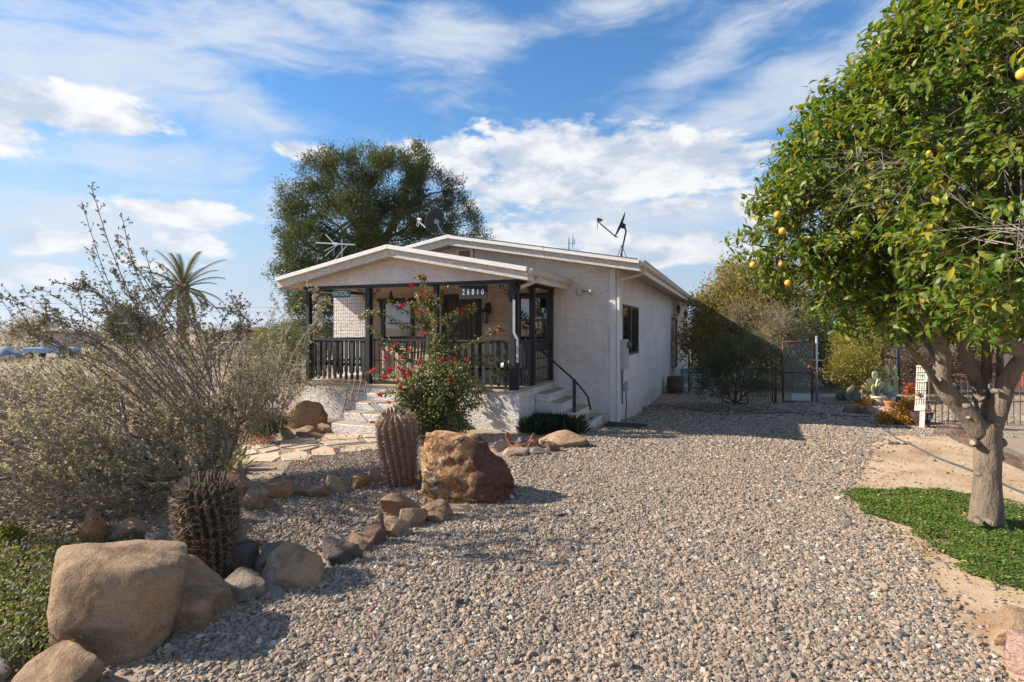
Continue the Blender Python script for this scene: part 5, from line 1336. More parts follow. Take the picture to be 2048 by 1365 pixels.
# hedge and trees at the back right
def back_right():
    bush('golden_tree', 'tall tree with golden olive foliage behind the house corner', 'tree', (8.6, 24.5, -.4),
         px_lobes([(1480, 590, 24, 66), (1530, 570, 24.5, 52), (1440, 620, 24, 50), (1560, 610, 24, 50), (1410, 660, 23.5, 40), (1500, 640, 23, 60), (1570, 650, 24, 45), (1600, 590, 24.5, 26), (1470, 545, 24.5, 30), (1400, 610, 24, 24), (1560, 560, 24.5, 36), (1450, 690, 23, 50), (1390, 690, 23, 40)]),
         L_GOLD, 3600, 9, .20, .13, .07, M_TWIG, shell=.4, r_st=.06, stems=8, part='crown')
    bush('dry_shrub', 'bare greyish twig shrub in front of the golden tree', 'shrub', (11.0, 21.5, -.4),
         px_lobes([(1560, 655, 21, 40), (1530, 690, 21, 40), (1590, 690, 21, 34), (1570, 720, 21, 34), (1540, 640, 22, 34), (1480, 640, 22.5, 40)]), L_DRYBR, 1500, 6, .18, .20, .02, M_DRYTWIG, shell=.2, r_st=.035)
    bush('evergreen_hedge', 'dense dark green hedge bush behind the chain link gate', 'hedge', (13.2, 22.5, -.4),
         px_lobes([(1630, 660, 22, 52), (1680, 640, 22.5, 50), (1600, 700, 21.5, 42), (1650, 720, 21, 46), (1730, 650, 22.5, 52), (1780, 660, 22.5, 50), (1610, 640, 22.5, 34), (1700, 610, 23, 36), (1590, 745, 20.5, 30), (1770, 620, 23, 40), (1650, 610, 23, 24), (1830, 660, 22.5, 50), (1690, 690, 21.5, 40)]),
         L_HEDGE, 4600, 9, .17, .11, .055, M_TWIG, shell=.5, r_st=.05)
    bush('yellow_shrub', 'yellow green loose shrub right of the gate above the potted cacti', 'shrub', tuple(G(1705, 772)),
         px_lobes([(1700, 725, 17.8, 32), (1725, 700, 18.5, 30), (1680, 745, 17.5, 22), (1735, 740, 17.6, 28), (1750, 690, 19, 24), (1690, 690, 19, 24), (1715, 755, 17.4, 22)]),
         L_YELLOW, 1500, 9, .12, .075, .04, M_TWIG, shell=.3, r_st=.02)
    bush('grey_olive_tree', 'pale grey green tree showing behind the hedge under the orange tree', 'tree', (22.0, 32, -.6),
         px_lobes([(1730, 600, 32, 34), (1770, 590, 32, 34), (1800, 610, 32, 34), (1750, 630, 32, 34), (1715, 620, 32, 24)]), L_OLIVE, 1300, 9, .22, .16, .06, M_TWIG, shell=.4, r_st=.08, part='crown')
    bush('dark_pine', 'dark drooping pine top beyond the hedge under the orange tree', 'tree', (19.3, 34, -.6),
         px_lobes([(1670, 580, 34, 26), (1645, 600, 34, 22), (1690, 600, 34, 20), (1670, 620, 34, 26), (1660, 560, 34, 14)]), L_PINE, 700, 10, .22, .26, .06, M_PINEBARK, shell=.3, r_st=.09, part='crown')
    bush('feathery_shrub', 'dark feathery shrub standing in the house shadow near the side door', 'shrub', tuple(G(1470, 806)),
         px_lobes([(1475, 725, 15.6, 46), (1430, 738, 15.8, 34), (1525, 728, 15.8, 36), (1450, 695, 16.2, 30), (1505, 695, 16.2, 32), (1405, 770, 15.6, 26), (1450, 778, 15.2, 26), (1530, 768, 15.4, 26), (1550, 705, 16.4, 20), (1400, 735, 16.2, 20), (1500, 775, 15.2, 24)]),
         L_DULL, 1500, 9, .12, .075, .026, M_SPROUT, shell=.2, r_st=.03, stems=9)
    bush('vine_shrub', 'yellow flowered leafy vine at the far corner of the house', 'shrub', (7.6, 23.0, -.4),
         px_lobes([(1412, 640, 24.5, 26), (1430, 670, 24, 34), (1418, 705, 24, 28), (1450, 650, 24, 28), (1435, 725, 23.5, 26)]), L_YELLOW, 1300, 9, .14, .10, .06, M_TWIG, shell=.35, r_st=.03)
back_right()

bush('brown_hedge', 'dry brown hedge behind the rusty mesh fence and white post', 'hedge', (13.9, 20.2, -.4), px_lobes([(px, py, 20.2, 30) for px in range(1785, 2040, 24) for py in (718, 750)]), leafmat('dry_hedge_leaf', [(.13, .085, .055), (.19, .13, .085), (.10, .07, .045), (.16, .13, .06)], .25, .8), 1900, 7, .15, .09, .045, M_TWIG, shell=.3, r_st=.03)
def left_shrubs():
    bush('desert_broom', 'loose olive green shrub against the left end of the porch', 'shrub', (-5.9, 11.9, 0),
         px_lobes([(570, 720, 11.6, 46), (540, 750, 11.2, 46), (590, 760, 11.3, 34), (520, 700, 12, 40), (560, 670, 12, 30), (500, 760, 11, 40), (590, 690, 12, 30)]),
         L_OLIVE, 2200, 7, .09, .045, .014, M_DRYTWIG, shell=.15, r_st=.012, stems=7)
    # thin bare wands beside the porch post
    T = thing('wand_shrub', 'thin leaning wands with tufted tips in front of the left porch post', 'shrub', (-4.95, 10.0, 0))
    mb = MB(); cc = []; t0 = []; t1 = []
    for wv in ([(560, 830), (595, 740), (630, 650), (640, 590)], [(545, 830), (590, 730), (640, 610), (612, 570)], [(535, 830), (560, 700), (570, 640), (541, 588)], [(530, 830), (590, 700), (660, 600), (628, 590)], [(555, 830), (620, 760), (690, 760), (705, 800)], [(540, 830), (560, 720), (575, 660), (592, 605)], [(550, 830), (610, 770), (660, 780), (680, 792)], [(530, 820), (545, 720), (538, 660), (546, 628)]):
        Y = random.uniform(9.3, 10.0); pts = [at(px, py, Y) for px, py in wv]; full = []
        for i in range(3):
            for t_ in np.linspace(0, 1, 6, endpoint=(i == 2)): full.append(pts[i].lerp(pts[i + 1], t_) + Vector(unit(1)[0]) * .012)
        mb.tube(full, [.009 * (1 - .75 * i / len(full)) for i in range(len(full))], 5, False)
        for i in range(6, len(full)):
            for _ in range(3):
                e = full[i] + Vector(unit(1)[0]) * random.uniform(.04, .16); t0.append(full[i]); t1.append(e); cc.append(e); cc.append(full[i].lerp(e, .6))
    mb.build('stems', M_DRYTWIG, T, world=True); sticks('twigs', np.array(t0), np.array(t1), .003, .0012, M_DRYTWIG, T)['kind'] = 'stuff'
    C = np.repeat(np.array(cc), 6, 0); leaf_mesh('foliage', C, unit(len(C)), unit(len(C)), RNG.uniform(.02, .04, len(C)), RNG.uniform(.012, .02, len(C)), L_SAGE, T)['kind'] = 'stuff'
    # dark low shrub by the stacked rocks
    bush('low_shrub', 'low dark green shrub beside the whitish rock near the steps', 'shrub', tuple(G(545, 872)), px_lobes([(548, 848, 9.6, 22), (520, 850, 9.5, 26), (565, 840, 9.9, 14)]), L_DULL, 700, 7, .05, .035, .018, M_SPROUT, shell=.2, r_st=.008)
    # rosette of pale blades
    T = thing('agave', 'clump of pale green and yellow agave blades behind the square blocks', 'agave', tuple(G(455, 938)))
    g = G(455, 938); n = 46
    a = RNG.uniform(0, 6.283, n); e = RNG.uniform(.5, 1.45, n); A = np.stack([np.cos(a) * np.cos(e), np.sin(a) * np.cos(e), np.sin(e)], 1)
    C = np.array(g) + np.stack([np.cos(a), np.sin(a), np.zeros(n)], 1) * RNG.uniform(0, .22, n)[:, None]
    leaf_mesh('blades', C, A, np.stack([-np.cos(a), -np.sin(a), np.full(n, .4)], 1), RNG.uniform(.22, .42, n), RNG.uniform(.04, .06, n), leafmat('agave_blade', [(.16, .20, .08), (.22, .26, .14), (.34, .30, .12), (.12, .17, .07)], .15, .5), T, 'quad')
    T = thing('pink_groundcover', 'low straggling plant with pink red blooms beside the flagstones', 'plant', tuple(G(480, 880)))
    C = np.array([G(RNG.uniform(425, 545), RNG.uniform(858, 895)) for _ in range(330)]) + np.array([0, 0, .03]); C[:, 2] += RNG.uniform(0, .10, len(C))
    leaf_mesh('blooms', C, unit(len(C)), unit(len(C)), .05, .04, leafmat('pink_bloom', [(.50, .20, .17), (.55, .12, .12), (.48, .30, .24)], .3, .7, .2, (1.2, .9, .9)), T)['kind'] = 'stuff'
    C2 = np.repeat(C, 2, 0) + RNG.normal(0, .06, (len(C) * 2, 3)); C2[:, 2] = np.abs(C2[:, 2] - .0); leaf_mesh('leaves', C2, unit(len(C2)), unit(len(C2)), .05, .025, L_DULL, T)['kind'] = 'stuff'
    # lantana in the lower left corner
    T = thing('lantana', 'spreading lantana with lilac flowers in the lower left corner', 'plant', tuple(G(60, 1250)))
    pts = []
    for px, py, s in [(60, 1200, 55), (20, 1150, 45), (100, 1140, 40), (70, 1270, 50), (10, 1240, 50), (40, 1300, 40), (-40, 1200, 60), (110, 1210, 30), (20, 1095, 25), (150, 1110, 22), (215, 1085, 18), (250, 1080, 14)]:
        for _ in range(int(s * 3.2)):
            g = G(px + random.gauss(0, s * .62), min(max(py + random.gauss(0, s * .6), 1075), 1345)); pts.append((g.x, g.y, g.z + random.uniform(.02, .16 if s > 30 else .08)))
    pts = np.array(pts); per = 8; C = np.repeat(pts, per, 0) + RNG.normal(0, .028, (len(pts) * per, 3))
    leaf_mesh('leaves', C, norml(unit(len(C)) + np.array([0, 0, .3])), norml(unit(len(C)) * .6 + np.array([0, 0, 1])), RNG.uniform(.022, .042, len(C)), RNG.uniform(.014, .024, len(C)), L_LANT, T, 'full', .2)['kind'] = 'stuff'
    sticks('stems', pts * np.array([1, 1, .2]), pts, .003, .002, M_TWIG, T)['kind'] = 'stuff'
    lil = leafmat('lilac_petal', [(.36, .20, .42), (.46, .30, .50), (.40, .22, .38)], .3, .6, .2, (1, .9, 1))
    for (px, py) in [(88, 1176), (62, 1128), (30, 1118), (135, 1112), (18, 1136), (222, 1084), (48, 1123), (100, 1190), (80, 1172)]:
        g = G(px, py); c = Vector((g.x, g.y, g.z + .14)); n = 16; d = norml(unit(n) + np.array([0, 0, .8]))
        leaf_mesh('flower', np.array(c) + d * .012, d + unit(n) * .5, d, .016, .014, lil, T)
    bush('yellow_sprig', 'small bright yellow green sprig at the left edge above the lantana', 'plant', tuple(G(15, 1090)), px_lobes([(15, 1072, 5.0, 22), (-15, 1080, 5.0, 22), (35, 1085, 5.0, 12)]), leafmat('sprig_leaf', [(.16, .17, .03), (.22, .22, .04), (.12, .15, .03)], .35, .6), 260, 6, .03, .035, .018, M_SPROUT, shell=.2, r_st=.006)
left_shrubs()

def clover():
    P = np.stack([RNG.uniform(3.3, 7.5, 150000), RNG.uniform(4.0, 7.2, 150000)], 1)
    P = P[inside(wob(P, .10), CLOVER)]
    thin = np.sin(P[:, 0] * 5.1 + 1.7 * np.sin(P[:, 1] * 4.3)) * np.sin(P[:, 1] * 6.2 + P[:, 0] * 2)
    P = P[RNG.random(len(P)) > .85 * np.clip(thin - .35, 0, .5) * 2]
    Pe = np.stack([RNG.uniform(3.2, 7.5, 30000), RNG.uniform(3.9, 7.3, 30000)], 1); near_ = inside(Pe + RNG.normal(0, .16, Pe.shape), CLOVER) & ~inside(Pe, CLOVER)
    P = np.concatenate([P, Pe[near_ & (np.sin(Pe[:, 0] * 14 + np.sin(Pe[:, 1] * 9)) * np.sin(Pe[:, 1] * 17) > .25)]])
    n = len(P); h = .02 + .05 * RNG.random(n) * (.5 + .5 * np.sin(P[:, 0] * 9) * np.sin(P[:, 1] * 8)) + .012
    C = np.stack([P[:, 0], P[:, 1], tz(P[:, 0], P[:, 1]) + h], 1)
    a = RNG.uniform(0, 6.283, n); A = np.stack([np.cos(a), np.sin(a), RNG.uniform(-.3, .7, n)], 1); Nn = norml(RNG.normal(0, .35, (n, 3)) + np.array([0, 0, 1]))
    o = leaf_mesh('ground_cover', C, A, Nn, RNG.uniform(.015, .028, n), RNG.uniform(.013, .022, n), L_CLOVER, None, 'quad')
    tag(o, 'bright green clover like ground cover round the foot of the orange tree', 'ground cover', kind='stuff')
    k = 160; P = P[RNG.choice(n, k)]
    C = np.stack([P[:, 0], P[:, 1], tz(P[:, 0], P[:, 1]) + .06], 1)
    o = leaf_mesh('fallen_leaves', C, norml(unit(k) * np.array([1, 1, .3])), norml(unit(k) * .4 + np.array([0, 0, 1])), .05, .025, leafmat('fallen_leaf', [(.40, .26, .08), (.46, .34, .14), (.30, .16, .06)], .2, .8), None, 'full')
    tag(o, 'dry fallen leaves lying on the green ground cover', 'leaves', kind='stuff')
    # leaf litter and fallen red bracts on the bed and path
    C = np.array([G(RNG.uniform(420, 900), RNG.uniform(880, 1100)) for _ in range(420)] + [G(RNG.uniform(150, 420), RNG.uniform(985, 1080)) for _ in range(500)] + [G(RNG.uniform(900, 1900), RNG.uniform(930, 1340)) for _ in range(260)]); C[:, 2] += .02; k = len(C)
    o = leaf_mesh('leaf_litter', C, norml(unit(k) * np.array([1, 1, .3])), norml(unit(k) * .5 + np.array([0, 0, 1])), RNG.uniform(.015, .045, k), .014, leafmat('litter_leaf', [(.20, .13, .07), (.28, .19, .11), (.14, .09, .06), (.33, .26, .16)], .15, .9), None, 'diamond')
    tag(o, 'brown leaf litter and twigs scattered over gravel and soil', 'leaves', kind='stuff')
    C = np.array([G(RNG.normal(625, 60), RNG.uniform(900, 985)) for _ in range(34)] + [G(RNG.uniform(640, 720), RNG.uniform(868, 885)) for _ in range(16)]); C[:, 2] += .035; k = len(C)
    o = leaf_mesh('fallen_bracts', C, norml(unit(k) * np.array([1, 1, .3])), norml(unit(k) * .5 + np.array([0, 0, 1])), .04, .03, L_BRACT, None, 'quad')
    tag(o, 'fallen red bougainvillea bracts on gravel and flagstones', 'petals', kind='stuff')
clover()

def bougainvillea():
    base = G(862, 880)
    T = thing('bougainvillea', 'bougainvillea with red bracts climbing the porch post by the front steps', 'shrub', base)
    Y = 10.0
    lob = px_lobes([(868, 805, Y, 54), (832, 780, Y, 38), (898, 775, Y, 42), (862, 745, 10.2, 36), (840, 830, 9.9, 42), (900, 840, 9.9, 40), (925, 745, 10.2, 24), (805, 790, 9.9, 20), (878, 705, 10.4, 22), (918, 708, 10.4, 16), (815, 820, 9.8, 24), (940, 790, 10.0, 26), (870, 850, 9.8, 30)])
    C, D, c, d, idx = clumps(lob, 1700, 7, .045, .5)
    # climbing shoots and arching sprays
    mb = MB(); cc = []; ends = []
    sprays = [[(868, 720), (866, 660), (858, 620), (862, 580)], [(868, 700), (872, 640), (862, 600), (848, 560), (838, 552)], [(866, 640), (880, 600), (890, 575)], [(866, 650), (835, 640), (800, 615), (778, 608)], [(866, 660), (820, 655), (800, 650), (760, 625), (735, 630), (722, 637)],
              [(872, 690), (905, 650), (925, 628), (942, 620), (950, 616)], [(890, 690), (900, 660), (890, 640), (918, 625)], [(900, 700), (940, 690), (975, 670), (1000, 658)], [(905, 730), (950, 715), (985, 712)], [(840, 730), (800, 710), (770, 680), (742, 655)],
              [(866, 620), (845, 605), (835, 590)], [(835, 760), (800, 740), (770, 760), (740, 745)], [(815, 790), (780, 785), (758, 790)], [(860, 660), (840, 625), (815, 605)], [(900, 760), (940, 760), (970, 775)], [(870, 690), (850, 660), (855, 640)], [(880, 680), (905, 690), (915, 670)], [(820, 720), (795, 700), (790, 690)], [(920, 800), (950, 815), (965, 800)], [(826, 855), (800, 848), (748, 848)], [(930, 720), (970, 730), (1010, 750)]]
    for sp_ in sprays:
        YY = random.uniform(10.2, 10.75); pts = [at(px, py, YY) for px, py in sp_]; full = []
        for i in range(len(pts) - 1):
            for t_ in np.linspace(0, 1, 7): full.append(pts[i].lerp(pts[i + 1], t_) + Vector(unit(1)[0]) * .014)
        mb.tube(full, [.008 * (1 - .7 * i / len(full)) + .001 for i in range(len(full))], 4, False)
        for i in range(len(full)):
            for _ in range(5): cc.append(full[i] + Vector(unit(1)[0]) * random.uniform(.0, .085))
        ends.append(full[-1]); ends.append(full[int(len(full) * .65)])
    C = np.concatenate([C, np.repeat(np.array(cc), 2, 0) + RNG.normal(0, .02, (len(cc) * 2, 3))]); n = len(C)
    leaf_mesh('foliage', C, norml(unit(n) + np.array([0, -.2, -.15])), norml(unit(n) * .8 + np.array([-.4, -.2, .6])), RNG.uniform(.035, .062, n), RNG.uniform(.026, .042, n), L_BOUG, T, 'full', .2)['kind'] = 'stuff'
    fl = [(780, 740), (795, 735), (805, 742), (810, 755), (820, 745), (800, 775), (812, 782), (770, 715), (790, 690), (800, 840), (785, 812), (778, 805), (840, 600), (855, 595), (848, 585), (862, 620), (838, 625), (920, 625), (925, 618), (948, 616), (940, 612), (905, 720), (885, 720), (840, 725), (820, 700), (780, 700), (836, 553), (850, 556), (822, 570), (805, 610), (848, 670), (885, 605), (990, 665), (760, 790), (775, 820), (815, 800), (830, 840), (850, 830), (875, 852), (890, 845), (800, 715), (770, 755), (748, 742), (902, 760), (935, 720), (866, 590), (795, 762), (832, 785), (1000, 660), (745, 846), (753, 852)]
    B = []
    for (px, py) in fl:
        p = at(px, py, 9.72 + random.uniform(-.08, .25)) if py > 680 else at(px, py, 10.35)
        k = random.randint(7, 18) * (2 if px < 830 and 730 < py < 790 else 1)
        for _ in range(k): B.append(p + Vector(unit(1)[0]) * random.uniform(0, .055))
    for e in ends: 
        for _ in range(3): B.append(e + Vector(unit(1)[0]) * .04)
    B = np.array(B); leaf_mesh('bracts', B, unit(len(B)), unit(len(B)), RNG.uniform(.03, .045, len(B)), .032, L_BRACT, T, 'quad')['kind'] = 'stuff'
    for (x, y, z, r) in lob: mb.tube(curve_pts(base + Vector((random.uniform(-.05, .05), 0, -.03)), (x, y, z), 6, 0, .12), [.022 - .003 * q for q in range(6)], 5, False)
    mb.tube([at(866, 800, 10.4), at(870, 720, 10.6), at(868, 650, 10.7), at(866, 590, 10.7)], [.02, .016, .012, .008], 6)
    mb.build('stems', mat('vine_stem', (.22, .15, .09), (.33, .24, .15), 8), T, world=True, smooth=True)
bougainvillea()

def cactus(name, label, bx, tilt, ribs, seed, green, sl=1.0):
    x0, y0, x1, y1 = bx
    g = G((x0 + x1) / 2, y1 - 4); w = (x1 - x0) / F * (g.y + .2); Rr = w / 2 * (.75 if sl == 1.0 else .86); h = EYE - (y0 - HY) / F * (g.y + .15) - g.z
    T = thing(name, label, 'cactus', (g.x, g.y + Rr * .8, g.z))
    T.rotation_euler = tilt
    nz_, na = 26, ribs * 6; vs = []; rj = [random.uniform(.93, 1.05) for _ in range(ribs)]; lean = random.uniform(-.04, .04)
    def prof(t): return Rr * (.74 + .26 * math.sin(min(t * 1.3, 1) * math.pi * .5)) * (1 - max(0, (t - .80) / .2) ** 2.2) ** .5 * (1 if t > .04 else .96)
    for i in range(nz_ + 1):
        t = min(i / nz_, .9995); z = h * (t if t < .8 else .8 + (t - .8)) - .04
        tw = .20 * math.sin(t * 2.4 + seed)
        for k in range(na):
            a = 2 * math.pi * k / na; rib = .5 + .5 * math.cos(a * ribs); r = prof(t) * (.72 + .28 * rib ** .8)
            r *= rj[int(a / (2 * math.pi) * ribs + .5) % ribs] ** rib
            vs.append((r * math.cos(a + tw) + lean * t * t, r * math.sin(a + tw), z))
    m = MB(); fs = [(i*na+k, i*na+(k+1) % na, (i+1)*na+(k+1) % na, (i+1)*na+k) for i in range(nz_) for k in range(na)] + [tuple(range(nz_ * na, (nz_ + 1) * na))]
    m.add(vs, fs); m.build('body', green, T, smooth=True)
    C = []; A = []; L_ = []; hk = []
    for rb in range(ribs):
        a0 = 2 * math.pi * rb / ribs
        for i in range(1, 21 if sl == 1.0 else 33):
            t = i / (21.5 if sl == 1.0 else 33.5); tw = .20 * math.sin(t * 2.4 + seed); r = prof(t); a = a0 + tw; r *= rj[rb]; p = np.array([r * math.cos(a) + lean * t * t, r * math.sin(a), h * t - .03 + random.uniform(-.012, .012)]); out = np.array([math.cos(a), math.sin(a), .25 + (1.2 if t > .85 else 0)])
            for _ in range(8):
                C.append(p); A.append(out * .9 + RNG.normal(0, .6, 3) + np.array([0, 0, .15])); L_.append(RNG.uniform(.03, .065) * (1.25 if t > .85 else 1) * sl)
    C = np.array(C); A = norml(np.array(A)); n = len(C)
    sm = leafmat('cactus_spine_' + name + str(seed), [(.24, .14, .115), (.36, .25, .21), (.18, .10, .085), (.46, .36, .30)] if sl == 1.0 else [(.46, .30, .25), (.58, .44, .37), (.34, .19, .15), (.64, .54, .47)], .05, .6, .3, (1, 1, 1))
    sticks('spines', C, C + A * np.array(L_)[:, None], .0034, .0010, sm, T, world=False)['kind'] = 'stuff'
    # dried flower stubs on the crown
    mb = MB()
    for k in range(26):
        a = random.uniform(0, 6.28); r = Rr * random.uniform(.15, .62); z = h * (.985 - .12 * (r / Rr) ** 2)
        mb.tube([(r * math.cos(a), r * math.sin(a), z - .03), (r * 1.08 * math.cos(a), r * 1.08 * math.sin(a), z + random.uniform(.02, .05))], [.014, .008], 5)
    mb.build('crown_stubs', mat('dry_cactus_fruit', (.06, .045, .035), (.13, .09, .06), 30, .95), T)['kind'] = 'stuff'
    return T
CG = mat('cactus_green_skin', (.035, .042, .018), (.07, .068, .034), 8, .85, .2, 40, c3=(.045, .05, .022), spec=.15)
CB = mat('cactus_brown_skin', (.17, .10, .06), (.24, .145, .095), 8, .75, .2, 40, c3=(.13, .11, .055))
cactus('barrel_cactus', 'reddish spined barrel cactus behind the big tan foreground boulder', (322, 950, 470, 1172), (0, R(-3), 0), 22, 1, CG)
cactus('barrel_cactus', 'taller leaning barrel cactus with pink spines beside the rust red boulder', (752, 818, 838, 982), (R(2), R(-5), 0), 16, 2, CB, .75)

def aloes():
    T = thing('aloe_bed', 'dense bed of dark green aloe blades at the porch corner by the side steps', 'plant bed', tuple(G(1110, 868)))
    C = []; A = []; Nn = []; ln = []
    for _ in range(95):
        g = G(random.uniform(1046, 1172), random.uniform(856, 876)); g.y += .25
        if house_ab(np.array([[g.x, g.y]]))[0][0] < -1.25 and house_ab(np.array([[g.x, g.y]]))[1][0] > -2.3: pass
        for k in range(11):
            a = random.uniform(0, 6.283); e = random.uniform(.55, 1.45)
            C.append((g.x + random.gauss(0, .02), g.y + random.gauss(0, .02), g.z)); A.append((math.cos(a) * math.cos(e), math.sin(a) * math.cos(e), math.sin(e))); Nn.append((-math.cos(a), -math.sin(a), .4)); ln.append(random.uniform(.18, .36))
    leaf_mesh('blades', C, np.array(A), np.array(Nn), np.array(ln), .032, L_ALOE, T, 'quad', .3)['kind'] = 'stuff'
aloes()
bush('autumn_shrub', 'low shrub of orange brown dried leaves at the foot of the white post', 'shrub', tuple(G(1800, 856)), px_lobes([(1800, 842, 11.9, 26), (1775, 845, 11.9, 18), (1830, 825, 12.1, 24), (1835, 845, 11.9, 18), (1815, 815, 12.2, 14), (1765, 838, 12.1, 12)]), L_AUTUMN, 620, 7, .05, .06, .04, M_SPROUT, shell=.25, r_st=.01, shape='full')
bush('red_sprig', 'thin bare stem with a few rust red leaves left of the white post', 'plant', tuple(G(1817, 838)), px_lobes([(1820, 777, 12.6, 9), (1812, 790, 12.6, 6), (1826, 782, 12.6, 7)]), leafmat('rust_leaf', [(.30, .07, .03), (.40, .12, .05)], .3, .7), 60, 4, .03, .06, .04, M_DRYTWIG, shell=.1, r_st=.012, shape='full')
# ------------------------------------------------------------------ signs
def text(body, size, xs, loc_fn, mt, parent, name, depth=.003):
    c = bpy.data.curves.new(name, 'FONT'); c.body = body; c.size = size; c.extrude = depth; c.align_x = 'CENTER'; c.align_y = 'CENTER'; c.offset = size * .002
    tmp = bpy.data.objects.new('tmp_text', c); COL.objects.link(tmp); bpy.context.view_layer.update()
    me = bpy.data.meshes.new_from_object(tmp.evaluated_get(bpy.context.evaluated_depsgraph_get())); me.name = name
    bpy.data.objects.remove(tmp); bpy.data.curves.remove(c); me.materials.clear(); me.materials.append(mt)
    o = bpy.data.objects.new(name, me); o.parent = parent; o.location = loc_fn; o.rotation_euler = (R(90), 0, 0); o.scale = (xs, 1, 1)
    COL.objects.link(o); return o
M_SIGNDARK = mat('slate_sign_paint', (.014, .018, .024), (.024, .029, .036), 14, .9)
M_SIGNGREEN = mat('green_street_sign', (.008, .115, .10), (.012, .15, .13), 14, .4)
def signs():
    c = hp(-2.325, PB - .075, 2.71)
    T = thing('number_sign', 'dark house number sign 26810 hanging under the porch beam', 'sign', c, HOUSE_RZ)
    MB().span(-.31, .31, -.012, .012, -.135, .135).build('board', M_SIGNDARK, T, bevel=.004)
    for i, ch in enumerate('26810'): text(ch, .155, .70, (-.205 + i * .104, -.016, .0), M_WHITE, T, 'digit')
    for x in (-.28, .28): MB().tube([(x, 0, .135), (x, .02, .20)], .007, 5).build('hanger', M_IRON, T)
    c = hp(-5.57, PB - .03, 2.755)
    T = thing('street_sign', 'green street name sign WATSON RD fixed under the porch eave', 'sign', c, HOUSE_RZ)
    MB().span(-.245, .245, -.004, .004, -.082, .082).build('plate', M_SIGNGREEN, T)
    text('WATSON', .15, .62, (-.045, -.006, .004), M_WHITE, T, 'lettering', .001); text('RD', .058, .9, (.185, -.006, -.022), M_WHITE, T, 'lettering', .001)
signs()

# ------------------------------------------------------------------ lamps, boxes and fittings on the house
def lantern(name, label, loc, rz, s=1.0, up=False, group=None):
    T = thing(name, label, 'wall lamp', loc, rz, group); T.scale = (s, s, s)
    if not up:
        MB().prism([(-.05, .02), (-.06, .16), (-.03, .24), (.03, .24), (.06, .16), (.05, .02)], lambda u, v, t: (u, t, v), -.03, -.005).build('back_plate', M_IRON, T, bevel=.004)
        MB().tube([(0, -.03, .17), (0, -.08, .21), (0, -.13, .19), (0, -.14, .13)], .016, 6).build('arm', M_IRON, T, smooth=True)
        MB().lathe((0, -.14, 0), [(.01, .14), (.045, .12), (.085, .065), (.09, .05), (.07, .045)], 8).build('cap', M_IRON, T)
        z0, z1, r0, r1, yc = -.16, .045, .05, .066, -.14
    else:
        MB().lathe((0, -.02, 0), [(.045, -.01), (.05, 0), (.045, .01)], 10).build('back_plate', M_IRON, T)
        MB().tube([(0, -.01, -.02), (0, -.09, -.06), (0, -.15, -.02), (0, -.15, .03)], .013, 6).build('arm', M_IRON, T, smooth=True)
        MB().lathe((0, -.15, 0), [(.085, .19), (.06, .23), (.02, .28), (.012, .33), (.02, .34), (.0, .36)], 8).build('cap', M_IRON, T)
        z0, z1, r0, r1, yc = .03, .19, .042, .075, -.15
    for k in range(6):
        a = k * math.pi / 3; MB().tube([(r0 * math.cos(a), yc + r0 * math.sin(a), z0), (r1 * math.cos(a), yc + r1 * math.sin(a), z1)], .006, 4).build('frame_bar', M_IRON, T)
    MB().lathe((0, yc, 0), [(r0 * 1.08, z0 - .012), (r0 * 1.1, z0), (r0 * .9, z0 + .004)], 8).build('base', M_IRON, T)
    MB().lathe((0, yc, 0), [(r0 * .84, z0 + .004), (r1 * .86, z1 - .003)], 6).build('glass', mat('lamp_glass', (.16, .14, .11), (.22, .19, .15), 20, .2), T)
    return T
lantern('wall_lantern', 'black lantern on the porch back wall right of the porch door', hp(-3.10, -.006, 2.33), HOUSE_RZ, 1.25)
lantern('wall_lantern', 'black lantern nearer the camera, above the brown side door', hp(.002, 12.9, 2.62), HOUSE_RZ + R(90), 1.35, True, 'side wall lanterns')
lantern('wall_lantern', 'black lantern farther back, between side door and far window', hp(.002, 16.8, 2.50), HOUSE_RZ + R(90), 1.35, True, 'side wall lanterns')
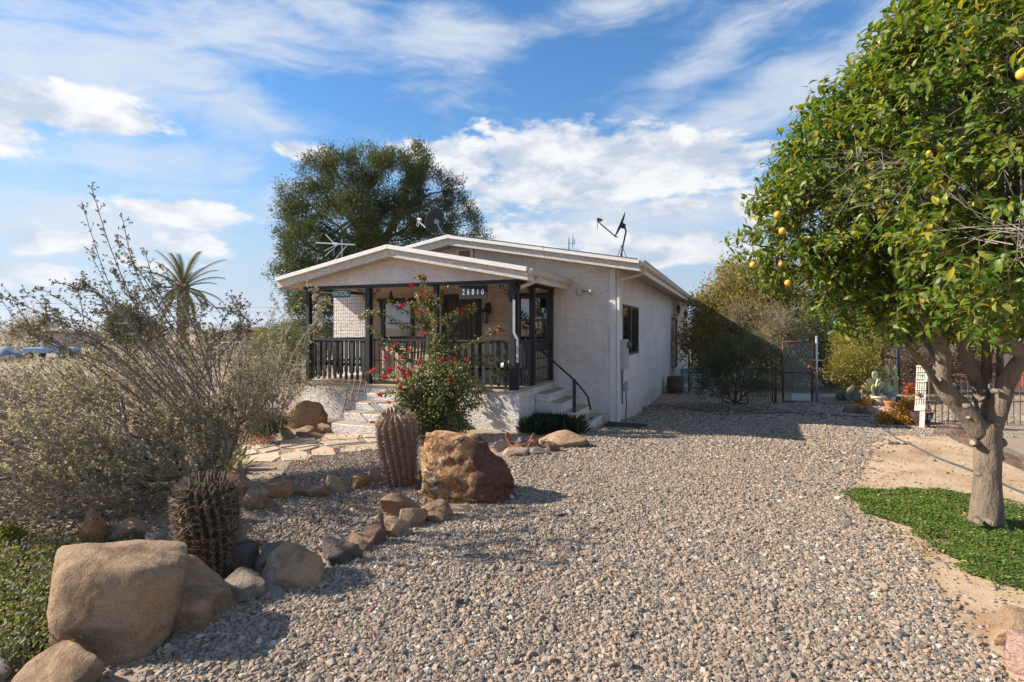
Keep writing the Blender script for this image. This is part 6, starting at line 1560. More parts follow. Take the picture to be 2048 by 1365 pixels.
def fittings():
    T = thing('flood_light', 'two bulb flood light high on the front wall beside the porch eave', 'flood light', hp(-.66, -.003, 2.84), HOUSE_RZ)
    MB().tube([(0, -.002, 0), (0, -.03, 0)], .05, 12).build('base', M_TRIM, T)
    wm = mat('flood_bulb', (.62, .60, .55), rough=.25)
    for s_ in (-1, 1):
        MB().tube([(s_ * .02, -.03, 0), (s_ * .08, -.08, -.01), (s_ * .10, -.11, -.02)], [.022, .03, .035], 8).build('arm', mat('brown_bulb_holder', (.30, .16, .08), (.38, .22, .12), 9), T)
        MB().tube([(s_ * .10, -.112, -.02), (s_ * .125, -.16, -.035), (s_ * .14, -.19, -.045)], [.036, .06, .066], 12).build('bulb', wm, T, smooth=True)
    T = thing('meter_box', 'pale grey electric meter box on the side wall below the window', 'meter box', hp(.003, .52, 1.40), HOUSE_RZ)
    MB().span(.0, .16, -.22, .22, -.34, .34).build('cabinet', M_PLASTIC, T, bevel=.012)
    MB().span(.161, .166, -.19, .19, -.30, .05).build('cover', M_PLASTIC, T, bevel=.003)
    MB().tube([(.16, -.05, .22), (.19, -.05, .22)], .085, 16).build('meter_ring', M_GALV, T)
    MB().tube([(.19, -.05, .22), (.245, -.05, .22), (.26, -.05, .22)], [.074, .072, .045], 16).build('meter_glass', mat('meter_glass', (.05, .08, .10), rough=.08, spec=.8), T, smooth=True)
    for y, z1 in ((-.15, -1.1), (-.02, -1.15), (.12, -.62)): MB().tube([(.045, y, -.34), (.045, y, -.7), (.05, y + .01, z1)], .016, 6).build('conduit', M_PLASTIC if y != -.02 else M_IRON, T)
    T = thing('junction_box', 'small grey junction box with a cable on the side wall under the meter', 'junction box', hp(.003, .95, .62), HOUSE_RZ)
    MB().span(0, .09, -.11, .11, -.10, .10).build('box', M_GALV, T, bevel=.008); MB().span(.0905, .096, -.10, .10, -.09, .09).build('lid', M_GALV, T, bevel=.003)
    MB().tube([(.05, .02, -.10), (.06, .03, -.4), (.05, -.02, -.88)], .012, 6).build('cable', M_RUBBER, T)
    T = thing('doormat', 'black doormat on the gravel below the side steps', 'doormat', hp(.30, -.55, float(tz(*hp(.3, -.55, 0)[:2])) + .02), HOUSE_RZ)
    MB().span(-.42, .42, -.30, .30, -.01, .016).build('mat', M_RUBBER, T, bevel=.01)
    for k in range(13): MB().span(-.39 + k * .061, -.36 + k * .061, -.27, .27, .0165, .022).build('rib', M_RUBBER, T)
    T = thing('air_conditioner', 'white louvred outdoor air conditioner by the side wall', 'air conditioner', hp(1.35, 10.6, float(tz(*hp(1.35, 10.6, 0)[:2]))), HOUSE_RZ)
    MB().span(-.40, .40, -.35, .35, .05, .95).build('case', M_PLASTIC, T, bevel=.02)
    for k in range(9): MB().span(-.36, .36, -.375, -.352, .12 + k * .09, .17 + k * .09).build('louvre', M_WHITE, T)
    MB().span(-.5, .5, -.45, .45, -.05, .05).build('pad', M_CONC, T)
    T = thing('barrel', 'dark brown wooden tub against the side wall by the stair post', 'tub', hp(.45, 8.9, float(tz(*hp(.45, 8.9, 0)[:2]))), HOUSE_RZ)
    MB().lathe((0, 0, 0), [(.26, -.05), (.31, .3), (.29, .62), (.26, .62), (.25, .55), (.0, .55)], 18).build('body', M_SPROUT, T)
    for z in (.12, .48): MB().lathe((0, 0, z), [(.309, -.02), (.316, 0), (.309, .02)], 18, False).build('hoop', M_IRON, T)
    # ornament hanging from the porch ceiling
    T = thing('wind_bell', 'dark tapered bell hanging from the porch ceiling', 'bell', hp(-5.1, -1.2, 2.935), HOUSE_RZ)
    MB().tube([(0, 0, 0), (0, 0, -.06)], .004, 4).build('cord', M_IRON, T)
    MB().lathe((0, 0, -.30), [(.085, -.02), (.075, .02), (.05, .12), (.02, .24), (.0, .25)], 12).build('bell', M_DOOR, T, smooth=True)
    # porch chair
    T = thing('porch_chair', 'dark wooden slatted chair standing on the porch behind the iron gate', 'chair', hp(-4.75, -1.0, FL + .001), HOUSE_RZ)
    wd = M_WOODDOOR
    MB().span(-.27, .27, -.27, .25, .40, .43).build('seat', wd, T, bevel=.01)
    for x in (-.25, .25):
        MB().span(x - .022, x + .022, -.26, -.215, .0, .62).build('leg', wd, T); MB().hexa([(x - .022, .20, 0), (x + .022, .20, 0), (x + .022, .25, 0), (x - .022, .25, 0)], [(x - .022, .33, 1.0), (x + .022, .33, 1.0), (x + .022, .37, 1.0), (x - .022, .37, 1.0)]).build('leg', wd, T)
        MB().span(x - .035, x + .035, -.29, .26, .621, .645).build('arm', wd, T, bevel=.008)
    B = MB().hexa([(-.228, .322, .92), (.228, .322, .92), (.228, .352, .92), (-.228, .352, .92)], [(-.228, .33, 1.0), (.228, .33, 1.0), (.228, .36, 1.0), (-.228, .36, 1.0)]).build('backrest', wd, T)
    for k in range(5): x = -.18 + k * .09; MB().hexa([(x - .02, .262, .44), (x + .02, .262, .44), (x + .02, .278, .44), (x - .02, .278, .44)], [(x - .02, .325, .918), (x + .02, .325, .918), (x + .02, .341, .918), (x - .02, .341, .918)]).build('slat', wd, B)
    # goose figure on a low stand behind the right railing
    T = thing('goose_figure', 'pale goose figure on a small dark stand behind the right railing', 'figurine', hp(-1.93, -1.7, FL + .001), HOUSE_RZ)
    gm = mat('cream_ceramic', (.62, .48, .38), (.68, .56, .46), 9, .5)
    MB().tube([(-.16, 0, .46), (-.08, 0, .43), (.02, 0, .44), (.09, 0, .50), (.11, 0, .60), (.10, 0, .70), (.12, 0, .74), (.17, 0, .735)], [.015, .07, .085, .055, .032, .028, .036, .010], 10).build('body', gm, T, smooth=True)
    MB().span(-.15, .15, -.10, .10, .33, .36).build('stand_top', M_DOOR, T, bevel=.005)
    for x in (-.12, .12):
        for y in (-.08, .08): MB().span(x - .015, x + .015, y - .015, y + .015, 0, .33).build('stand_leg', M_DOOR, T)
fittings()

# ------------------------------------------------------------------ dishes and aerials on the roofs
def dish(name, label, c, nrm, rad, mount, arm_end, darkarm):
    c, n = Vector(c), Vector(nrm).normalized(); mount = Vector(mount); arm_end = Vector(arm_end)
    T = thing(name, label, 'satellite dish', mount)
    up = Vector((0, 0, 1)); x = n.cross(up).normalized(); y = x.cross(n)
    V = []; Fc = []; nr, na = 7, 32
    for sgn in (0, 1):
        for i in range(nr + 1):
            for k in range(na):
                a = 2 * math.pi * k / na; r = rad * i / nr
                V.append(c + x * (r * math.cos(a) * .90) + y * (r * math.sin(a)) + n * (.16 * rad * (i / nr) ** 2 - sgn * .012))
    off = (nr + 1) * na
    for i in range(nr):
        for k in range(na):
            q = (i*na+k, i*na+(k+1) % na, (i+1)*na+(k+1) % na, (i+1)*na+k); Fc.append(q); Fc.append(tuple(off + j for j in q[::-1]))
    for k in range(na): Fc.append((nr*na+k, nr*na+(k+1) % na, off+nr*na+(k+1) % na, off+nr*na+k))
    MB().add(V, Fc).build('reflector', M_DISH, T, world=True, smooth=True)
    am = M_DISH if darkarm else M_DISHARM
    low = c - y * rad * .95 + n * .03
    MB().tube([low - n * .06, low, arm_end], .014, 6).build('feed_arm', am, T, world=True)
    h = MB().tube([arm_end - n * .02 + up * -.01, arm_end + up * .05, arm_end + up * .055 - n * .09], [.03, .035, .04], 8).build('feed_horn', am, T, world=True)
    MB().tube([arm_end + up * .055 - n * .092, arm_end + up * .055 - n * .12], [.045, .04], 10).build('horn_cap', M_WHITE, h, world=True)
    bk = c - n * .05
    MB().tube([c - n * .012, bk - n * .04], [.07, .05], 8).build('bracket', am, T, world=True)
    MB().tube([bk - n * .03, Vector((bk.x, bk.y, bk.z)) - n * .06 - up * .10, mount + up * .18 + (bk - mount) * Vector((.3, .3, 0)), mount], .02, 8).build('mast', am, T, world=True, smooth=True)
    for d in ((.16, -.10, 0), (-.10, .14, 0), (.05, .02, -.0)):
        MB().tube([mount + (bk - mount) * .45, mount + Vector(d) + Vector((0, 0, -.03))], .008, 5).build('strut', am, T, world=True)
    MB().tube([arm_end, arm_end - up * .06 - x * .03, arm_end - up * .13 - x * .05, arm_end - up * .16, arm_end - up * .10 + x * .03, arm_end - up * .02 + x * .01], .006, 5).build('cable', M_WHITE if not darkarm else M_RUBBER, T, world=True, smooth=True)
dish('satellite_dish', 'dark round satellite dish behind the main roof peak, facing left', at(871, 443, 13.7), (-.72, .58, .38), .33, hp(-4.35, .25, roof_z(-4.35) + .0), at(836, 442, 14.2), False)
dish('satellite_dish', 'dark satellite dish seen nearly edge on at the right end of the roof', at(1243, 451, 12.45), (-.93, .12, .40), .30, hp(.05, .30, roof_z(.05)), at(1195, 443, 12.2), True)
def aerials():
    b = hp(-6.22, -1.58, proof_z(-6.22)); 
    T = thing('tv_antenna', 'large grey television antenna on the left slope of the porch roof', 'antenna', b)
    m0 = at(684, 479, b.y); MB().tube([b - Vector((0, 0, .02)), (b.x, b.y, m0.z)], .014, 6).build('mast', M_DISHARM, T, world=True)
    L = at(632, 486, b.y + .25); Rr = at(710, 490, b.y - .12); MB().tube([L, Rr], .017, 5).build('boom', M_DISHARM, T, world=True)
    for (p, q, Y0, Y1) in (((651, 469), (671, 490), 1.0, 0), ((648, 503), (673, 490), -.9, .05), ((650, 513), (676, 489), -.9, .05), ((667, 513), (669, 490), 0, 0), ((667, 523), (694, 491), -.9, .0), ((684, 516), (684, 478), .4, -.05)):
        MB().tube([at(*p, b.y + Y0), at(*q, b.y + Y1)], .008, 4).build('element', M_DISHARM, T, world=True)
    MB().tube([at(666, 488, b.y + .1), at(676, 489, b.y + .05)], .035, 6).build('hub', M_DISHARM, T, world=True)
    b = hp(-1.65, 2.0, roof_z(-1.65)); T = thing('small_antenna', 'small mast antenna standing at the middle of the main roof', 'antenna', b)
    MB().tube([b, (b.x, b.y, at(0, 478, b.y).z)], .013, 6).build('mast', M_IRON, T, world=True)
    MB().tube([at(1138, 487, b.y), at(1149, 487, b.y)], .008, 5).build('arm', M_DISHARM, T, world=True)
    for px, y0, y1 in ((1145.5, 470, 495), (1138, 474, 489), (1149, 478, 490)): MB().tube([at(px, y0, b.y), at(px, y1, b.y)], .011, 5).build('element', M_DISHARM, T, world=True)
aerials()

# ------------------------------------------------------------------ rusty rack on the steps, horseshoe, hose
def yard_things():
    T = thing('rusty_rack', 'rusty iron rod rack leaning on the front steps', 'rack', hp(-4.62, PB - .4, .5))
    def rod(pts, nm, r=.014): MB().tube(pts, r, 6).build(nm, M_RUST, T, world=True)
    Z = lambda px, py, b: (lambda Y: at(px, py, Y))((lambda t: t)(b))
    y0, y1 = 10.35, 11.1
    top = [at(698, 762, y1), at(710, 763, y1), at(722, 764, y1), at(734, 765, y1)]; bot = [at(686, 823, y0), at(701, 804, y0 + .22), at(714, 804, y0 + .22), at(729, 785, y0 + .45)]
    for t_, b_ in zip(top, bot): rod([t_, b_], 'upright')
    rod([top[0], top[3]], 'crossbar'); rod([at(693, 779, y1 - .2), at(729, 784, y1 - .2)], 'crossbar'); rod([at(690, 799, y0 + .25), at(716, 803, y0 + .25)], 'crossbar'); rod([bot[0] + Vector((0, 0, .05)), at(700, 820, y0), at(700, 813, y0)], 'foot')
    # horseshoe shaped iron
    g = G(1033, 893); T = thing('rusty_horseshoe', 'big rusty red horseshoe shaped iron standing among rocks', 'horseshoe', g)
    Y = g.y; pts = [at(px, py, Y + .08 * math.sin(i)) for i, (px, py) in enumerate([(1014, 866), (1015, 874), (1018, 882), (1024, 889), (1033, 893), (1044, 894), (1055, 891), (1062, 884), (1065, 876), (1067, 868)])]
    MB().tube(pts, [.028, .04, .046, .05, .052, .052, .05, .046, .04, .028], 8, True, .8).build('iron', mat('red_rust_iron', (.24, .075, .035), (.34, .13, .06), 18, .7, .3, 60), T, world=True, smooth=True)
    MB().tube([p + Vector((0, -.10, -.015)) for p in pts[1:-1]], .022, 6).build('rim', mat('red_rust_iron', (.2, .1, .05)), T, world=True, smooth=True)
    # hoses
    def hose(name, label, pix, m, r=.012):
        P = [G(*p) for p in pix]; full = []
        for i in range(len(P) - 1):
            p_, a_, b_, q_ = P[max(i - 1, 0)], P[i], P[i + 1], P[min(i + 2, len(P) - 1)]
            for t_ in np.linspace(0, 1, 9, endpoint=(i == len(P) - 2)):
                v = .5 * ((2 * a_) + (b_ - p_) * t_ + (2 * p_ - 5 * a_ + 4 * b_ - q_) * t_ ** 2 + (3 * a_ - p_ - 3 * b_ + q_) * t_ ** 3)
                v.z = float(tz(v.x, v.y)) + r + .018; full.append(v)
        tag(MB().tube(full, r, 8).build(name, m, None, smooth=True), label, 'hose')
    hose('garden_hose', 'black garden hose running from the side wall across gravel to the dirt yard', [(1286, 816), (1330, 814), (1400, 822), (1450, 826), (1520, 824), (1600, 824), (1660, 832), (1712, 838), (1745, 848), (1775, 868), (1820, 892), (1870, 917), (1935, 942), (1995, 968), (2060, 995), (2150, 1020)], mat('faded_hose_rubber', (.055, .06, .065), (.10, .105, .11), 4, .6))
    hose('garden_hose', 'second loop of black hose lying in the house shadow', [(1395, 822), (1440, 832), (1500, 830), (1580, 828), (1640, 832), (1700, 835), (1740, 836)], M_RUBBER)
    hose('drip_line', 'thin dark drip line on the ground cover right of the orange tree trunk', [(1990, 1040), (2020, 1032), (2060, 1036), (2120, 1046)], M_SPROUT, .007)
yard_things()

# ------------------------------------------------------------------ potted cacti
PADM = {'green': mat('cactus_pad_green', (.26, .30, .15), (.35, .38, .20), 14, .6, .15, 60), 'pale': mat('cactus_pad_pale', (.47, .47, .27), (.55, .54, .34), 14, .6, .15, 60), 'yellow': mat('cactus_pad_yellow', (.46, .44, .17), (.54, .50, .22), 12, .6), 'dark': mat('cactus_pad_dark', (.05, .08, .055), (.08, .12, .08), 12, .6)}
def pad_mesh(mb, p0, dirv, ln, wd, face):
    d = Vector(dirv).normalized(); f = Vector(face); f = (f - d * f.dot(d)).normalized(); s = d.cross(f)
    n = 14; ring = []
    for k in range(n):
        a = 2 * math.pi * k / n; u = (1 - math.cos(a)) / 2; w = math.sin(a) * (.55 + .5 * u) / 1.0
        ring.append(Vector(p0) + d * (u * ln) + s * (w * wd * .5))
    th = .018; c = Vector(p0) + d * ln * .55
    vs = []; 
    for sg in (1, -1):
        for k in range(n): vs.append(ring[k] + f * (sg * th * .35))
        for k in range(n): vs.append(c + (ring[k] - c) * .7 + f * (sg * th))
        vs.append(c + f * (sg * th * 1.15))
    h = 2 * n + 1; fs = []
    for sg in (0, 1):
        o = sg * h
        for k in range(n):
            j = (k + 1) % n
            q1 = (o + k, o + j, o + n + j, o + n + k); q2 = (o + n + k, o + n + j, o + 2 * n)
            fs += [q1[::-1], q2[::-1]] if sg == 0 else [q1, q2]
    for k in range(n): fs.append((k, (k + 1) % n, h + (k + 1) % n, h + k))
    mb.add(vs, fs)
POTY = G(1756, 812).y
def pots():
    def pot(name, label, px, y0, y1, w, m, prof=None, rim=True, soil=True, group=None, Y=None):
        Y = Y or POTY; g = at(px, y1, Y); g.z = max(g.z, float(tz(g.x, g.y)) - .02); h = (y1 - y0) / F * Y; r = w / F * Y / 2
        T = thing(name, label, 'plant pot', g, 0, group)
        prof = prof or [(.70, 0), (.86, .5), (.98, 1)]
        pr = [(r * a, h * b) for a, b in prof]
        MB().lathe((0, 0, 0), pr + [(r * .9, h), (r * .86, h * .9), (0, h * .9)], 22).build('pot', m, T, smooth=False)
        if rim: MB().lathe((0, 0, h), [(r * 1.0, -.055), (r * 1.06, -.05), (r * 1.06, .004), (r * .93, .006), (r * .92, -.02)], 22, False).build('rim', m, T)
        if soil: MB().lathe((0, 0, h * .9), [(r * .85, 0), (0, .012)], 16).build('soil', mat('pot_soil', (.08, .055, .04), (.13, .09, .06), 30, .95), T)
        return T, g, h, r
    gl = lambda n, a, b: mat(n, a, b, 9, .3, .05, 20)
    pot('orange_bowl', 'orange glazed bowl at the left of the potted cacti', 1727, 797, 813, 31, gl('orange_glaze', (.46, .17, .02), (.58, .26, .03)), [(.68, 0), (.9, .4), (1, 1)])
    pot('cream_pot', 'cream glazed pot holding the pale prickly pear', 1756, 792, 813, 27, gl('cream_glaze', (.62, .55, .40), (.68, .62, .50)), [(.62, 0), (.78, .35), (.95, 1)])
    pot('terracotta_pot', 'small terracotta pot right of the cream pot', 1779, 803, 818, 19, gl('terracotta', (.46, .17, .07), (.54, .22, .10)), Y=POTY - .5)
    pot('dark_pot', 'dark blue grey square looking pot at the right of the potted cacti', 1799, 795, 813, 24, gl('dark_glaze', (.03, .045, .05), (.05, .065, .07)))
    pot('teal_pot', 'pale teal pot standing behind the terracotta pot', 1779, 784, 804, 26, gl('teal_glaze', (.30, .40, .38), (.40, .48, .45)), Y=POTY + .8)
    pot('grey_pot', 'small grey pot behind the pale prickly pear', 1762, 750, 764, 11, gl('grey_glaze', (.36, .38, .38), (.44, .46, .46)), Y=POTY + 1.6)
    sh = thing('pot_shard', 'grey tile shard stuck in the small terracotta pot', 'tile', at(1780, 803, POTY - .5)); MB().hexa([at(1777, 803, POTY - .5), at(1784, 804, POTY - .5), at(1784, 804, POTY - .45), at(1777, 803, POTY - .45)], [at(1787, 793, POTY - .5), at(1793, 796, POTY - .5), at(1793, 796, POTY - .45), at(1787, 793, POTY - .45)]).build('tile', M_CONC, sh, world=True)
    sh = thing('pot_shard', 'reddish tile shard stuck in the small terracotta pot', 'tile', at(1774, 803, POTY - .45)); MB().hexa([at(1770, 803, POTY - .45), at(1777, 803, POTY - .45), at(1777, 803, POTY - .4), at(1770, 803, POTY - .4)], [at(1770, 796, POTY - .45), at(1776, 794, POTY - .45), at(1776, 794, POTY - .4), at(1770, 796, POTY - .4)]).build('tile', mat('brick_tile', (.36, .20, .13), (.42, .26, .18), 9), sh, world=True)
    def pear(name, label, pads, Y):
        ps = [(p[0], p[1]) for p in pads]; base = at(sum(a for a, b in ps) / len(ps), max(b for a, b in ps), Y)
        T = thing(name, label, 'prickly pear', base)
        for (px, py, ang, ln, wd, c, fa) in pads:
            a = R(ang); y = Y + random.uniform(-.12, .12); mb = MB()
            pad_mesh(mb, at(px, py, y), (math.sin(a), random.uniform(-.2, .2), math.cos(a)), 1.15 * ln / F * Y, 1.2 * wd / F * Y, (math.sin(R(fa)), -math.cos(R(fa)), .15))
            mb.build('pad', PADM[c], T, world=True, smooth=True)
    pear('prickly_pear', 'pale and yellow prickly pear growing in the cream pot', [(1752, 795, -20, 24, 15, 'yellow', 20), (1756, 796, 12, 26, 14, 'pale', 60), (1744, 780, -8, 20, 20, 'pale', 10), (1742, 783, -40, 18, 18, 'yellow', -20), (1755, 793, 0, 20, 15, 'dark', 30), (1750, 762, 2, 17, 15, 'pale', 15), (1748, 784, 14, 24, 10, 'pale', 70), (1757, 780, 30, 16, 14, 'green', 10)], POTY)
    pear('prickly_pear', 'taller pale prickly pear in the teal pot behind', [(1772, 790, -10, 28, 16, 'green', 20), (1778, 790, 8, 30, 22, 'pale', 10), (1769, 768, -12, 16, 10, 'pale', 60), (1776, 752, -5, 18, 13, 'pale', 20), (1785, 770, 20, 18, 13, 'green', 0), (1790, 752, 15, 17, 13, 'green', 30), (1788, 775, -4, 22, 8, 'pale', 70), (1773, 765, 3, 16, 13, 'green', 10), (1770, 748, -25, 14, 13, 'green', 0), (1786, 790, 10, 20, 15, 'green', 20)], POTY + .8)
    pear('prickly_pear', 'single column like pale yellow cactus pads right of the prickly pears', [(1794, 790, 3, 24, 9, 'yellow', 50), (1795, 772, 0, 22, 8, 'yellow', 60)], POTY + .3)
    pear('prickly_pear', 'low dark green prickly pear in shade left of the orange bowl', [(1690, 802, -30, 20, 18, 'dark', 0), (1700, 800, 0, 22, 20, 'green', 20), (1708, 803, 25, 20, 18, 'dark', -10), (1684, 800, -60, 14, 14, 'dark', 20), (1700, 786, 20, 14, 14, 'green', 30), (1697, 803, -10, 18, 16, 'dark', 0)], POTY - .1)
    T = thing('aloe_tuft', 'grey green aloe tuft in the orange bowl', 'aloe', at(1727, 798, POTY))
    n = 70; c = at(1727, 799, POTY); a = RNG.uniform(0, 6.283, n); e = RNG.uniform(.5, 1.5, n)
    C = np.array(c) + np.stack([np.cos(a), np.sin(a), 0 * a], 1) * RNG.uniform(0, .16, n)[:, None]
    leaf_mesh('blades', C, np.stack([np.cos(a) * np.cos(e), np.sin(a) * np.cos(e), np.sin(e)], 1), np.stack([-np.cos(a), -np.sin(a), 0 * a + .4], 1), RNG.uniform(.10, .20, n), .022, leafmat('aloe_grey', [(.13, .15, .11), (.20, .20, .15), (.24, .20, .14)], .15, .6), T, 'quad')
    T = thing('rust_bloom_stalk', 'dry stalk with rusty red blooms behind the pots', 'plant', at(1755, 770, POTY + 2))
    mb = MB(); tips = []
    for (x0, y0, x1, y1) in ((1755, 770, 1752, 718), (1756, 765, 1760, 722), (1754, 750, 1747, 725), (1757, 755, 1763, 735)):
        mb.tube(curve_pts(at(x0, y0, POTY + 2), at(x1, y1, POTY + 2), 5, 0, .04), .014, 4); tips.append(at(x1, y1, POTY + 2))
    mb.build('stalks', M_DRYTWIG, T, world=True); C = np.repeat(np.array(tips), 14, 0) + RNG.normal(0, .055, (56, 3)); leaf_mesh('blooms', C, unit(56), unit(56), .09, .06, leafmat('rust_bloom', [(.42, .12, .05), (.50, .18, .08)], .3, .7), T)
pots()

# ------------------------------------------------------------------ chain link gate, fences, white post
def chain_link(mb, O, U, W, hgt, pitch, r=.004):
    """diamond wire between O and O+U*W, height hgt"""
    O, U = Vector(O), Vector(U).normalized(); up = Vector((0, 0, 1)); k = -hgt
    while k < W:
        a0 = max(k, 0); a1 = min(k + hgt, W)
        if a1 > a0:
            mb.tube([O + U * a0 + up * (a0 - k), O + U * a1 + up * (a1 - k)], r, 3, False)
            mb.tube([O + U * a0 + up * (hgt - (a0 - k)), O + U * a1 + up * (hgt - (a1 - k))], r, 3, False)
        k += pitch
M_WIRE = mat('galvanised_wire', (.40, .40, .39), (.30, .30, .29), 20, .5)
M_RUSTWIRE = mat('rusty_wire', (.13, .075, .05), (.20, .12, .08), 20, .8)
def gates():
    g = G(1600, 806); Y = g.y
    gz = lambda px: float(tz((px - 1024) / F * Y, Y))
    T = thing('chain_link_gate', 'red oxide framed chain link gate standing at the end of the drive', 'gate', G(1567, 806))
    W = lambda px, py: at(px, py, Y)
    def pipe(a, b, nm, m=M_REDRUST, r=.032, par=None): return MB().tube([a, b], r, 8).build(nm, m, par or T, world=True, smooth=True)
    pipe(W(1566, 683), W(1566, 800), 'frame_post'); pipe(W(1624, 684), W(1624, 806), 'frame_post'); pipe(W(1564, 684), W(1626, 684.5), 'top_rail'); pipe(W(1564, 803), W(1626, 805), 'bottom_rail'); pipe(W(1566, 745), W(1624, 746), 'middle_rail')
    m = MB(); o = W(1567.5, 803); chain_link(m, o, (1, 0, 0), (55) / F * Y, 118 / F * Y, .115, .006); m.build('wire_mesh', M_WIRE, T, world=True)['kind'] = 'stuff'
    MB().tube([W(1620, 720), W(1640, 721)], .02, 6).build('latch', M_GALV, T, world=True); MB().tube([W(1618, 733), W(1632, 739)], [.05, .03], 6).build('orange_strap', mat('orange_strap', (.55, .14, .05), (.62, .20, .07), 9), T, world=True)
    T = thing('gate_post', 'rusty hinge post left of the chain link gate', 'post', G(1550, 808)); pipe(W(1551, 700), W(1551, 809), 'pipe', M_REDRUST, .04)
    pipe(W(1545, 690), W(1545, 812), 'pipe', M_IRON, .02)
    T = thing('gate_post', 'mottled galvanised post right of the chain link gate', 'post', G(1633, 812)); pipe(W(1633, 674), W(1633, 813), 'pipe', M_GALV, .036); MB().lathe(W(1633, 674), [(.04, -.02), (.042, 0), (.02, .025), (0, .03)], 10).build('cap', M_GALV, T, world=True)
    # low chain link run between gate and pots and hedge side
    T = thing('chain_link_fence', 'sagging chain link run right of the galvanised gate post', 'fence', G(1640, 806)); m = MB(); chain_link(m, at(1640, 800, Y + .1), (1, .22, 0), 2.4, .75, .12, .003); m.build('wire_mesh', M_RUSTWIRE, T, world=True)['kind'] = 'stuff'
    T = thing('chain_link_fence', 'dark chain link run hidden behind the feathery shrub left of the gate', 'fence', G(1500, 805)); m = MB(); chain_link(m, at(1392, 806, Y + 1.2), (1, -.42, 0), 2.6, 1.5, .12, .003); m.build('wire_mesh', M_RUSTWIRE, T, world=True)['kind'] = 'stuff'
    # concrete pavers beyond the gate
    for i, (x0, x1, y0, y1, lab) in enumerate([(1583, 1622, 789, 803, 'pale square concrete slab just behind the gate'), (1560, 1650, 770, 774.5, 'far long concrete kerb beyond the gate'), (1640, 1690, 790.5, 795, 'long concrete kerb right of the gate post')]):
        q = [G(x0, y1), G(x1, y1), G(x1, y0), G(x0, y0)]; mb = MB(); mb.hexa([(p.x, p.y, p.z - .04) for p in q], [(p.x, p.y, p.z + .035) for p in q]); tag(mb.build('concrete_slab', M_CONC, None, bevel=.01), lab, 'slab')
    # rusty framed mesh panel further back
    T = thing('rusty_fence_panel', 'rusty framed mesh panel with a galvanised post behind the potted cacti', 'fence', at(1766, 768, 18.6)); Q = lambda px, py: at(px, py, 18.6)
    pipe(Q(1766, 677), Q(1766, 770), 'post', M_REDRUST, .05); pipe(Q(1798, 690), Q(1798, 772), 'post', M_REDRUST, .045); pipe(Q(1793, 690), Q(1793, 772), 'post', M_GALV, .025); pipe(Q(1766, 713), Q(1798, 718), 'rail', M_REDRUST, .035)
    m = MB(); chain_link(m, Q(1767, 765), (1, 0, 0), 31 / F * 18.6, 1.3, .13, .004); m.build('wire_mesh', M_RUSTWIRE, T, world=True)['kind'] = 'stuff'
    T = thing('rusty_mesh_fence', 'close rusty mesh fence running right behind the white post', 'fence', at(1850, 766, 18.2)); m = MB(); chain_link(m, Q(1800, 763), (1, -.05, 0), 3.4, 1.28, .085, .0045); m.build('wire_mesh', M_RUSTWIRE, T, world=True)['kind'] = 'stuff'
    pipe(Q(1798, 762), at(1990, 766, 18.2), 'bottom_rail', M_RUST, .03)
    # iron bar fence behind the orange tree
    b0 = G(1858, 850); T = thing('iron_fence', 'low rusty black iron bar fence behind the orange tree', 'fence', b0); yy = b0.y
    n = 36
    for k in range(n):
        x = b0.x + k * .142; z0 = float(tz(x, yy))
        MB().tube([(x, yy, z0 - .05), (x, yy, z0 + 1.10)], .0095, 5).build('bar', M_RUST, T, world=True)
    for dz in (.50, 1.08): MB().tube([(b0.x - .05, yy, b0.z + dz), (b0.x + n * .142, yy, b0.z + dz)], .014, 5).build('rail', M_RUST, T, world=True)
    m = MB(); chain_link(m, Vector((b0.x, yy + .4, b0.z + .55)), (1, 0, 0), 5.0, .65, .085, .003); m.build('wire_mesh', M_RUSTWIRE, T, world=True)['kind'] = 'stuff'
    # slumped wire netting on the ground and loose mesh along the yard edge
    T = thing('wire_netting', 'slumped roll of rusty wire netting on the ground behind the tree trunk', 'wire netting', G(1900, 868)); m = MB()
    for k in range(26):
        for s_ in (1, -1):
            pts = []
            for j in range(9):
                t_ = j / 8; px = 1866 + k * 2.7 + s_ * 9 * t_; g = G(min(max(px, 1866), 1935), 872 - 22 * t_ * (1 - .3 * t_)); g.z += .16 * math.sin(t_ * math.pi) * math.sin(max(0, min(1, (px - 1866) / 70)) * math.pi) + .01; pts.append(g)
            m.tube(pts, .0028, 3, False)
    m.build('wire', M_RUSTWIRE, T, world=True)
    T = thing('fallen_mesh', 'flat rusty mesh lying along the edge of the dirt yard behind the trunk', 'wire netting', G(1930, 890)); m = MB()
    for k in range(60):
        for s_ in (1, -1):
            t_ = k / 60; a = G(1900 + 150 * t_, 878 + 68 * t_); b = G(1900 + 150 * t_ + 12 * s_, 878 + 68 * t_ - 26); a.z += .02; b.z += .03; m.tube([a, b], .0022, 3, False)
    m.build('wire', M_RUSTWIRE, T, world=True)['kind'] = 'stuff'
gates()
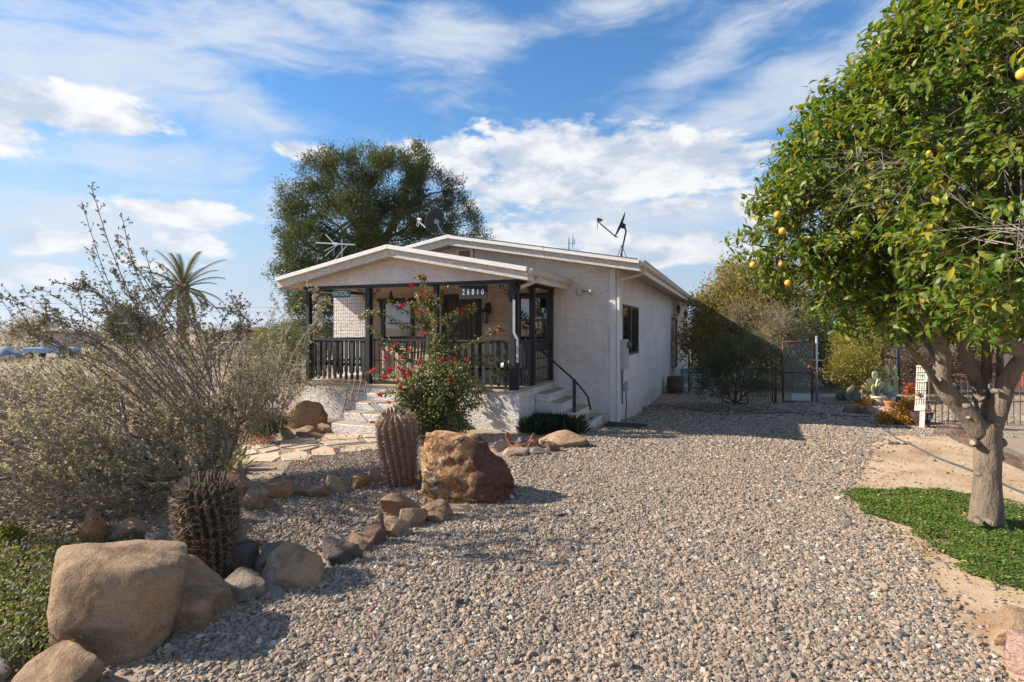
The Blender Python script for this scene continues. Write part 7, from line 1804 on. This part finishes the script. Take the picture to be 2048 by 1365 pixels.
def white_post():
    g = G(1842, 857); Y = g.y; T = thing('white_fretwork_post', 'weathered white wooden fretwork panel on a post beside the autumn shrub', 'post', g); W = lambda px, py, d=0: at(px, py, Y + d - (px - 1838) / F * Y * .9)
    pm = mat('peeling_white_paint', (.60, .57, .51), (.48, .45, .39), 16, .85, .4, 60, c3=(.32, .27, .21))
    def q(x0, y0, x1, y1, d0=0, d1=.05, nm='board', lean=.0):
        sh = lambda y: (857 - y) * .045
        MB().hexa([W(x0 + sh(y1), y1, d0), W(x1 + sh(y1), y1, d0), W(x1 + sh(y1), y1, d1), W(x0 + sh(y1), y1, d1)], [W(x0 + sh(y0), y0, d0), W(x1 + sh(y0), y0, d0), W(x1 + sh(y0), y0, d1), W(x0 + sh(y0), y0, d1)]).build(nm, pm, T, world=True, bevel=.004)
    q(1838, 815, 1849, 858, .0, .04, 'post')
    for x in (1827.5, 1832, 1836.5, 1841, 1845.5): q(x, 731, x + 3.3, 820, 0, .03, 'slat')
    for y0, y1 in ((731, 735), (742, 744.5), (748, 750), (757, 759), (763, 765.5), (779, 781), (796, 798), (811, 822)): q(1827, y0, 1849, y1, -.02, -.002, 'crosspiece')
    q(1845, 748, 1851, 764, -.05, -.022, 'side_block')
    MB().lathe(W(1836, 789, -.05), [(.0, -.05), (.04, -.03), (.05, 0), (.03, .04), (0, .06)], 8).build('ornament', M_RUST, T, world=True, smooth=True)
    T = thing('dark_planter', 'dark purple brown planter with pale scrawled lettering at the foot of the white post', 'planter', G(1842, 850)); c = W(1843, 845, .25)
    dm = mat('dark_maroon', (.05, .025, .025), (.08, .04, .035), 12, .8)
    MB().lathe(c, [(.13, 0), (.19, .12), (.21, .22), (.18, .22), (.16, .16), (0, .16)], 16).build('tub', dm, T, world=True)
    for k, (dx, h) in enumerate([(-.11, .10), (-.06, .13), (-.01, .11), (.04, .10), (.09, .12)]):
        a = dx / .2; MB().tube([c + Vector((dx, -.2 * math.cos(a), .08)), c + Vector((dx + .012 * (-1) ** k, -.205 * math.cos(a), .08 + h))], .008, 4).build('letter_stroke', M_WHITE, T, world=True)
    # metal frame with chain infill and red sheets beyond the fence
    Y2 = 12.6; T = thing('metal_trellis', 'grey framed trellis with chain infill and an orange top behind the orange tree', 'trellis', at(1985, 785, Y2)); V = lambda px, py: at(px, py, Y2)
    for px in (1978, 1993): MB().tube([V(px, 724), V(px, 850)], .018, 5).build('upright', M_GALV, T, world=True)
    for py in (724, 747, 770): MB().tube([V(1978, py), V(1993, py)], .016, 5).build('rail', M_GALV, T, world=True)
    m = MB(); chain_link(m, V(1978, 770), (1, 0, 0), 15 / F * Y2, .5, .05, .004); m.build('wire_mesh', M_IRON, T, world=True)['kind'] = 'stuff'
    MB().prism([(1979, 723), (1981, 716), (1985, 713), (1989, 716), (1992, 723)], lambda u, v, t: at(u, v, Y2 + t), -.02, .02).build('orange_top', mat('orange_plastic', (.55, .16, .04), (.62, .22, .06), 9), T, world=True)
    T = thing('red_sheet', 'dull red metal sheet leaning beyond the iron fence at the right edge', 'sheet', at(2030, 775, 15)); rm = mat('dull_red_paint', (.28, .06, .05), (.36, .10, .08), 6, .7)
    MB().hexa([at(2012, 772, 15), at(2046, 776, 15), at(2046, 776, 15.05), at(2012, 772, 15.05)], [at(2018, 742, 15.3), at(2050, 690, 15.3), at(2050, 690, 15.35), at(2018, 742, 15.35)]).build('sheet', rm, T, world=True)
    T = thing('pink_wall', 'pinkish block wall far right behind the iron fence', 'wall', at(2080, 780, 17)); MB().hexa([at(2008, 782, 17), at(2300, 790, 17), at(2300, 790, 17.2), at(2008, 782, 17.2)], [at(2008, 705, 17), at(2300, 700, 17), at(2300, 700, 17.2), at(2008, 705, 17.2)]).build('wall', mat('pink_block', (.50, .34, .26), (.56, .40, .31), 8, .9, .4, 30), T, world=True)
    # green plank seat under the feathery shrub
    T = thing('green_bench', 'low green plank bench half hidden beside the far house corner', 'bench', at(1385, 752, 19)); gm = mat('green_bench_paint', (.05, .14, .11), (.09, .20, .16), 8, .7)
    for k in range(3): MB().hexa([at(1360, 741 + k * 4, 19), at(1410, 740 + k * 4, 19), at(1410, 740 + k * 4, 19.08), at(1360, 741 + k * 4, 19.08)], [at(1360, 738 + k * 4, 19), at(1410, 737 + k * 4, 19), at(1410, 737 + k * 4, 19.08), at(1360, 738 + k * 4, 19.08)]).build('plank', gm, T, world=True)
    for px in (1364, 1405): MB().tube([at(px, 738, 19.1), at(px, 775, 19.1)], .03, 6).build('leg', gm, T, world=True)
white_post()

# ------------------------------------------------------------------ the far field on the left
def far_field():
    def on(px, Y, dz=0): x = (px - 1024) / F * Y; return Vector((x, Y, float(tz(x, Y)) + dz))
    # pickup
    Y = 58; p = on(105, Y); T = thing('pickup_truck', 'old pale blue pickup truck with a white cab parked in the field', 'truck', p, R(4))
    blue = mat('pale_blue_car_paint', (.20, .34, .52), (.26, .40, .58), 3, .4); wh = M_WHITE
    T.scale = (.92, .92, .92)
    MB().prism([(-2.6, .62), (2.55, .62), (2.62, .95), (2.55, 1.18), (1.0, 1.25), (-2.6, 1.22)], lambda u, v, t: (u, t, v), -.95, .95).build('body', blue, T, bevel=.04)
    MB().prism([(-.75, 1.24), (.95, 1.24), (.55, 1.92), (-.62, 1.95)], lambda u, v, t: (u, t, v), -.82, .82).build('cab', wh, T, bevel=.05)
    for y in (-.826, .826): MB().prism([(-.55, 1.32), (.70, 1.32), (.42, 1.83), (-.5, 1.85)], lambda u, v, t: (u, y + t, v), -.006, .006).build('window', mat('greenish_window', (.25, .38, .38), rough=.1), T)
    for x in (-1.75, 1.65):
        for y in (-.86, .86):
            w = MB().tube([(x, y - .11, .38), (x, y + .11, .38)], .38, 20).build('wheel', M_RUBBER, T); MB().tube([(x, y * 1.135 - .02, .38), (x, y * 1.135 + .02, .38)], .19, 14).build('hub', wh, w)
    for y in (-.6, .6): MB().tube([(2.60, y, .98), (2.64, y, .98)], .11, 12).build('headlight', wh, T)
    MB().span(2.5, 2.7, -.95, .95, .52, .64).build('bumper', M_GALV, T)
    # cargo in the field
    def box(name, label, cat_, px0, px1, py0, py1, Y, m, dep=3.0, roof=None, rm=None):
        a, b = on(px0, Y), on(px1, Y); z0 = EYE - (py1 - HY) / F * Y; z1 = EYE - (py0 - HY) / F * Y; z0 = min(z0, float(tz(a.x, Y)))
        T = thing(name, label, cat_, (a.x, Y, z0)); W = b.x - a.x; H_ = z1 - z0
        MB().span(0, W, 0, dep, -.2, H_).build('walls', m, T)
        if roof == 'gable': MB().prism([(-.4, H_ - .1), (W + .4, H_ - .1), (W + .4, H_ + .08), (W * .5, H_ + W * .16), (-.4, H_ + .08)], lambda u, v, t: (u, t, v), -.4, dep + .4).build('roof', rm, T)
        if roof == 'flat': MB().span(-.3, W + .3, -.3, dep + .3, H_, H_ + .18).build('roof', rm, T)
        if roof == 'hip': MB().hexa([(-.4, -.4, H_), (W + .4, -.4, H_), (W + .4, dep + .4, H_), (-.4, dep + .4, H_)], [(W * .25, dep * .5 - .1, H_ + .7), (W * .75, dep * .5 - .1, H_ + .7), (W * .75, dep * .5 + .1, H_ + .7), (W * .25, dep * .5 + .1, H_ + .7)]).build('roof', rm, T)
        return T, W, H_
    brn = mat('brown_roof', (.14, .085, .065), (.20, .12, .09), .8, .9); pk = mat('pinkish_wall', (.34, .22, .19), (.40, .27, .23), 1.2, .9); crm = mat('cream_wall', (.52, .42, .34), (.58, .48, .39), 1.2, .9); dk = mat('dark_opening', (.03, .025, .025), rough=.9)
    T, W, H_ = box('shed', 'pinkish shed with a brown roof and dark doorway in the field', 'shed', 455, 512, 664, 690, 75, pk, 5, 'gable', brn)
    MB().span(W * .33, W * .58, -.04, -.01, 0, H_ * .75).build('doorway', dk, T); MB().span(W * .74, W * .9, -.04, -.01, H_ * .45, H_ * .75).build('window', dk, T); MB().tube([(W * .66, -.5, -.1), (W * .66, -.5, H_ * .9)], .07, 6).build('post', M_WHITE, T)
    T, W, H_ = box('house', 'cream walled house with a brown roof behind the pickup truck', 'house', 88, 118, 666, 690, 95, crm, 7, 'gable', brn)
    MB().span(-2.6, -.05, -.2, 6, H_ - .5, H_ - .3).build('carport_roof', brn, T); MB().tube([(-2.5, 0, -.2), (-2.5, 0, H_ - .5)], .06, 5).build('post', brn, T); MB().span(W * .35, W * .6, -.05, -.01, H_ * .35, H_ * .7).build('window', dk, T)
    T, W, H_ = box('long_house', 'long low house with a dull maroon roof beyond the pickup truck', 'house', 118, 225, 678, 690, 110, pk, 9, 'hip', mat('maroon_roof', (.13, .07, .075), (.18, .10, .10), .6, .9))
    for k in range(4): MB().span(W * (.12 + k * .22), W * (.12 + k * .22) + 1.2, -.05, -.01, .5, 1.3).build('window', dk, T)
    T, W, H_ = box('low_house', 'low brown house just right of the date palm', 'house', 390, 452, 666, 686, 120, mat('brown_wall', (.20, .13, .10), (.26, .18, .14), 1, .9), 8, 'flat', brn)
    for k in range(3): MB().span(W * (.15 + k * .28), W * (.15 + k * .28) + 1.4, -.05, -.01, .6, 1.6).build('window', dk, T)
    p = on(0, 48); T = thing('covered_boat', 'boat under a rumpled blue grey tarp at the left edge in the field', 'boat', p)
    tm = mat('blue_grey_tarp', (.11, .15, .22), (.17, .22, .30), 1.6, .7)
    V = []; nx_, ny_ = 26, 9
    for i in range(nx_):
        for j in range(ny_):
            u, v = i / (nx_ - 1), j / (ny_ - 1); e = math.sin(math.pi * min(max(u, .02), .98)) ** .45
            V.append((-2.6 + 4.8 * u, (v - .5) * 2.0 * e, .55 + .75 * math.sin(math.pi * v) ** .5 * e + .10 * math.sin(u * 19 + v * 3) * e + .06 * math.sin(v * 17 + u * 7)))
    MB().add(V, [(i*ny_+j, (i+1)*ny_+j, (i+1)*ny_+j+1, i*ny_+j+1) for i in range(nx_-1) for j in range(ny_-1)]).build('tarp', tm, T, smooth=True)
    MB().prism([(-2.4, .62), (2.0, .62), (1.5, .25), (-2.2, .22)], lambda u, v, t: (u, t, v), -.8, .8).build('hull', mat('pale_hull', (.42, .42, .42), (.5, .5, .5), 2, .5), T)
    for y in (-.82, .82): MB().tube([(-.4, y - .09, .28), (-.4, y + .09, .28)], .28, 14).build('wheel', M_RUBBER, T)
    box('low_wall', 'distant low tan wall across the field', 'wall', 225, 330, 686, 693, 85, crm, .4)
    for (px, Y, lab) in ((440, 70, 'white car farther left by the pinkish shed'), (470, 69, 'white van parked close to the pinkish shed')):
        p = on(px, Y); T = thing('parked_car', lab, 'car', p, R(20), 'white vehicles by the shed')
        MB().prism([(-2.1, .35), (2.1, .35), (2.15, .75), (1.2, .9), (.7, 1.42), (-1.2, 1.46), (-2.0, .95)], lambda u, v, t: (u, t, v), -.85, .85).build('body', wh, T, bevel=.06)
        MB().prism([(-1.1, .95), (1.0, .95), (.62, 1.34), (-1.1, 1.38)], lambda u, v, t: (u, t, v), -.856, -.851).build('window', dk, T)
        for x in (-1.3, 1.35): MB().tube([(x, -.86, .33), (x, -.66, .33)], .33, 16).build('wheel', M_RUBBER, T)
    # poles and wires
    for (px, Y, top, lab, cr) in ((92, 100, 606, 'utility pole with a thin crossarm behind the cream house', True), (470, 130, 640, 'short far utility pole above the pinkish shed', False)):
        p = on(px, Y); z = EYE + (HY - top) / F * Y; T = thing('utility_pole', lab, 'utility pole', p); h = z - p.z
        MB().tube([(0, 0, -.2), (0, 0, h)], [.16, .12], 7).build('pole', M_SPROUT, T)
        if cr:
            MB().tube([(-1.9, 0, h - .1), (1.0, 0, h - .1)], .06, 5).build('crossarm', M_SPROUT, T)
            for dz in (.1, .9): MB().tube([(-60, 12, h - dz + .3), (-20, 4, h - dz - .7), (0, 0, h - dz), (25, -5, h - dz - .9), (70, -14, h - dz - 1.3)], .022, 4).build('wire', M_RUBBER, T)
        else: MB().tube([(0, 0, h - .4), (22, 4, h - .9), (60, 10, h - 1.2)], .03, 4).build('wire', M_RUBBER, T)
    b = on(255, 55); bush('round_tree', 'round dark olive tree left of the date palm', 'tree', b, px_lobes([(250, 640, 55, 26), (235, 655, 55, 20), (270, 655, 55, 24), (300, 665, 55, 22), (245, 665, 55, 24), (285, 672, 55, 24), (320, 672, 55, 14), (250, 622, 55, 12)]), L_DULL, 1500, 8, .28, .3, .16, M_PINEBARK, shell=.4, r_st=.12, part='crown')
    b = on(70, 90); bush('bare_tree', 'grey bare branched tree over the cream house', 'tree', b, px_lobes([(60, 650, 90, 30), (90, 645, 90, 22), (30, 660, 90, 26), (110, 655, 90, 14)]), L_DRYBR, 500, 5, .5, .6, .08, M_DRYTWIG, shell=.2, r_st=.1, part='crown')
    b = on(560, 45); bush('field_shrub', 'mid green desert shrub at the right end of the field', 'shrub', b, px_lobes([(560, 672, 45, 24), (590, 665, 45, 24), (530, 680, 45, 20), (545, 690, 44, 20), (600, 690, 44, 20)]), L_OLIVE, 900, 8, .22, .2, .08, M_TWIG, shell=.3, r_st=.06)
    b = on(545, 60); bush('field_shrub', 'orange tinged desert shrub beside the pinkish shed', 'shrub', b, px_lobes([(525, 672, 60, 14), (540, 682, 60, 14), (520, 688, 60, 14)]), L_GOLD, 400, 8, .2, .22, .1, M_TWIG, shell=.3, r_st=.06)
    # scrub over the flat land: too many to count
    n = 900; Yv = 10 ** RNG.uniform(1.55, 2.75, n); pxv = RNG.uniform(-300, 900, n); X = (pxv - 1024) / F * Yv; Z = tz(X, Yv)
    c = np.stack([X, Yv, Z], 1); s = RNG.uniform(.25, .9, n) * np.clip(Yv / 60, .6, 2.2); per = 26
    C = np.repeat(c, per, 0) + unit(n * per) * (np.repeat(s, per)[:, None] * RNG.uniform(.3, 1, (n * per, 1))) * np.array([1, 1, .55]) ; C[:, 2] = np.maximum(C[:, 2] + np.repeat(s, per) * .45, np.repeat(Z, per) + .02)
    o = leaf_mesh('desert_scrub', C, norml(unit(n * per) + np.array([0, 0, .6])), unit(n * per), np.repeat(s, per) * .5, np.repeat(s, per) * .14, leafmat('scrub_leaf', [(.12, .11, .06), (.17, .15, .09), (.20, .17, .11), (.09, .095, .045)], .2, .8), None)
    tag(o, 'scattered dry scrub over the flat desert field', 'scrub', kind='stuff')
    # shed-like tree masses on the far right horizon, behind the hedge, are not visible
far_field()

# ------------------------------------------------------------------ air
def haze():
    m = bpy.data.materials.new('thin_air_haze'); m.use_nodes = True; t = NT(m.node_tree); t.n.clear()
    out = t.new('ShaderNodeOutputMaterial'); v = t.new('ShaderNodeVolumePrincipled')
    v.inputs['Color'].default_value = (.72, .80, .92, 1); v.inputs['Density'].default_value = HAZE; v.inputs['Anisotropy'].default_value = .2
    t.l.new(v.outputs[0], out.inputs['Volume'])
    o = MB().span(-13500, 13500, -13500, 13500, -3.5, 190).build('haze', m)
    tag(o, kind='stuff')
HAZE = 1.6e-4
if HAZE: haze()
